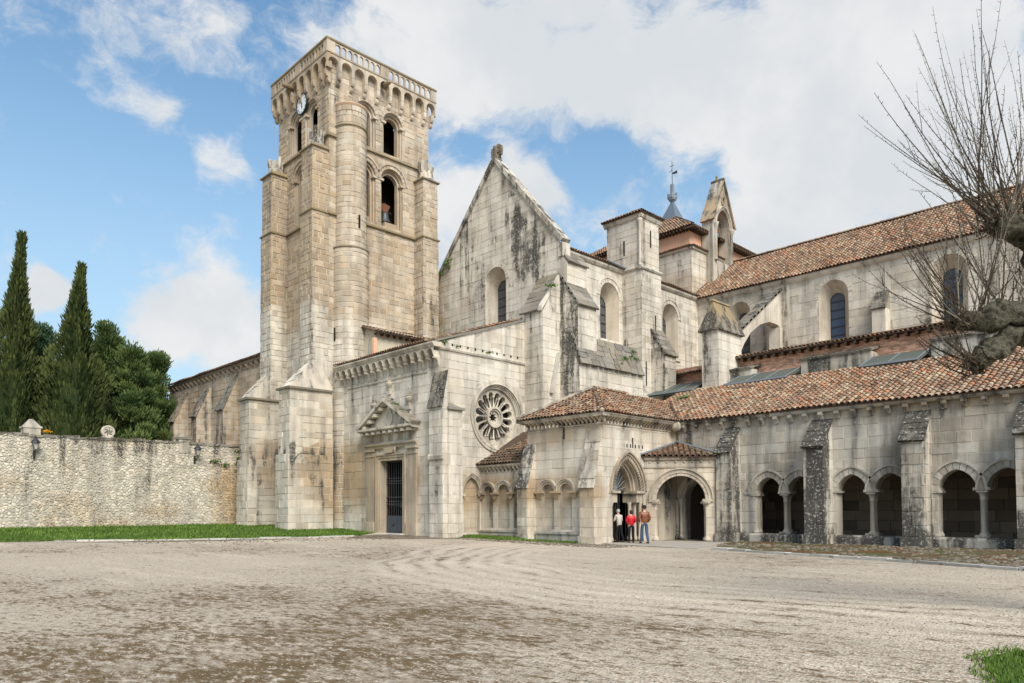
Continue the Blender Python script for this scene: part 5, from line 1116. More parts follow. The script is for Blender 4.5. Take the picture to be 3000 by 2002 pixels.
# ------------------------------------------------------------------ bellcote
TONE[0] = lambda p: (.35, .18+.2*(p[2] > 26))
BC = thing('bellcote', 'gabled stone bellcote with pointed arch and slim columns above the nave roof', 'bellcote')
f_ = FX(-29.4); zs, hw, cy_ = 23.85, .98, 52.2; y0, y1 = 50.65, 53.75
O = opening(cy_, 21.0, zs, hw, 'pointed', p=.5); A = arch(cy_, zs, hw, 'pointed', 12, 0, .5); b = MB()
outl = [(y0, 17.5), (y1, 17.5), (y1, 24.1), (cy_+.12, 27.55), (cy_-.12, 27.55), (y0, 24.1)]
for d in (0.0, -.95):
    ps = minus(ccw(outl), ccw(O)); [b.poly([f_.p(u, v, d) for u, v in q]) for q in ps]
reveal(b, f_, [(cy_-hw, 21.0)]+A+[(cy_+hw, 21.0)], 0, -.95); n = len(outl); b.add([f_.p(u, v, 0) for u, v in outl]+[f_.p(u, v, -.95) for u, v in outl], [(i, (i+1) % n, n+(i+1) % n, n+i) for i in range(n)]); b.build('bellcote_wall', 'stone_grey', BC)
for u in (cy_-hw-.22, cy_+hw+.22):
    one('column', 'stone_grey', BC, 'lathe', (-29.36, u, 20.95), [(.2, 0), (.15, .12), (.13, .2), (.13, 2.5), (.18, 2.6), (.24, 2.85), (.26, 2.95)], 12, smooth=True)
for o0, o1, d in ((0, .10, .04), (.10, .2, .08), (.2, .3, .13)): b = MB(); band(b, f_, arch(cy_, zs, hw, 'pointed', 12, o0, .5), arch(cy_, zs, hw, 'pointed', 12, o1, .5), .001, d); b.build('arch_moulding', 'stone_grey', BC)
TONE[0] = lambda p: (.9, .3)
for s in (-1, 1):
    b = MB(); b.prism([(-30.4, cy_+s*1.6, 24.0), (-30.4, cy_+s*.05, 27.55), (-30.4, cy_-s*.1, 27.75), (-30.4, cy_+s*1.78, 24.05)], (1.2, 0, 0)); b.build('gable_coping', 'stone_grey', BC)
one('finial', 'lichen', BC, 'lathe', (-29.9, cy_, 27.6), [(.14, 0), (.18, .15), (.07, .3), (.1, .42), (.02, .55)], 6); b = MB(); b.tube([f_.p(cy_+.2*cos(a_), 25.85+.35*sin(a_), .05) for a_ in [i*pi/4 for i in range(9)]], .06, 5); b.build('relief', 'lichen', BC)
bell('small_bell', 'small bell hanging in the bellcote arch', (-29.9, cy_, 23.1), .26, True)

# ------------------------------------------------------------------ nave
def nave_tone(p):
    x, y, z = p; n = vnoise(x*.5, z*.6, 0, 12); d = .05+.30*sm(13.4, 12.1, z)+.25*(n-.4)
    if x < -27.5: d += .12
    return .05+.2*n, d
TONE[0] = nave_tone
NV = thing('nave', 'long pale nave wall with round-arched windows under a mottled tile roof', 'church')
core = MB(); PC = Pieces(); NY = 48.45; fy = FY(NY); NX = -4.0
wins = [(-26.05, 12.2, 15.65, .82, .40), (-19.4, 12.3, 15.6, .95, .47), (-12.65, 12.3, 15.6, .95, .50)]
ashlar(fy, rect(TXr, NX, 10.5, 17.15), [opening(c, z0, zs, hw) for c, z0, zs, hw, i in wins], core, PC, .55, 1.15, .018, .014, 61, .8)
for c, z0, zs, hw, ih in wins: splayed(NV, core, fy, c, z0, zs, hw, .7, ih, z0+.15, zs-.25, gmat='glass_blue' if c > -25 else 'glass', rows=6, sill=False, wd=.3)
strip(NV, 'cornice', 'stone', fy, TXr, NX, [(0, 16.95), (.08, 17.0), (.2, 17.12), (.24, 17.3), (0, 17.34)])
tile_roof(NV, (-30.3, NY-.38, 17.36), (1, 0, 0), (0, 5.9, 4.1), [(0.6, 0), (26, 0), (26, 7.15), (0, 7.15), (0, 1.4)], n_ind=300, dirty=.12); ridge_tiles(NV, (-30.0, NY+5.5, 21.5), (-4.2, NY+5.5, 21.5), .14)
plain(NV, 'roof_back', 'roof_under', [[(-30, NY+5.5, 21.5), (NX, NY+5.5, 21.5), (NX, NY+11, 17.4), (-30, NY+11, 17.4)]])
for x0, x1 in ((-22.95, -22.35), (-16.2, -15.9)): one('pilaster', 'stone', NV, 'box', x0, x1, NY-.06, NY, 10.5, 16.95)
one('buttress_stub', 'stone', NV, 'box', -16.75, -15.95, NY-.8, NY, 10.6, 13.9, jit=.01); TONE[0] = lambda p: (.1, .5)
slope_cap(NV, (-16.8, NY-.85, 13.9), (-15.9, NY-.85, 13.9), (-15.95, NY, 15.1), (-16.75, NY, 15.1), 3, .14, 2); TONE[0] = nave_tone
core.build('nave_wall', 'mortar_dark', NV); PC.emit('stone_block', 'stone_blocks', 'stone', NV)
# ------------------------------------------------------------------ side aisle under the nave windows
TONE[0] = ZERO
AI = thing('side_aisle', 'low aisle of pink brick with bracketed tile lean-to roof below the nave windows', 'aisle')
AYf = 42.2
for sx0, sx1 in ((-29.4, -22.0), (-22.0, NX)):
    b = MB(); z = 9.0; k = 0
    while z < 10.9:
        x = sx0-(.12 if k % 2 else 0)
        while x < sx1: b.prism([(max(x, sx0)+.006, AYf, z+.006), (min(x+.27, sx1)-.006, AYf, z+.006), (min(x+.27, sx1)-.006, AYf, z+.064), (max(x, sx0)+.006, AYf, z+.064)], (0, .06, 0)); x += .27
        z += .07; k += 1
    b.build('brick_courses', 'brick', AI, kind='stuff')
plain(AI, 'aisle_wall', 'mortar', [[(-29.4, AYf+.03, 8), (NX, AYf+.03, 8), (NX, AYf+.03, 10.95), (-29.4, AYf+.03, 10.95)]])
tile_roof(AI, (-24.6, AYf-.55, 10.98), (1, 0, 0), (0, 6.8, 1.55), [(0, 0), (20.6, 0), (20.6, 6.9), (0, 6.9)], n_ind=300, dirty=.35); tile_roof(AI, (-29.3, AYf-.55, 10.5), (1, 0, 0), (0, 6.8, 1.55), [(0, 0), (4.6, 0), (4.6, 6.9), (0, 6.9)], n_ind=60, dirty=.6)
k = -24.5
while k < NX: one('bracket', 'wood', AI, 'box', k, k+.14, AYf-.5, AYf, 10.72, 10.88); k += .52
one('eaves_board', 'wood', AI, 'box', -24.6, NX, AYf-.52, AYf, 10.89, 10.93)
TONE[0] = lambda p: (.2, .42)
strip(AI, 'sill_course', 'lichen', FY(AYf), -29.4, NX, [(0, 9.5), (.25, 9.5), (.25, 9.72), (0, 9.85)])
for x0, x1 in ((-22.75, -21.4), (-18.3, -14.5), (-11.6, -8.2)):
    one('buttress_block', 'stone_grey', AI, 'box', x0, x1, 41.0, AYf, 8.9, 10.05, jit=.02); slope_cap(AI, (x0-.08, 40.92, 10.05), (x1+.08, 40.92, 10.05), (x1+.08, AYf, 10.4), (x0-.08, AYf, 10.4), 2, .14, 4)
# ------------------------------------------------------------------ pier and flying buttress
TONE[0] = lambda p: (.04, .16 if p[1] < 39.75 else .02)
FB = thing('flying_buttress', 'flying buttress springing from a gabled stone pier to the nave wall', 'buttress')
core = MB(); PC = Pieces(); x0, x1, y0, y1 = -23.9, -22.75, 39.7, 42.45
ashlar(FY(y0), rect(x0, x1, 8.5, 12.45), [], core, PC, .5, .6, .016, .012, 71); ashlar(FX(x1), rect(y0, y1, 8.5, 12.45), [], core, PC, .5, .75, .016, .012, 71); core.poly([(x0, y0, 8.5), (x0, y1, 8.5), (x0, y1, 12.45), (x0, y0, 12.45)]); core.poly([(x0, y1, 8.5), (x1, y1, 8.5), (x1, y1, 12.45), (x0, y1, 12.45)])
TONE[0] = lambda p: (.1+1.0*sm(13.6, 14.3, p[2]), .62-.4*sm(13.7, 14.4, p[2])); xm = (x0+x1)/2; e = .17
b = MB(); b.add([(x0-e, y0-e, 12.42), (x1+e, y0-e, 12.42), (x1+e, y1+e, 12.42), (x0-e, y1+e, 12.42), (x0-e, y0-e, 12.52), (x1+e, y0-e, 12.52), (x1+e, y1+e, 12.52), (x0-e, y1+e, 12.52), (xm, y0+.35, 14.35), (xm, y1-.6, 14.35)], [(3, 2, 1, 0), (0, 1, 5, 4), (1, 2, 6, 5), (2, 3, 7, 6), (3, 0, 4, 7), (4, 5, 8), (5, 6, 9, 8), (6, 7, 9), (7, 4, 8, 9)]); b.build('pier_roof', 'lichen', FB)
TONE[0] = lambda p: (1.0, .1); b = MB(); b.tube([(xm, y0+.1, 14.36), (xm, y1-.5, 14.36)], .1, 6); b.build('ridge_roll', 'stone_grey', FB)
TONE[0] = lambda p: (.05, .06); fa, fb = -23.55, -22.95
up = [(42.45, 12.75), (48.45, 16.7)]; lo = [(42.45, 10.9), (42.66, 11.4), (43.18, 12.1), (44.1, 13.0), (45.4, 13.75), (46.7, 14.15), (47.9, 14.15), (48.45, 14.0)]
b = MB(); ut = [(y, 12.75+(y-42.45)*(16.7-12.75)/6.0) for y, z in lo]; n = len(lo)
for x in (fa, fb): b.add([(x, y, z) for y, z in lo]+[(x, y, z) for y, z in ut], [(i, i+1, n+i+1, n+i) for i in range(n-1)])
b.add([(fa, y, z) for y, z in lo]+[(fb, y, z) for y, z in lo], [(i, i+1, n+i+1, n+i) for i in range(n-1)]); b.build('flyer', 'stone', FB)
TONE[0] = lambda p: (.1, .5); slope_cap(FB, (fa-.12, 42.4, 12.72), (fb+.12, 42.4, 12.72), (fb+.12, 48.4, 16.67), (fa-.12, 48.4, 16.67), 12, .16, 1)
TONE[0] = nave_tone; one('wall_pier', 'stone', FB, 'box', fa-.1, fb+.1, 48.0, 48.44, 10.8, 14.0); one('flashing', 'lead', FB, 'box', x0-.1, x1+.25, y0-.12, y0+.2, 8.85, 8.98)
core.build('pier_wall', 'mortar_dark', FB); PC.emit('stone_block', 'stone_blocks', 'stone', FB)
# ------------------------------------------------------------------ arcaded gallery
def arc_tone(p):
    x, y, z = p; n = vnoise(x*.6, z*.9, y*.5, 14); t_ = .10+.2*n; d = .0+.3*(n-.4)
    if z > 5.2: t_ += .5*sm(5.3, 5.9, z)*sm(-15, -10, x)
    if x < -17.5 and z > 4.2: d += .3*sm(-17.5, -20, x)
    if y < 33.6: d += .12+.30*vnoise(x*1.7, y*2, z*.9, 15)+.15*sm(1.5, .3, z)
    if z < .5: d += .25
    return t_, d
TONE[0] = arc_tone
GA = thing('arcade_gallery', 'grey stone gallery with paired pointed arches, buttresses and mottled tile roof', 'gallery')
core = MB(); PC = Pieces(); AY = 33.7; fy = FY(AY); AX0, AX1 = -21.9, -1.0; ZI, ZB = 2.33, .42
BT = [(-18.95, -18.2), (-14.55, -13.65), (-10.45, -9.6), (-6.48, -5.6), (-2.4, -1.5)]
AR = [(-16.74, .66), (-15.16, .66), (-12.84, .66), (-11.22, .66), (-8.70, .70), (-6.96, .70), (-4.7, .67), (-3.1, .67)]
DOORX, DHW = -20.7, .74
holes = [opening(c, ZB, ZI, hw, 'pointed', p=.25) for c, hw in AR]+[opening(DOORX, 0, 2.15, DHW, 'pointed', p=.35)]+[rect(AR[i][0], AR[i+1][0], ZB, ZI) for i in (0, 2, 4, 6)]
ashlar(fy, rect(AX0, AX1, 0, 6.1), holes, core, PC, .47, .78, .026, .016, 81, .6)
PTH = .62
for ia, (c, hw) in enumerate(AR):
    pl = ([(c-hw, ZB)] if ia % 2 == 0 else [])+arch(c, ZI, hw, 'pointed', 12, 0, .25)+([(c+hw, ZB)] if ia % 2 else []); reveal(core, fy, pl, 0, -PTH); voussoirs(GA, fy, c, ZI, hw, .30, 'pointed', 11, .001, .035, p=.25, mat='stone_grey')
    b = MB(); band(b, fy, arch(c, ZI, hw, 'pointed', 12, .30, .25), arch(c, ZI, hw, 'pointed', 12, .39, .25), -.02, .10); b.build('hood_mould', 'stone_grey', GA)
def column(parent, x, y, z0, z1, r=.10, mat='stone_grey', cap=True):
    h = z1-z0; b = MB(); b.lathe((x, y, z0), [(r*1.9, 0), (r*1.9, .08), (r*1.6, .14), (r*1.25, .2), (r*1.0, .25), (r*.93, h-.42), (r*1.25, h-.38), (r*1.05, h-.34), (r*1.25, h-.2), (r*1.75, h-.1), (r*1.8, h-.08)], 12); b.build('column', mat, parent, True)
    one('capital', mat, parent, 'box', x-r*2, x+r*2, y-r*2, y+r*2, z1-.09, z1)
core_pairs = [(AR[i][0]+AR[i][1]+AR[i+1][0]-AR[i+1][1])/2 for i in (0, 2, 4, 6)]
for xm in core_pairs:
    core.poly([(xm-.16, AY, ZI+.001), (xm+.16, AY, ZI+.001), (xm+.16, AY+PTH, ZI+.001), (xm-.16, AY+PTH, ZI+.001)])
    for dy in (.14, .46): column(GA, xm, AY+dy, ZB, ZI)
    one('column_base', 'stone_grey', GA, 'box', xm-.28, xm+.28, AY-.02, AY+.66, ZB-.05, ZB+.1, jit=.012); one('impost', 'stone_grey', GA, 'box', xm-.30, xm+.30, AY-.06, AY+.66, ZI-.02, ZI+.1)
for xm in (-17.58, -9.58, -5.55):
    for dy in (.14, .46): column(GA, xm+.09, AY+dy, ZB, ZI)
    one('impost', 'stone_grey', GA, 'box', xm-.4, xm+.24, AY-.07, AY+.66, ZI-.02, ZI+.1)
for xm in (-13.5,): one('impost', 'stone_grey', GA, 'box', xm-.1, xm+.12, AY-.05, AY+.6, ZI-.02, ZI+.08)
strip(GA, 'plinth', 'stone_grey', fy, -18.2, AX1, [(-.4, -.1), (.28, -.1), (.28, ZB-.08), (.18, ZB), (-.4, ZB)])
# dim interior
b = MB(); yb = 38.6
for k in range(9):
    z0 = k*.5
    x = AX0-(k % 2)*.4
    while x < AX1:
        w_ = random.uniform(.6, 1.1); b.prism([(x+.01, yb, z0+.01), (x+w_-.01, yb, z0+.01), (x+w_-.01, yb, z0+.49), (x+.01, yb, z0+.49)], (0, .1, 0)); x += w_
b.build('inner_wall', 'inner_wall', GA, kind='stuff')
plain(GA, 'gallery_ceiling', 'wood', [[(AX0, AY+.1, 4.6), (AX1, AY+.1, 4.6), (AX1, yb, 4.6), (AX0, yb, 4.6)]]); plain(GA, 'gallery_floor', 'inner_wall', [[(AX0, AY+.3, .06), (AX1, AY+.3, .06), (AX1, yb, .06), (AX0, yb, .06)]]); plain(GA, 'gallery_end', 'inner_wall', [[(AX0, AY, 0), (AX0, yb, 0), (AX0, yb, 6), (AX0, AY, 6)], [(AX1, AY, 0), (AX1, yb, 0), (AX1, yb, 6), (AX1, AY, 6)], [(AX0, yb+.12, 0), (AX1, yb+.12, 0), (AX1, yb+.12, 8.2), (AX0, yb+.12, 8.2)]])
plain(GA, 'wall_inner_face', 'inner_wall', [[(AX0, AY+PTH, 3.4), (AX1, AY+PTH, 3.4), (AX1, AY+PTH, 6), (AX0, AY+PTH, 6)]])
for x0, x1 in BT:
    yf = 32.65
    TONE[0] = lambda p: (arc_tone(p)[0], arc_tone(p)[1]+.14)
    ashlar(FY(yf), rect(x0, x1, .4, 4.36), [], core, PC, .47, .5, .022, .016, 81, .7); ashlar(FX(x1), [(yf, .4), (AY, .4), (AY, 5.5), (yf, 4.36)], [], core, PC, .47, .6, .022, .016, 81, .7); core.poly([(x0, yf, .4), (x0, AY, .4), (x0, AY, 5.5), (x0, yf, 4.36)])
    one('buttress_plinth', 'stone_grey', GA, 'box', x0-.08, x1+.08, yf-.08, AY, -.1, .45, jit=.012)
    TONE[0] = lambda p: (.0, .75); slope_cap(GA, (x0-.07, yf-.1, 4.36), (x1+.07, yf-.1, 4.36), (x1+.03, AY, 5.62), (x0-.03, AY, 5.62), 5, .13, 2); TONE[0] = arc_tone
strip(GA, 'cornice', 'stone_grey', fy, AX0, AX1, [(-.2, 6.0), (.22, 6.02), (.30, 6.1), (.30, 6.2), (-.2, 6.22)])
x = -21.3
while x < AX1: bracket(GA, 'corbel', 'stone_grey', fy, x, .2, [(0, 5.66), (.1, 5.68), (.16, 5.8), (.28, 5.9), (.28, 6.02), (0, 6.02)]); x += .72
RO = tile_roof(GA, (-26.0, AY-.40, 6.24), (1, 0, 0), (0, 6.4, 2.75), [(4.4, 0), (25, 0), (25, 6.95), (.6, 6.95), (.6, 4.3)], n_ind=300, dirty=.10, pitch=.25, expo=.36)
b = MB(); b.tube([(-21.55, AY-.35, 6.33), (-24.9, 37.6, 8.05)], .11, 6); b.build('valley_flashing', 'roof_under', RO)
def skylight(x0, x1):
    S_ = MB(); ya, yb_, za_, zb_ = 39.2, 41.2, 8.92, 9.72; S_.add([(x0, ya, za_), (x1, ya, za_), (x1, yb_, zb_), (x0, yb_, zb_), (x0, ya, za_-.15), (x1, ya, za_-.15), (x1, yb_, zb_-.15), (x0, yb_, zb_-.15)], [(0, 1, 2, 3), (0, 4, 5, 1), (1, 5, 6, 2), (3, 7, 4, 0)]); r = S_.build('skylight', 'skylight', GA)
    n = max(1, round((x1-x0)/1.2))
    for k in range(n+1): x = x0+(x1-x0)*k/n; b = MB(); b.prism([(x-.03, ya, za_+.012), (x+.03, ya, za_+.012), (x+.03, ya, za_+.05), (x-.03, ya, za_+.05)], (0, yb_-ya, zb_-za_)); b.build('glazing_bar', 'lead', r)
    one('glazing_frame', 'lead', r, 'box', x0-.05, x1+.05, ya-.09, ya+.0, za_-.05, za_+.05)
skylight(-22.1, -18.4); skylight(-14.4, -11.7); skylight(-27.5, -24.3)
# inner doorway behind the small porch
b = MB(); pl = [(DOORX-DHW, 0)]+arch(DOORX, 2.15, DHW, 'pointed', 12, 0, .35)+[(DOORX+DHW, 0)]; reveal(b, fy, pl, 0, -.6); b.build('doorway_jamb', 'stone_grey', GA)
for o0, o1, d in ((0, .14, .04), (.14, .28, .12), (.28, .36, .18)): b = MB(); band(b, fy, arch(DOORX, 2.15, DHW, 'pointed', 12, o0, .35), arch(DOORX, 2.15, DHW, 'pointed', 12, o1, .35), .001, d); b.build('arch_moulding', 'stone_grey', GA)
for k in (-.12, -.36): column(GA, DOORX-DHW+k, AY-.12, .05, 2.15, .09)
for k in (.12, .36): column(GA, DOORX+DHW+k, AY-.12, .05, 2.15, .09)
one('door_leaf', 'wood', GA, 'box', DOORX+.1, DOORX+DHW, AY+.55, AY+.62, .05, 2.6)
core.build('arcade_wall', 'mortar', GA); PC.emit('stone_block', 'stone_blocks', 'stone_grey', GA)
weeds(GA, [(-24.0, 37.4, 8.15), (-23.7, 37.6, 8.2)], 18, .25)

# ------------------------------------------------------------------ entrance porch with the pointed doorway
def porch_tone(p):
    x, y, z = p; n = vnoise(x*.9, y*.9, z*.9, 16); t_ = .10+.22*n; d = .0
    if y < 27.35: t_ += .45*sm(4.4, 5.2, z)+.55*sm(1.6, 2.2, z)*(1-sm(2.9, 3.6, z)); d += .05
    if x > -22 and z > 4.6: t_ += .35*sm(29, 31.5, y)
    if y < 27.0: t_ += .18; d += .1*sm(4.5, 2.6, z)*sm(2.2, 2.7, z)
    if z < .6: d += .12
    return t_, d
TONE[0] = porch_tone
PO = thing('entrance_porch', 'buff stone entrance porch with zigzag pointed doorway, blind arches and hipped tile roof', 'porch')
core = MB(); PC = Pieces(); PX, PY, PXl, PYb = -21.9, 27.3, -26.75, 33.7; fy, fx = FY(PY), FX(PX)
BA = [(-25.32, .40), (-24.12, .40)]
bh = [opening(c, .62, 2.5, hw) for c, hw in BA]
ashlar(fy, rect(PXl, PX, 0, 5.75), bh, core, PC, .47, .8, .014, .012, 91, .6)
for c, hw in BA:
    reveal(core, fy, [(c-hw, .62)]+arch(c, 2.5, hw)+[(c+hw, .62)], 0, -.2)
    TONE[0] = lambda p: (.18+.75*sm(1.7, 2.3, p[2]+.4*vnoise(p[0]*3, p[2]*3, 0, 3)), .02); ashlar(FY(PY+.2), rect(c-hw-.02, c+hw+.02, .6, 2.95), [], core, PC, .47, .6, .014, .01, 91)
    TONE[0] = lambda p: (.45, .10)
    for o0, o1, d in ((0, .10, .03), (.11, .19, .08), (.20, .27, .12)): b = MB(); band(b, fy, arch(c, 2.5, hw, 'round', 12, o0), arch(c, 2.5, hw, 'round', 12, o1), .001, d); b.build('arch_moulding', 'carved', PO)
    TONE[0] = porch_tone
for u in (BA[0][0]-.56, (BA[0][0]+BA[1][0])/2, BA[1][0]+.56):
    w_ = .26; b = MB(); b.add([fy.p(u-w_, 2.5, .16), fy.p(u+w_, 2.5, .16), fy.p(u+w_*.35, 2.12, .03), fy.p(u-w_*.35, 2.12, .03), fy.p(u-w_, 2.5, -.05), fy.p(u+w_, 2.5, -.05), fy.p(u+w_*.35, 2.12, -.05), fy.p(u-w_*.35, 2.12, -.05)], [(0, 1, 2, 3)[::-1], (0, 3, 7, 4), (1, 5, 6, 2), (4, 5, 1, 0), (2, 6, 7, 3)]); b.build('corbel_capital', 'carved', PO); one('abacus', 'carved', PO, 'box', u-w_-.04, u+w_+.04, PY-.2, PY+.02, 2.44, 2.54)
strip(PO, 'bench', 'stone_grey', fy, -26.0, -22.6, [(-.05, 0), (.22, 0), (.22, .38), (.28, .4), (.28, .52), (-.05, .54)])
DC, DH, DZ = 29.38, .86, 2.5
ashlar(fx, rect(PY, PYb, 0, 5.75), [opening(DC, 0, DZ, DH+.42, 'pointed', p=.75)], core, PC, .47, .85, .012, .010, 91, .6)
core.poly([(PXl, PY, 0), (PXl, PYb, 0), (PXl, PYb, 5.8), (PXl, PY, 5.8)])
# doorway orders
TONE[0] = lambda p: (.42+.3*vnoise(p[1]*3, p[2]*3, 0, 2), .06)
pa = lambda o, pp=.75: arch(DC, DZ, DH, 'pointed', 20, o, pp)
full = lambda o: [(DC-DH-o, .02)]+pa(o)+[(DC+DH+o, .02)]
b = MB(); band(b, fx, pa(.52), pa(.60), -.02, .14); b.build('hood_mould', 'carved', PO)
b = MB(); band(b, fx, pa(.42), pa(.52), -.1, .06); b.build('arch_order', 'carved', PO)
for o0, o1, d0, d1 in ((.30, .42, -.34, -.10), (.20, .30, -.46, -.16), (.10, .20, -.6, -.34), (0, .10, -1.0, -.46)): b = MB(); band(b, fx, full(o0) if o1 < .25 else pa(o0), full(o1) if o1 < .25 else pa(o1), d0, d1); reveal(b, fx, pa(o0), d0-.001, d0-.2); b.build('arch_order', 'carved', PO)
P0, P1 = pa(.20), pa(.44)                    # zigzag
def along(path, n):
    S = [0]
    for a, c in zip(path, path[1:]): S.append(S[-1]+hypot(c[0]-a[0], c[1]-a[1]))
    out = []
    for k in range(n+1):
        s = S[-1]*k/n; i = max(j for j in range(len(S)) if S[j] <= s+1e-9); i = min(i, len(path)-2); t_ = (s-S[i])/(S[i+1]-S[i]); out.append((path[i][0]+(path[i+1][0]-path[i][0])*t_, path[i][1]+(path[i+1][1]-path[i][1])*t_))
    return out
NZ = 58; zi, zo = along(P0, NZ), along(P1, NZ)
for off in (0.0, .09):
    b = MB(); path = []
    for k in range(NZ+1):
        t_ = (.0 if k % 2 else .62)+off*3.2; path.append(fx.p(zi[k][0]+(zo[k][0]-zi[k][0])*t_, zi[k][1]+(zo[k][1]-zi[k][1])*t_, .02-off*.3))
    b.tube(path, .028, 5); b.build('zigzag_moulding', 'carved', PO)
for sg in (-1, 1):
    u = DC+sg*(DH+.22); b = MB(); b.prism([fx.p(u+q, v, -.95) for q, v in rect(-.42, .42, DZ-.10, DZ+.02)], (1.02, 0, 0)); b.build('impost', 'carved', PO)
    b = MB(); b.prism([fx.p(u+q, v, -.9) for q, v in rect(-.30, .30, DZ-.55, DZ-.10)], (.85, 0, 0)); b.build('frieze_block', 'carved', PO)
    for k, (q, d) in enumerate(((.32, -.14), (.12, -.32), (-.08, -.5))): one('jamb_shaft', 'stone', PO, 'lathe', fx.p(DC+sg*(DH+q), .05, d), [(.14, 0), (.12, .15), (.085, .25), (.085, 1.7), (.12, 1.85), (.13, 1.9)], 10, smooth=True)
    b = MB(); b.prism([fx.p(DC+sg*(DH+q), v, -1.0) for q, v in ((0, .02), (.44, .02), (.44, DZ-.5), (0, DZ-.5))], (.42, 0, 0)); b.build('jamb', 'stone', PO)
# iron gate with fanlight
GT = one('iron_gate', 'iron', PO, 'box', PX-.80, PX-.74, DC-DH, DC+DH, 2.46, 2.56); xg = PX-.77
for k in range(11):
    u = DC-DH+.03+k*(2*DH-.06)/10
    if u > DC-.05 and k < 10: continue
    one('gate_bar', 'iron', GT, 'tube', [(xg, u, .05), (xg, u, 2.48)], .022, 6)
for k in range(8): u = DC-DH+.06; v_ = -.1-k*.12; one('open_leaf_bar', 'iron', GT, 'tube', [(xg+.1+k*.09, u-.0+.02*k, .06), (xg+.1+k*.09, u+.02*k, 2.42)], .018, 6)
for k in range(11):
    a = pi*(k+.5)/11; L = 1.05+.25*sin(a); b = MB(); e = (xg, DC+cos(a)*L*.8, 2.56+sin(a)*L*1.15); b.tube([(xg, DC, 2.56), e], [.014, .024], 5); b.build('fanlight_bar', 'lead', GT)
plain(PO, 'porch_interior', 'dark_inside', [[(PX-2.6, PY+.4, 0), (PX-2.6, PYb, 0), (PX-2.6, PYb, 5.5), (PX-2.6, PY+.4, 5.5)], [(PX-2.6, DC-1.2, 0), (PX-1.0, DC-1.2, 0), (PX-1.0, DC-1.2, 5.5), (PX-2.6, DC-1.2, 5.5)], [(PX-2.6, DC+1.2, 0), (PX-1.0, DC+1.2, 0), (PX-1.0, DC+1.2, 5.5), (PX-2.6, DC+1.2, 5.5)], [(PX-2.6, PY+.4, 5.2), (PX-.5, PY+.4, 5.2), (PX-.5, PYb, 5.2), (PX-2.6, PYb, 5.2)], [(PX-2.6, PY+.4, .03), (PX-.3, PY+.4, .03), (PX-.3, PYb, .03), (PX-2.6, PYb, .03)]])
TONE[0] = porch_tone
# buttresses at the ends of the -Y face
for x0, x1, yf, z1, z2 in ((-22.75, -21.86, 26.72, 2.68, 5.3), (-26.95, -26.2, 26.72, 2.75, 4.9)):
    ashlar(FY(yf), rect(x0, x1, 0, z1), [], core, PC, .47, .5, .02, .015, 91, .8); ashlar(FX(x1+.003), [(yf, 0), (PY, 0), (PY, z2), (yf, z1)], [], core, PC, .47, .6, .02, .012, 91, .6); core.poly([(x0, yf, 0), (x0, PY, 0), (x0, PY, z2), (x0, yf, z1)])
    TONE[0] = lambda p: (.35, .24) if x0 > -25 else (.05, .6)
    slope_cap(PO, (x0-.03, yf-.06, z1), (x1+.04, yf-.06, z1), (x1+.03, PY, z2), (x0, PY, z2), 6, .07, 1, 'stone_grey'); TONE[0] = porch_tone
    one('buttress_plinth', 'stone', PO, 'box', x0-.06, x1+.08, yf-.07, PY, -.1, .35, jit=.02)
slit(PO, fy, -24.2, 5.1, .07, .55)
for k, u in enumerate((29.33, 29.62, 30.02, 30.32, 30.62)): slit(PO, fx, u, 4.66, .08, .17, .018)
slit(PO, fx, 29.80, 4.66, .08, .5, .018)
# eaves: small closely set brackets under a moulded cornice
TONE[0] = lambda p: (.45, .16)
for f_, a, c in ((fy, PXl-.2, PX+.45), (fx, PY-.45, PYb-.2)):
    strip(PO, 'cornice', 'carved', f_, a, c, [(-.1, 6.0), (.36, 6.02), (.40, 6.08), (.46, 6.14), (.46, 6.2), (-.1, 6.22)]); strip(PO, 'cornice', 'carved', f_, a+.2, c-.05 if f_ is fy else c, [(-.02, 5.66), (.05, 5.68), (.07, 5.74), (-.02, 5.76)])
    n = 20 if f_ is fy else 24
    for k in range(n): u = a+.35+k*(c-a-.55)/(n-1); bracket(PO, 'eaves_bracket', 'carved', f_, u, .11, [(0, 5.76), (.06, 5.76), (.12, 5.86), (.28, 5.95), (.34, 6.01), (0, 6.01)])
b = MB(); b.tube([(PX+.1, PYb-.35, 6.0), (PX+.35, PYb-.55, 5.95), (PX+.5, PYb-.7, 5.85)], [.25, .28, .2], 8); b.build('gargoyle_head', 'carved', PO, True)
# hipped roof
ez = 6.24; c1 = Vector((PX+.5, PY-.5, ez)); c0_ = Vector((PXl-.3, PY-.5, ez)); apx = Vector((-24.55, 30.05, 7.95)); rb = Vector((-24.55, 33.2, 7.95))
E_ = c1-c0_; S_ = Vector((0, apx.y-c1.y, apx.z-ez)); L = E_.length; h = apx.x-c0_.x
tile_roof(PO, c0_, E_, S_, [(0, 0), (L, 0), (h+.02, S_.length), (h-.02, S_.length)], n_ind=300, dirty=.3, pitch=.22, expo=.3, ragged=.03)
E2 = Vector((0, 1, 0)); S2 = Vector((apx.x-c1.x, 0, apx.z-ez)); tile_roof(PO, c1, E2, S2, [(0, 0), (6.3, 0), (9.5, S2.length), (apx.y-c1.y, S2.length)], n_ind=300, dirty=.3, pitch=.22, expo=.3, ragged=.03)
plain(PO, 'roof_back', 'roof_under', [[c0_, apx, rb, (PXl-.3, 33.2, ez)]])
RT_ = one('hip_bed', 'roof_under', PO, 'tube', [tuple(c1), tuple(apx)], .05, 5); ridge_tiles(RT_, c1, apx, .13, .36, .06); ridge_tiles(RT_, apx, rb, .13, .36, .06)
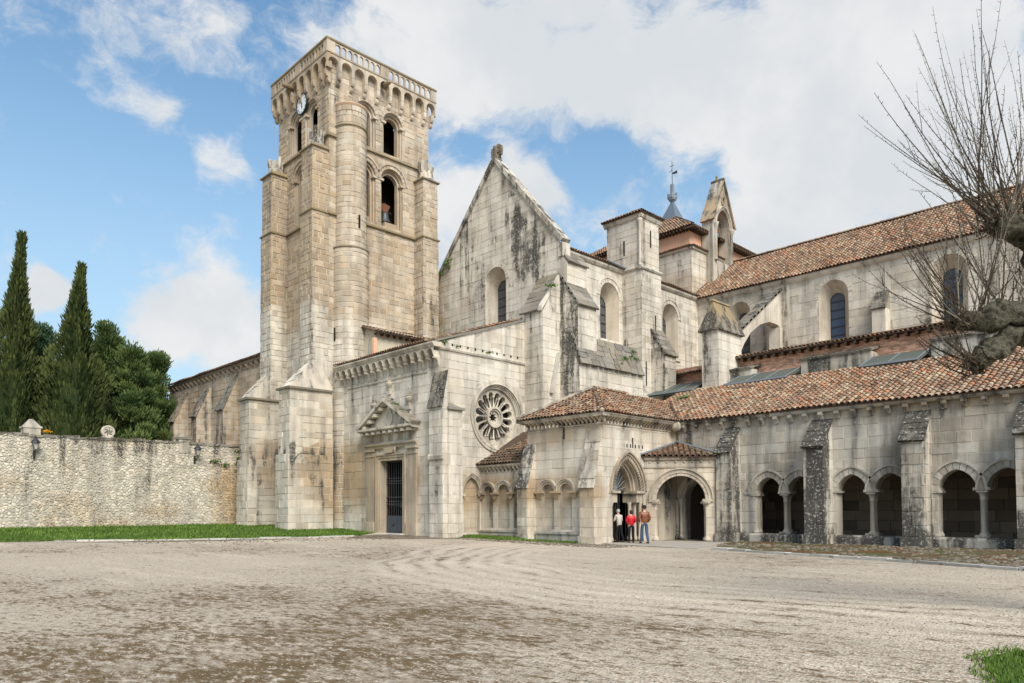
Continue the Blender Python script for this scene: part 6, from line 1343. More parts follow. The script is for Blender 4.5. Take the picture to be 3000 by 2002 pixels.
one('ball_stop', 'carved', PO, 'lathe', (c1.x-.08, c1.y+.08, ez+.02), [(.05, -.12), (.14, -.02), (.14, .08), (.04, .17)], 8, smooth=True)
b = MB(); b.tube([c0_+Vector((0, 0, .12)), apx+Vector((-.05, 0, .12))], .08, 5); b.build('hip_coping', 'stone_grey', PO)
one('gatepost_cap', 'stone_grey', PO, 'box', PXl-.45, PXl+.1, PY-.4, PY+.3, 6.1, 6.28); weeds(PO, [(PXl-.25, PY+.4, 6.45)], 22, .28)
core.build('porch_wall', 'mortar_dark', PO); PC.emit('stone_block', 'stone_blocks', 'stone', PO)

# ------------------------------------------------------------------ lean-to with blind arches
TONE[0] = lambda p: (.15+.8*sm(1.75, 2.3, p[2]+.5*vnoise(p[0]*2.2, p[2]*2.2, 0, 7))*(1-sm(3.2, 3.7, p[2])), .04+.12*(p[2] < .5))
LN = thing('lean_to', 'lean-to with mossy tile roof and round blind arches under the rose window', 'lean-to')
core = MB(); PC = Pieces(); LY = 27.85; fy = FY(LY); LA = [(-30.38, .40), (-29.15, .46), (-27.9, .46)]
ashlar(fy, rect(-31.0, -26.9, .0, 3.75), [opening(c, .62, 2.55, hw) for c, hw in LA], core, PC, .47, .7, .014, .011, 95, .6)
for c, hw in LA:
    reveal(core, fy, [(c-hw, .62)]+arch(c, 2.55, hw)+[(c+hw, .62)], 0, -.2); ashlar(FY(LY+.2), rect(c-hw-.02, c+hw+.02, .6, 3.02), [], core, PC, .47, .6, .014, .01, 95); ts = TONE[0]; TONE[0] = lambda p: (.42, .10)
    for o0, o1, d in ((0, .10, .03), (.11, .18, .08), (.19, .25, .12)): b = MB(); band(b, fy, arch(c, 2.55, hw, 'round', 12, o0), arch(c, 2.55, hw, 'round', 12, o1), .001, d); b.build('arch_moulding', 'carved', LN)
    TONE[0] = ts
for u in (-30.9, -29.78, -28.52, -27.3): one('corbel_capital', 'carved', LN, 'prism', [fy.p(u-.24, 2.52, -.03), fy.p(u+.24, 2.52, -.03), fy.p(u+.08, 2.2, -.03), fy.p(u-.08, 2.2, -.03)], (0, -.14, 0)); one('abacus', 'carved', LN, 'box', u-.27, u+.27, LY-.18, LY, 2.46, 2.56)
strip(LN, 'bench', 'stone_grey', fy, -31, -26.9, [(-.05, 0), (.2, 0), (.2, .36), (.25, .4), (.25, .5), (-.05, .55)])
strip(LN, 'cornice', 'carved', fy, -31.4, -26.9, [(-.05, 3.95), (.26, 3.97), (.32, 4.04), (.32, 4.12), (-.05, 4.14)])
for k in range(14): bracket(LN, 'eaves_bracket', 'carved', fy, -31.0+k*.31, .12, [(0, 3.66), (.05, 3.66), (.10, 3.78), (.2, 3.88), (.24, 3.96), (0, 3.96)])
tile_roof(LN, (-31.35, LY-.36, 4.16), (1, 0, 0), (0, 3.6, 2.1), [(0, 0), (4.5, 0), (4.5, 4.2), (.4, 4.2), (.35, .5)], n_ind=150, dirty=.95, pitch=.23, expo=.32, ragged=.03)
core.build('lean_to_wall', 'mortar_dark', LN); PC.emit('stone_block', 'stone_blocks', 'stone', LN)

# ------------------------------------------------------------------ small side porch set across the corner
TONE[0] = lambda p: (.30+.3*vnoise(p[0]*1.5, p[2]*1.5, p[1], 5), .04+.12*sm(.6, 0, p[2])+.2*sm(3.7, 4.0, p[2]))
SPR = thing('side_porch', 'small stone porch with wide round arch and chunky tile roof beside the gallery', 'porch')
core = MB(); PC = Pieces(); fd = FG((-21.9, 30.75), (2.87, 2.05)); SL = 3.52; SC, SH, SZ = 1.80, 1.20, 2.08
ashlar(fd, rect(0, SL, 0, 3.75), [opening(SC, 0, SZ, SH)], core, PC, .47, .75, .014, .012, 97, .6)
reveal(core, fd, [(SC-SH, 0)]+arch(SC, SZ, SH, 'round', 20)+[(SC+SH, 0)], 0, -.45)
core.poly([(PX+.02, 30.8, 0), (PX+.02, AY, 0), (PX+.02, AY, 4.2), (PX+.02, 30.8, 4.2)]); core.poly([(-19.05, 32.8, 0), (-19.05, AY, 0), (-19.05, AY, 4.2), (-19.05, 32.8, 4.2)])
plain(SPR, 'vault', 'stone_grey', [[(PX, 30.8, 3.62), (-19.0, 32.8, 3.62), (-19.0, AY, 3.62), (PX, AY, 3.62)]])
b = MB(); band(b, FX(PX+.03), arch(32.3, 2.2, .8, 'pointed', 12, 0, .3), arch(32.3, 2.2, .8, 'pointed', 12, .14, .3), -.02, .08); b.build('wall_rib', 'stone_grey', SPR)
voussoirs(SPR, fd, SC, SZ, SH, .15, 'round', 13, .001, .05, mat='stone')
for o0, o1, d in ((.15, .23, .09), (.24, .32, .06), (.33, .39, .13)): b = MB(); band(b, fd, arch(SC, SZ, SH, 'round', 20, o0), arch(SC, SZ, SH, 'round', 20, o1), -.02, d); b.build('arch_moulding', 'carved', SPR)
for s_ in (-1, 1):
    for q, dd, r in ((.07, -.08, .10), (.03, -.33, .09)): p = fd.p(SC+s_*(SH+q), 0, dd); column(SPR, p[0], p[1], .02, SZ-.1, r, 'stone')
    b = MB(); b.prism([fd.p(SC+s_*(SH+.12)+u, v, -.45) for u, v in rect(-.27, .27, SZ-.1, SZ+.03)], fd.n*.55); b.build('impost', 'carved', SPR)
strip(SPR, 'cornice', 'carved', fd, 0, SL, [(-.02, 3.66), (.06, 3.68), (.08, 3.74), (-.02, 3.76)]); strip(SPR, 'frieze', 'stone_grey', fd, 0, SL, [(-.02, 3.76), (.02, 3.76), (.02, 4.08), (-.02, 4.08)]); strip(SPR, 'cornice', 'carved', fd, 0, SL, [(-.02, 4.06), (.12, 4.08), (.18, 4.16), (.18, 4.22), (-.02, 4.24)])
for k in range(8): p = fd.p(.3+k*.42, 3.98, .04); b = MB(); b.lathe(p, [(.01, -.06), (.055, -.02), (.055, .02), (.01, .06)], 6); b.build('boss', 'carved', SPR)
O_ = Vector(fd.p(-.15, 4.27, .26)); S_ = -fd.n*2.66+Vector((0, 0, .86))
tile_roof(SPR, O_, fd.u, S_, [(0, 0), (SL+.15, 0), (SL+.15, .25), (1.95, S_.length), (1.75, S_.length), (.1, .3)], n_ind=300, dirty=.25, pitch=.27, expo=.29, ragged=.015)
ap_ = O_+fd.u*1.87+S_; b = MB(); b.tube([O_+Vector((0, 0, .1)), ap_+Vector((0, 0, .08))], .06, 5); b.tube([ap_+Vector((0, 0, .08)), O_+fd.u*(SL+.15)+S_*.08+Vector((0, 0, .1))], .06, 5); b.build('flashing', 'lead', SPR)
core.build('porch_wall', 'mortar_dark', SPR); PC.emit('stone_block', 'stone_blocks', 'stone', SPR)

# ------------------------------------------------------------------ hall behind the boundary wall
def hall_tone(p):
    n = vnoise(p[0]*.5, p[1], p[2]*.5, 18); return .55+.3*n+.15*(p[2] > 10), .05+(.32 if (p[1] < 24.95 and p[2] < 11) else 0)*n+.22*sm(9.5, 6.5, p[2])*n
TONE[0] = hall_tone
HL = thing('buttressed_hall', 'long brown stone hall with sloping buttresses behind the boundary wall', 'hall')
core = MB(); PC = Pieces(); HY, HX0 = 25.0, -71.0; fy = FY(HY)
ashlar(fy, rect(HX0, TL, .5, 13.0), [], core, PC, .45, .8, .03, .02, 101, .6); core.poly([(HX0, HY, .5), (HX0, 36, .5), (HX0, 36, 13), (HX0, HY, 13)])
for x0, x1, zt, zf in ((-67.7, -66.7, 12.0, 9.45), (-62.8, -61.7, 12.1, 9.45), (-57.6, -56.4, 12.3, 9.5), (-72.0, -70.6, 11.8, 9.5)):
    yf = 23.8; ashlar(FY(yf), rect(x0, x1, .5, zf), [], core, PC, .45, .6, .03, .018, 101, .6); ashlar(FX(x1), [(yf, .5), (HY, .5), (HY, zt), (yf, zf)], [], core, PC, .45, .6, .03, .018, 101, .6); core.poly([(x0, yf, .5), (x0, HY, .5), (x0, HY, zt), (x0, yf, zf)])
    TONE[0] = lambda p: (.2, .4); slope_cap(HL, (x0-.1, yf-.1, zf), (x1+.1, yf-.1, zf), (x1, HY, zt), (x0, HY, zt), 6, .13, 2); TONE[0] = hall_tone
    one('buttress_string', 'lichen', HL, 'box', x0-.06, x1+.06, yf-.1, HY, 6.6, 6.75)
strip(HL, 'cornice', 'stone_tower', fy, HX0-.3, TL, [(-.1, 12.9), (.2, 12.95), (.3, 13.05), (.3, 13.15), (-.1, 13.2)])
x = HX0+.2
while x < TL: bracket(HL, 'corbel', 'stone_tower', fy, x, .25, [(0, 12.6), (.1, 12.62), (.24, 12.8), (.26, 12.92), (0, 12.92)]); x += .85
tile_roof(HL, (HX0-.4, HY-.42, 13.22), (1, 0, 0), (0, 5.5, 2.2), [(0, 0), (22.4, 0), (22.4, 5.9), (0, 5.9)], n_ind=200, dirty=.3, rows=9)
plain(HL, 'roof_back', 'roof_under', [[(HX0-.4, 30.2, 15.4), (TL, 30.2, 15.4), (TL, 36, 13.1), (HX0-.4, 36, 13.1)]])
core.build('hall_wall', 'mortar', HL); PC.emit('stone_block', 'stone_blocks', 'stone_tower', HL, 300)
weeds(HL, [(-49.9, 24.6, 12.0), (-50.2, 24.6, 11.2), (-50.3, 24.4, 10.5)], 30, .5)

# ------------------------------------------------------------------ rubble boundary wall
def rub_tone(p):
    x, y, z = p; n = vnoise(y*.35, z*.6, 0, 20); n2 = vnoise(y*.9, z*.9, 0, 21)
    t_ = .0+.42*sm(.48, .72, n)+.9*sm(19.2, 21.2, y)*(1-sm(4.4, 5.2, z)); d = .42*sm(4.3, 5.9, z+1.0*(n2-.5))+.12*sm(.6, .8, n2); return t_, d
TONE[0] = rub_tone
BW = thing('boundary_wall', 'high rubble stone boundary wall with small stone finials beside the tower', 'wall')
WX_, WY0, WY1 = -49.3, 2.0, 22.4; fx = FX(WX_); WT = lambda y: 6.02+.10*(vnoise(y*.7, 0, 0, 30)-.5)
core = MB(); core.box(WX_-.7, WX_-.03, -16, WY1, 0.2, 5.95); core.build('wall_core', 'mortar_rubble', BW)
pts = {}; gs = .165; rr = random.Random(5); ny, nz = int((WY1-WY0)/(gs*1.25))+2, int(5.6/gs)+2
for i in range(-1, ny+1):
    for j in range(-1, nz+1): pts[i, j] = (WY0+(i+rr.uniform(.04, .96))*gs*1.25, .45+(j+rr.uniform(.06, .94))*gs)
PC = Pieces()
for i in range(ny):
    for j in range(nz):
        c = pts[i, j]
        if c[1] > WT(c[0])-.02 or c[0] > WY1: continue
        cell = rect(c[0]-.36, c[0]+.36, c[1]-.28, c[1]+.28)
        for di in (-2, -1, 0, 1, 2):
            for dj in (-2, -1, 0, 1, 2):
                q = pts.get((i+di, j+dj))
                if (di or dj) and q and len(cell) > 2:
                    mx, mz = (c[0]+q[0])/2, (c[1]+q[1])/2; a, b_ = c[0]-q[0], c[1]-q[1]; L = hypot(a, b_) or 1e-6; a /= L; b_ /= L; g = rr.uniform(.006, .026); cell = clip(cell, a, b_, -(a*mx+b_*mz)-g)
        cell = clip(clip(cell, 0, -1, WT(c[0])), -1, 0, WY1)
        if len(cell) < 3 or abs(area(cell)) < .004: continue
        cell = ccw(cell); n = len(cell); d = rr.uniform(.0, .038); mu = sum(p[0] for p in cell)/n; mv = sum(p[1] for p in cell)/n
        V = [fx.p(u, v, -.04) for u, v in cell]+[fx.p(mu+(u-mu)*.93, mv+(v-mv)*.93, d*.6) for u, v in cell]+[fx.p(mu+(u-mu)*.62, mv+(v-mv)*.62, d+rr.uniform(-.012, .012)) for u, v in cell]
        F = [tuple(range(2*n, 3*n))]+[(k, (k+1) % n, n+(k+1) % n, n+k) for k in range(n)]+[(n+k, n+(k+1) % n, 2*n+(k+1) % n, 2*n+k) for k in range(n)]
        PC.add(V, F, score_of(fx.p(mu, mv), fx.n, abs(area(cell))), rr.random())
PC.emit('rubble_stone', 'rubble_stones', 'rubble', BW, 300)
y = -16.0
while y < WY1:                               # rough coping
    L = rr.uniform(.3, .7); b = MB(); z = WT(y); b.box(WX_-.78, WX_+.06, y, min(y+L-.02, WY1), z-.06, z+rr.uniform(.06, .15), jit=.035); b.build('coping_stone', 'lichen', BW); y += L
TONE[0] = lambda p: (.15, .15)
def finial(y, kind):
    if kind == 'house':
        F_ = one('wall_finial', 'stone_grey', BW, 'box', WX_-.7, WX_+.05, y-.42, y+.42, 5.95, 6.42, jit=.015); one('finial_ledge', 'stone_grey', F_, 'box', WX_-.76, WX_+.1, y-.48, y+.48, 6.42, 6.52)
        b = MB(); b.add([(WX_-.7, y-.42, 6.52), (WX_+.05, y-.42, 6.52), (WX_+.05, y+.42, 6.52), (WX_-.7, y+.42, 6.52), (WX_-.4, y-.1, 6.95), (WX_-.25, y-.1, 6.95), (WX_-.25, y+.1, 6.95), (WX_-.4, y+.1, 6.95)], [(0, 1, 5, 4), (1, 2, 6, 5), (2, 3, 7, 6), (3, 0, 4, 7), (4, 5, 6, 7)]); b.build('finial_cap', 'stone_grey', F_)
    else:
        F_ = one('wall_finial', 'stone_grey', BW, 'box', WX_-.5, WX_-.05, y-.3, y+.3, 5.95, 6.2, jit=.015); f2 = FX(WX_-.1); b = MB(); n = 20; cc = [(y+.38*cos(2*pi*i/n), 6.5+.38*sin(2*pi*i/n)) for i in range(n)]; b.prism([f2.p(u, v, -.2) for u, v in cc], (.2, 0, 0)); b.build('carved_roundel', 'carved', F_)
        b = MB(); c2 = lambda r: [(y+r*cos(2*pi*i/n), 6.5+r*sin(2*pi*i/n)) for i in range(n+1)]; band(b, f2, c2(.29), c2(.36), -.02, .04); b.build('roundel_rim', 'carved', F_); b = MB()
        for i in range(6): a = i*pi/3; b.tube([f2.p(y, 6.5, .01), f2.p(y+.14*cos(a), 6.5+.14*sin(a), .04), f2.p(y+.23*cos(a+.4), 6.5+.23*sin(a+.4), .01)], .035, 4)
        b.build('roundel_relief', 'lichen', F_)
finial(9.75, 'house'); finial(13.75, 'round')
F_ = one('wall_finial', 'stone_grey', BW, 'box', WX_-.6, WX_+.05, 17.9, 18.6, 5.4, 6.3, jit=.015); one('finial_ledge', 'lichen', F_, 'box', WX_-.7, WX_+.12, 17.78, 18.72, 6.3, 6.44, jit=.02); one('finial_cap', 'lichen', F_, 'lathe', (WX_-.3, 18.25, 6.44), [(.36, 0), (.25, .16), (.08, .26), (.02, .36)], 7)
TONE[0] = ZERO
weeds(BW, [(WX_+.05, 22.0, z) for z in (5.6, 5.2, 4.8, 4.3, 3.9, 3.4)]+[(WX_+.05, 20.9, 4.7), (WX_+.05, 20.2, 4.9)], 34, .34)
o = None; t = newmat('flower'); t.done((.65, .30, .01)); b = MB()
for i in range(26): q = Vector((WX_-.3+random.gauss(0, .06), 10.5+random.gauss(0, .14), 6.25+random.uniform(0, .14))); b.add([q+Vector((0, -.035, 0)), q+Vector((.02, 0, -.03)), q+Vector((0, .035, 0)), q+Vector((.01, 0, .035))], [(0, 1, 2, 3)])
b.build('wallflower', 'flower', BW)
# wall lamps
def lamp(y, z, out, label):
    L_ = thing('wall_lamp', label, 'lamp', (WX_+.05, y, z), 'lanterns on the boundary wall')
    one('wall_plate', 'iron', L_, 'box', -.03, .03, -.06, .06, -.55, .05); b = MB(); b.tube([(0, 0, -.45), (out*.3, 0, -.38), (out*.7, 0, -.2), (out, 0, -.02), (out, 0, .1)], .028, 6); b.tube([(0, 0, -.1), (out*.4, 0, -.22), (out*.75, 0, -.12)], .018, 5); b.build('bracket_arm', 'iron', L_)
    b = MB(); L_.scale = (.85, .85, .85); pr = [(.11, .1), (.23, .52)]; b.lathe((out, 0, 0), pr, 4, a0=pi/4, a1=pi/4+2*pi); b.build('lantern_glass', 'lamp_glass', L_)
    b = MB()
    for i in range(4): a = pi/4+i*pi/2; b.tube([(out+.12*cos(a), .12*sin(a), .1), (out+.24*cos(a), .24*sin(a), .52)], .017, 4)
    b.build('lantern_frame', 'iron', L_); one('lantern_roof', 'iron', L_, 'lathe', (out, 0, .52), [(.30, 0), (.28, .06), (.10, .28), (.09, .34), (.03, .36), (.05, .42), (.01, .5)], 8)
lamp(9.85, 5.1, .40, 'black wall lantern below the house-shaped finial on the rubble wall'); lamp(18.9, 5.2, .6, 'black wall lantern below the rounded finial near the tower buttress')
# ------------------------------------------------------------------ trees behind the wall
TONE[0] = ZERO
def spray(b, p, d, l, wd, rnd):
    d = d.normalized(); q = d.cross(Vector((random.gauss(0, 1), random.gauss(0, 1), random.gauss(0, 1)))).normalized()*wd
    b.add([p, p+d*l*.5+q, p+d*l, p+d*l*.5-q], [(0, 1, 2, 3)], rnd, (0, 0))
def cypress(label, x, y, h, R, seed, lean=0.0, split=None, n=15000):
    T = thing('cypress_tree', label, 'tree', (x, y, zg(x)), 'tall cypresses behind the wall'); rr = random.Random(seed); b = MB()
    prof = lambda t: R*min(1.0, (0.55+t*2.2))*(1-sm(.30, 1.02, t)*.97)*1.0
    k = 0
    while k < n:
        t = rr.random()**1.25; th = rr.uniform(0, 2*pi); lump = .50+.80*vnoise(th*2.4+seed, t*17, 0, seed)+.22*vnoise(th*6, t*45, 0, seed+1)-.1
        r = prof(t)*lump*(1-.5*rr.random()**2.4)*(1.0 if rr.random() > .04 else 1.25); cx, cy = lean*t*t*(-RT.x if lean < 0 else RT.x)*abs(1), lean*t*t*RT.y
        if split and t > split[0]:
            s = split[1]*(t-split[0]); cx += RT.x*s*(1 if th < pi else -1); cy += RT.y*s*(1 if th < pi else -1); r *= .75
        p = Vector((cx+r*cos(th), cy+r*sin(th), .6+t*h)); d = Vector((cos(th)*.55, sin(th)*.55, rr.uniform(.5, 1.6))); k += 1
        spray(b, p, d, rr.uniform(.2, .62), rr.uniform(.04, .09), min(1, max(0, -.05+.55*sm(.25, .8, vnoise(th*2.4+seed, t*17, 0, seed))+.45*vnoise(th*5, t*40, 0, seed+2)+rr.uniform(-.25, .25))))  # pale lump tips; shade of the gaps put into the leaf colour
    b.build('crown', 'cypress_leaf', T, kind=None); inner = MB(); inner.lathe((0, 0, 0), [(prof(t)*.55+.02, .7+t*h*.98) for t in [i/14 for i in range(15)]], 10); o = inner.build('crown_core', 'cypress_leaf', T)
    if lean:
        for v in o.data.vertices: t = (v.co.z-.7)/h; v.co.x += lean*t*t*RT.x; v.co.y += lean*t*t*RT.y
    one('trunk', 'bark', T, 'tube', [(0, 0, -.2), (0, 0, 3), (0, 0, h*.6)], [.35, .3, .1], 8); return T
cypress('tall slender cypress with tip bent aside behind the wall', -64.0, 11.35, 20.6, 2.0, 3, .55)
cypress('broad cypress with forked ragged top behind the wall', -63.1, 14.9, 18.9, 2.75, 5, .75)
def conifer(label, x, y, h, R, seed, mat='pine_leaf', n=19000, base=.12):
    T = thing('conifer_tree', label, 'tree', (x, y, zg(x)), 'conifers behind the wall'); rr = random.Random(seed); b = MB(); cl = []
    for i in range(70):
        t = base+(1-base)*rr.random()**.85; th = rr.uniform(0, 2*pi); w_ = R*(1-sm(.35, 1.05, t)*.9)*(.75+.5*rr.random()); rad = w_*rr.random()**.45; cl.append((Vector((rad*cos(th), rad*sin(th), t*h)), rr.uniform(.55, 1.15)*R*.36, rr.random()))
    for i in range(n):
        c, s, v = rr.choice(cl); d = Vector((rr.gauss(0, 1), rr.gauss(0, 1), rr.gauss(0, 1))).normalized(); p = c+Vector((d.x*s, d.y*s, d.z*s*.75))*(rr.random()**.4); dd = d*.8+Vector((0, 0, 1.0))
        spray(b, p, dd, rr.uniform(.18, .42), rr.uniform(.03, .07), min(1, max(0, .1+.45*v+.35*max(0, d.z)+rr.uniform(-.15, .2))))  # light from above painted in: upper sides of clumps get paler leaves
    b.build('crown', mat, T); one('trunk', 'bark', T, 'tube', [(0, 0, -.2), (0, 0, h*.5), (0, 0, h*.9)], [.3, .2, .05], 8)
    br = MB()
    for c, s, v in cl: br.tube([(0, 0, max(.5, c.z-1.2)), tuple(c)], [.07, .02], 4)
    br.build('limb', 'bark', T)
MOREPINES = (('tall bright pine rising behind the broad cypress', -66.0, 18.3, 16.0, 2.8, 21, 'pine_leaf'), ('spreading green pine over the roundel', -64.0, 19.6, 14.0, 2.7, 22, 'pine_leaf'), ('dense pine shading the hall corner', -70.0, 23.4, 14.8, 3.0, 23, 'pine_leaf'), ('blue-green conifer low behind the slender cypress', -67.5, 13.8, 14.5, 2.6, 24, 'pine_leaf_blue'), ('dark low conifer by the house-shaped finial', -66.5, 12.9, 11.5, 2.4, 25, 'pine_leaf'))
for a in MOREPINES+(('blue-green conifer between the two cypresses', -71.0, 14.4, 15.8, 3.4, 11, 'pine_leaf_blue'), ('dark conifer at the wall end left of the slender cypress', -74.0, 11.0, 18.6, 3.3, 12, 'pine_leaf_blue'), ('bright green pine right of the broad cypress', -69.0, 18.1, 15.0, 3.2, 13, 'pine_leaf'), ('rounded pine with spiky crown beside the hall', -67.2, 20.6, 14.2, 2.9, 14, 'pine_leaf'), ('ragged dark conifer tucked against the hall end', -70.5, 22.3, 13.6, 3.3, 15, 'pine_leaf'), ('dark conifer filling the gap behind the broad cypress', -73.0, 17.0, 13.0, 3.4, 16, 'pine_leaf'), ('narrow dark cypress-like conifer in front of the rounded pine', -65.4, 20.3, 12.6, 1.7, 17, 'pine_leaf'), ('low shadowed conifer behind the stone roundel', -70.5, 19.5, 9.5, 3.4, 18, 'pine_leaf')): conifer(*a)

# ------------------------------------------------------------------ pollarded plane tree at the right
PT = thing('pollarded_plane_tree', 'bare pollarded plane tree with knobbly limbs and long upright shoots', 'tree', (0, 0, 0))
rr = random.Random(77)
TONE[0] = lambda p: (.35*vnoise(p[0]*7, p[1]*7, p[2]*7, 8), .15+.3*vnoise(p[0]*4, p[1]*4, p[2]*4, 9))
def knob(path, rad, seg=22):
    b = MB(); P = []; Rr = []
    for (p0, r0), (p1, r1) in zip(zip(path, rad), zip(path[1:], rad[1:])):
        for i in range(12): t_ = i/12; P.append(Vector(p0).lerp(Vector(p1), t_)); Rr.append(r0+(r1-r0)*t_)
    P.append(Vector(path[-1])); Rr.append(rad[-1]); b.tube(P, Rr, seg)
    b.v = [tuple(Vector(v)+Vector(((vnoise(v[0]*6, v[1]*6, v[2]*6, 1)-.5), (vnoise(v[0]*6, v[1]*6, v[2]*6, 2)-.5), (vnoise(v[0]*6, v[1]*6, v[2]*6, 3)-.5)))*.16+Vector(((vnoise(v[0]*19, v[1]*19, v[2]*19, 4)-.5), (vnoise(v[0]*19, v[1]*19, v[2]*19, 5)-.5), (vnoise(v[0]*19, v[1]*19, v[2]*19, 6)-.5)))*.05) for v in b.v]; return b
TRK = [(-1.2, 13.9, -.2), (-1.25, 13.9, 1.2), (-1.3, 13.8, 2.6), (-1.4, 13.6, 3.3)]
knob(TRK, [.42, .34, .32, .36]).build('trunk', 'bark', PT, True)
LB = [([(-1.4, 13.6, 3.2), (-1.8, 13.1, 4.3), (-2.25, 12.55, 5.5), (-2.62, 12.15, 5.72)], [.24, .17, .19, .17]), ([(-1.4, 13.6, 3.0), (-1.9, 13.0, 3.9), (-2.35, 12.5, 4.45), (-2.68, 12.17, 4.36), (-2.98, 11.86, 4.25)], [.25, .17, .18, .21, .11]), ([(-1.4, 13.6, 2.9), (-2.0, 12.9, 3.9), (-2.45, 12.42, 4.1), (-2.68, 12.2, 3.85), (-2.85, 12.02, 3.68)], [.2, .14, .14, .17, .12]), ([(-1.35, 13.7, 3.1), (-1.0, 14.2, 4.4), (-.6, 14.6, 5.4)], [.25, .2, .22])]
for pth_, rd in LB: knob(pth_, rd).build('limb', 'bark', PT, True)
def shoot(o, d, L, r):
    """one year-old shoot with short buds and a few side twigs"""
    d = Vector(d).normalized(); P = [Vector(o)]; n = 9; cur = d.copy(); b = MB(); up = Vector((0, 0, 1))
    for i in range(n): cur = (cur+up*.055+Vector((rr.gauss(0, .045), rr.gauss(0, .045), rr.gauss(0, .035)))).normalized(); P.append(P[-1]+cur*L/n)
    b.tube(P, [r*(1-.80*i/n) for i in range(n+1)], 5, caps=False)
    for i in range(2, n*3):
        t_ = i/(n*3)*n; k = min(int(t_), n-1); q = P[k].lerp(P[k+1], t_-k); a = (P[k+1]-P[k]).normalized(); s = a.orthogonal().normalized(); s = (Matrix.Rotation(rr.uniform(0, 2*pi), 3, a) @ s); l = rr.uniform(.018, .04); b.tube([q, q+(a*.6+s)*l], [r*.30+.0015, r*.18+.001], 3, caps=False)
    for i in range(rr.choice((1, 2, 2, 3)) if L > 1.0 else 0):
        k = rr.randint(2, n-3); a = (P[k+1]-P[k]).normalized(); s = Matrix.Rotation(rr.uniform(0, 2*pi), 3, a) @ a.orthogonal().normalized(); dd = (a+s*.55).normalized(); Q = [P[k].copy()]; l = L*rr.uniform(.15, .38)
        for j in range(5): dd = (dd+up*.08+Vector((rr.gauss(0, .06), rr.gauss(0, .06), rr.gauss(0, .05)))).normalized(); Q.append(Q[-1]+dd*l/5)
        b.tube(Q, [r*.5*(1-.75*j/5) for j in range(6)], 4, caps=False)
        for j in range(1, 5): s2 = dd.orthogonal().normalized(); s2 = Matrix.Rotation(rr.uniform(0, 6.28), 3, dd) @ s2; b.tube([Q[j], Q[j]+(dd*.6+s2)*.03], [.004, .0015], 3, caps=False)
    return b
LEFT, TOCAM = -RT, -FW
def burst(o, cnt, Lm, spread, bias, sm_=.10):
    for i in range(cnt):
        a = min(1.12, bias+rr.uniform(-1, 1)*spread*1.35); f_ = rr.gauss(0, .38); d = LEFT*sin(a)+Vector((0, 0, 1))*cos(a)+TOCAM*f_
        oo = Vector(o)+Vector((rr.gauss(0, sm_), rr.gauss(0, sm_), rr.gauss(0, sm_*.6))); L = Lm*rr.uniform(.35, 1.05)*(1-.22*max(0, a-.5)); shoot(oo, d, L, rr.uniform(.007, .0145)*(.7+.4*L/Lm)).build('shoot', 'twig' if rr.random() < .72 else 'twig_pale', PT)
burst((-2.60, 12.12, 5.72), 40, 3.0, .60, .42, .12); burst((-2.3, 12.5, 5.75), 22, 3.1, .5, .05, .12)
burst((-2.95, 11.88, 4.28), 32, 2.0, .62, .60, .10); burst((-2.62, 12.2, 4.48), 18, 1.8, .5, .1, .12); burst((-2.84, 12.03, 3.68), 20, 1.2, .7, .9, .08); burst((-2.35, 12.45, 4.6), 16, 1.8, .45, 0, .12); burst((-.6, 14.6, 5.45), 26, 2.6, .5, -.2, .12)
b = MB()
for o in ((-2.6, 12.1, 5.6), (-2.95, 11.9, 4.25), (-2.85, 12.0, 3.68)):
    for i in range(60): p = Vector(o)+Vector((rr.gauss(0, .11), rr.gauss(0, .11), rr.gauss(0, .08))); d = Vector((rr.gauss(0, 1), rr.gauss(0, 1), rr.gauss(0, 1))).normalized(); b.tube([p, p+d*.07, p+d*.12+Vector((0, 0, .03))], [.012, .008, .003], 4, caps=False)
b.build('burr_tufts', 'twig', PT, kind='stuff')

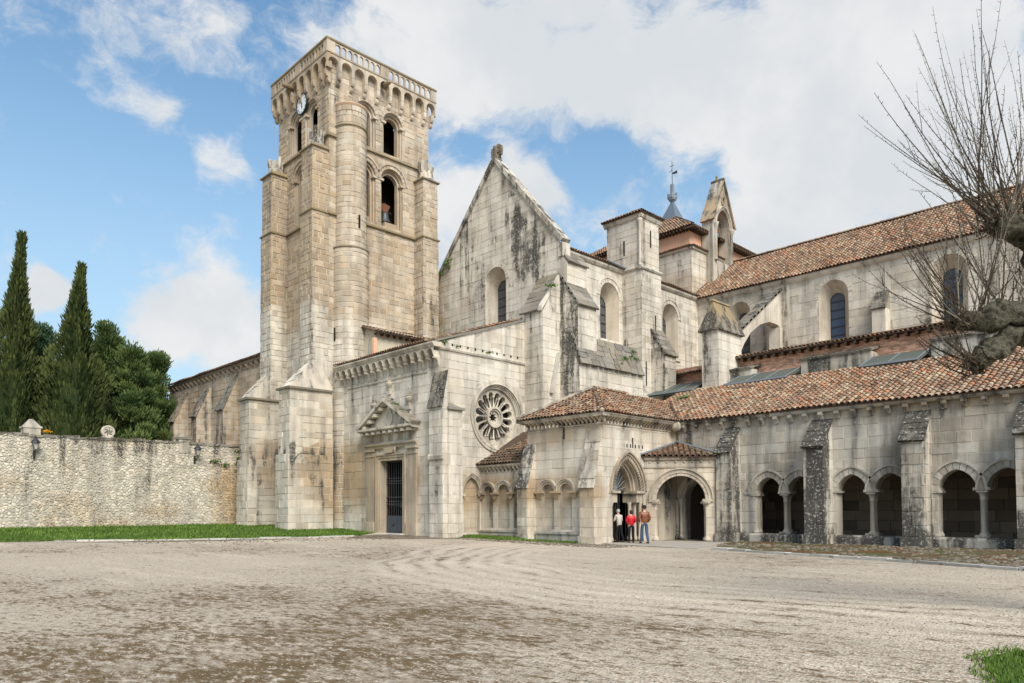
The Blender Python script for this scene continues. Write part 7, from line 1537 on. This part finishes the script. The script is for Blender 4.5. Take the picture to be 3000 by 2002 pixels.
# ------------------------------------------------------------------ people at the porch door
def skin_mesh(name, nodes, links, mat, parent, sub=2):
    me = bpy.data.meshes.new(name); me.from_pydata([n[0] for n in nodes], links, []); o = obj(name, me, parent); me.materials.append(M[mat])
    o.modifiers.new('skin', 'SKIN').use_smooth_shade = True; lay = me.skin_vertices[0] if me.skin_vertices else None
    for i, n in enumerate(nodes): r = n[1]; me.skin_vertices[0].data[i].radius = r if isinstance(r, tuple) else (r, r)
    me.skin_vertices[0].data[0].use_root = True; s = o.modifiers.new('smooth', 'SUBSURF'); s.levels = sub; s.render_levels = sub; return o
def person(label, loc, rot, h, jacket, trousers, hair, arms, stride, lean, turn, slim=1.0, hair_long=False, hem=.88):
    """figure of height h facing local +Y; arms/legs given as joint positions for a 1.75 m body"""
    k = h/1.75; T = thing('person', label, 'person', loc); T.rotation_euler = (0, 0, rot); T.scale = (k, k, k)
    L = lambda z: (0, lean*(z-.95) if z > .95 else 0); w = slim
    P = lambda x, y, z: (x*w, y+L(z)[1], z)
    hl, hr_ = (-.095*w, 0, .93), (.095*w, 0, .93); kl, kr = (-.10*w, stride*.13+.03, .50), (.10*w, -stride*.10+.03, .50); fl, fr_ = (-.11*w, stride*.26, .09), (.11*w, -stride*.28, .09)
    sl, sr = P(-.185, 0, 1.42), P(.185, 0, 1.42)
    N = [((0, 0, .96), (.15*w, .11)), (P(0, 0, 1.15), (.135*w, .10)), (P(0, 0, 1.35), (.165*w, .11)), (P(0, 0, 1.47), (.07, .07)), (P(0, .015, 1.56), (.052, .055)), (P(0, .02, 1.63), (.072, .085)), (P(0, .01, 1.70), (.072, .088)),
         (hl, .085*w), (kl, .058), (fl, .042), (hr_, .085*w), (kr, .058), (fr_, .042), ((fl[0], fl[1]+.15, .045), (.04, .03)), ((fr_[0], fr_[1]+.15, .045), (.04, .03))]
    K = [(0, 1), (1, 2), (2, 3), (3, 4), (4, 5), (5, 6), (0, 7), (7, 8), (8, 9), (9, 13), (0, 10), (10, 11), (11, 12), (12, 14)]
    for s, (e, hnd) in zip((sl, sr), arms):
        i = len(N); e, hnd = Vector(P(*e)), Vector(P(*hnd)); N += [(s, .058), (tuple(e), .043), (tuple(hnd), .032)]; K += [(2, i), (i, i+1), (i+1, i+2)]
        dv = (hnd-e).normalized(); sd = dv.orthogonal().normalized(); j = len(N); palm = hnd+dv*.05; N.append((tuple(palm), (.036, .02))); K.append((i+2, j))
        for q in range(4): a = palm+sd*(-.027+q*.018)+dv*.03; c = a+dv*(.035+.008*(1 if q in (1, 2) else 0))+Vector((0, .012, 0)); m_ = len(N); N += [(tuple(a), .0095), (tuple(c), .008)]; K += [(j, m_), (m_, m_+1)]
        m_ = len(N); a = hnd+sd*.035+dv*.03; N += [(tuple(a), .011), (tuple(a+sd*.02+dv*.03), .009)]; K += [(i+2, m_), (m_, m_+1)]
    skin_mesh('body', N, K, 'skin', T, 1)
    hd = Vector(P(0, .015, 1.655)); fw_ = Matrix.Rotation(turn, 3, 'Z') @ Vector((0, 1, 0)); sd = Matrix.Rotation(turn, 3, 'Z') @ Vector((1, 0, 0))
    b = MB(); b.lathe((0, 0, 0), [(.02, -.11), (.055, -.10), (.075, -.04), (.080, .02), (.072, .07), (.045, .105), (.01, .115)], 14); b.v = [tuple(hd+sd*v[0]*.95+fw_*v[1]*1.18+Vector((0, 0, v[2]))) for v in b.v]; b.build('head', 'skin', T, True)
    b = MB(); b.add([hd+fw_*.092+Vector((0, 0, .02)), hd+fw_*.122+Vector((0, 0, -.025)), hd+fw_*.09+sd*.016+Vector((0, 0, -.035)), hd+fw_*.09-sd*.016+Vector((0, 0, -.035))], [(0, 1, 2), (0, 3, 1), (1, 3, 2)]); b.build('nose', 'skin', T)
    for s in (-1, 1): b = MB(); b.lathe((0, 0, 0), [(.004, -.028), (.017, -.012), (.018, .012), (.004, .028)], 6); b.v = [tuple(hd+sd*s*.077+Vector((0, 0, -.005))+fw_*v[1]+sd*v[0]*.5+Vector((0, 0, v[2]))) for v in b.v]; b.build('ear', 'skin', T, True); one('eye', 'hair_dark', T, 'box', *[q for c_ in zip(hd+fw_*.088+sd*s*.03+Vector((0, 0, .012))-Vector((.008, .006, .005)), hd+fw_*.088+sd*s*.03+Vector((0, 0, .012))+Vector((.008, .006, .005))) for q in c_])
    one('mouth', 'jacket_red', T, 'box', *[q for c_ in zip(hd+fw_*.088+Vector((0, 0, -.062))-Vector((.02, .006, .004)), hd+fw_*.088+Vector((0, 0, -.062))+Vector((.02, .006, .004))) for q in c_])
    b = MB(); pr = [(.055, -.085 if hair_long else -.045), (.084, -.055 if hair_long else -.02), (.094, 0), (.094, .04), (.085, .085), (.055, .122), (.012, .135)]; b.lathe((0, 0, 0), pr, 16); b.v = [tuple(hd-fw_*.024+sd*v[0]+fw_*v[1]*1.08+Vector((0, 0, v[2]))+Vector((rr.gauss(0, .006), rr.gauss(0, .006), rr.gauss(0, .006)))) for v in b.v]; b.build('hair', hair, T, True)
    NJ = [(P(0, 0, hem), (.175*w, .135)), (P(0, 0, 1.08), (.172*w, .13)), (P(0, -.01, 1.28), (.185*w, .14)), (P(0, -.015, 1.41), (.165*w, .115)), (P(0, 0, 1.50), (.075, .075))]; KJ = [(0, 1), (1, 2), (2, 3), (3, 4)]
    for s, (e, hnd) in zip((sl, sr), arms):
        i = len(NJ); e, hnd = Vector(P(*e)), Vector(P(*hnd)); NJ += [(s, .078), (tuple(e), .066), (tuple(e.lerp(hnd, .94)), .052)]; KJ += [(3, i), (i, i+1), (i+1, i+2)]
    skin_mesh('jacket', NJ, KJ, jacket, T, 2)
    NT_ = [((0, 0, .97), (.15*w, .115)), ((0, -.01, .90), (.155*w, .12)), (hl, .098*w), (kl, .075), ((fl[0], fl[1]-.01, .09), .066), (hr_, .098*w), (kr, .075), ((fr_[0], fr_[1]-.01, .09), .066)]
    skin_mesh('trousers', NT_, [(0, 1), (1, 2), (2, 3), (3, 4), (1, 5), (5, 6), (6, 7)], trousers, T, 2)
    for f_ in (fl, fr_): skin_mesh('shoe', [((f_[0], f_[1]-.05, .055), (.05, .05)), ((f_[0], f_[1]+.06, .05), (.05, .045)), ((f_[0], f_[1]+.18, .04), (.042, .034))], [(0, 1), (1, 2)], 'shoe', T, 1)
    return T
face_door = atan2(1.0, 0.12)                 # towards the doorway (-X, slightly along +Y)
person('grey-haired person in beige jacket and black trousers stepping through the iron gate', (-21.85, 28.62, .03), radians(78), 1.56, 'jacket_beige', 'trousers_black', 'hair_grey', (((-.25, .10, 1.17), (-.17, .30, 1.12)), ((.25, .06, 1.16), (.17, .26, 1.05))), .75, .16, .25, .98, False, .84)
person('person in red jacket and dark trousers standing behind the beige jacket', (-20.95, 28.35, .03), radians(52), 1.52, 'jacket_red', 'trousers_black', 'hair_brown', (((-.24, .0, 1.16), (-.15, .20, 1.08)), ((.24, .0, 1.16), (.15, .20, 1.08))), .12, .03, .3, 1.0, True, .90)
person('tall person in brown leather jacket and blue jeans with hands in pockets', (-20.05, 28.15, .03), radians(58), 1.74, 'jacket_brown', 'jeans', 'hair_dark', (((-.27, -.03, 1.17), (-.20, .10, .98)), ((.27, -.03, 1.17), (.20, .10, .98))), .62, .03, .35, .98, False, .90)
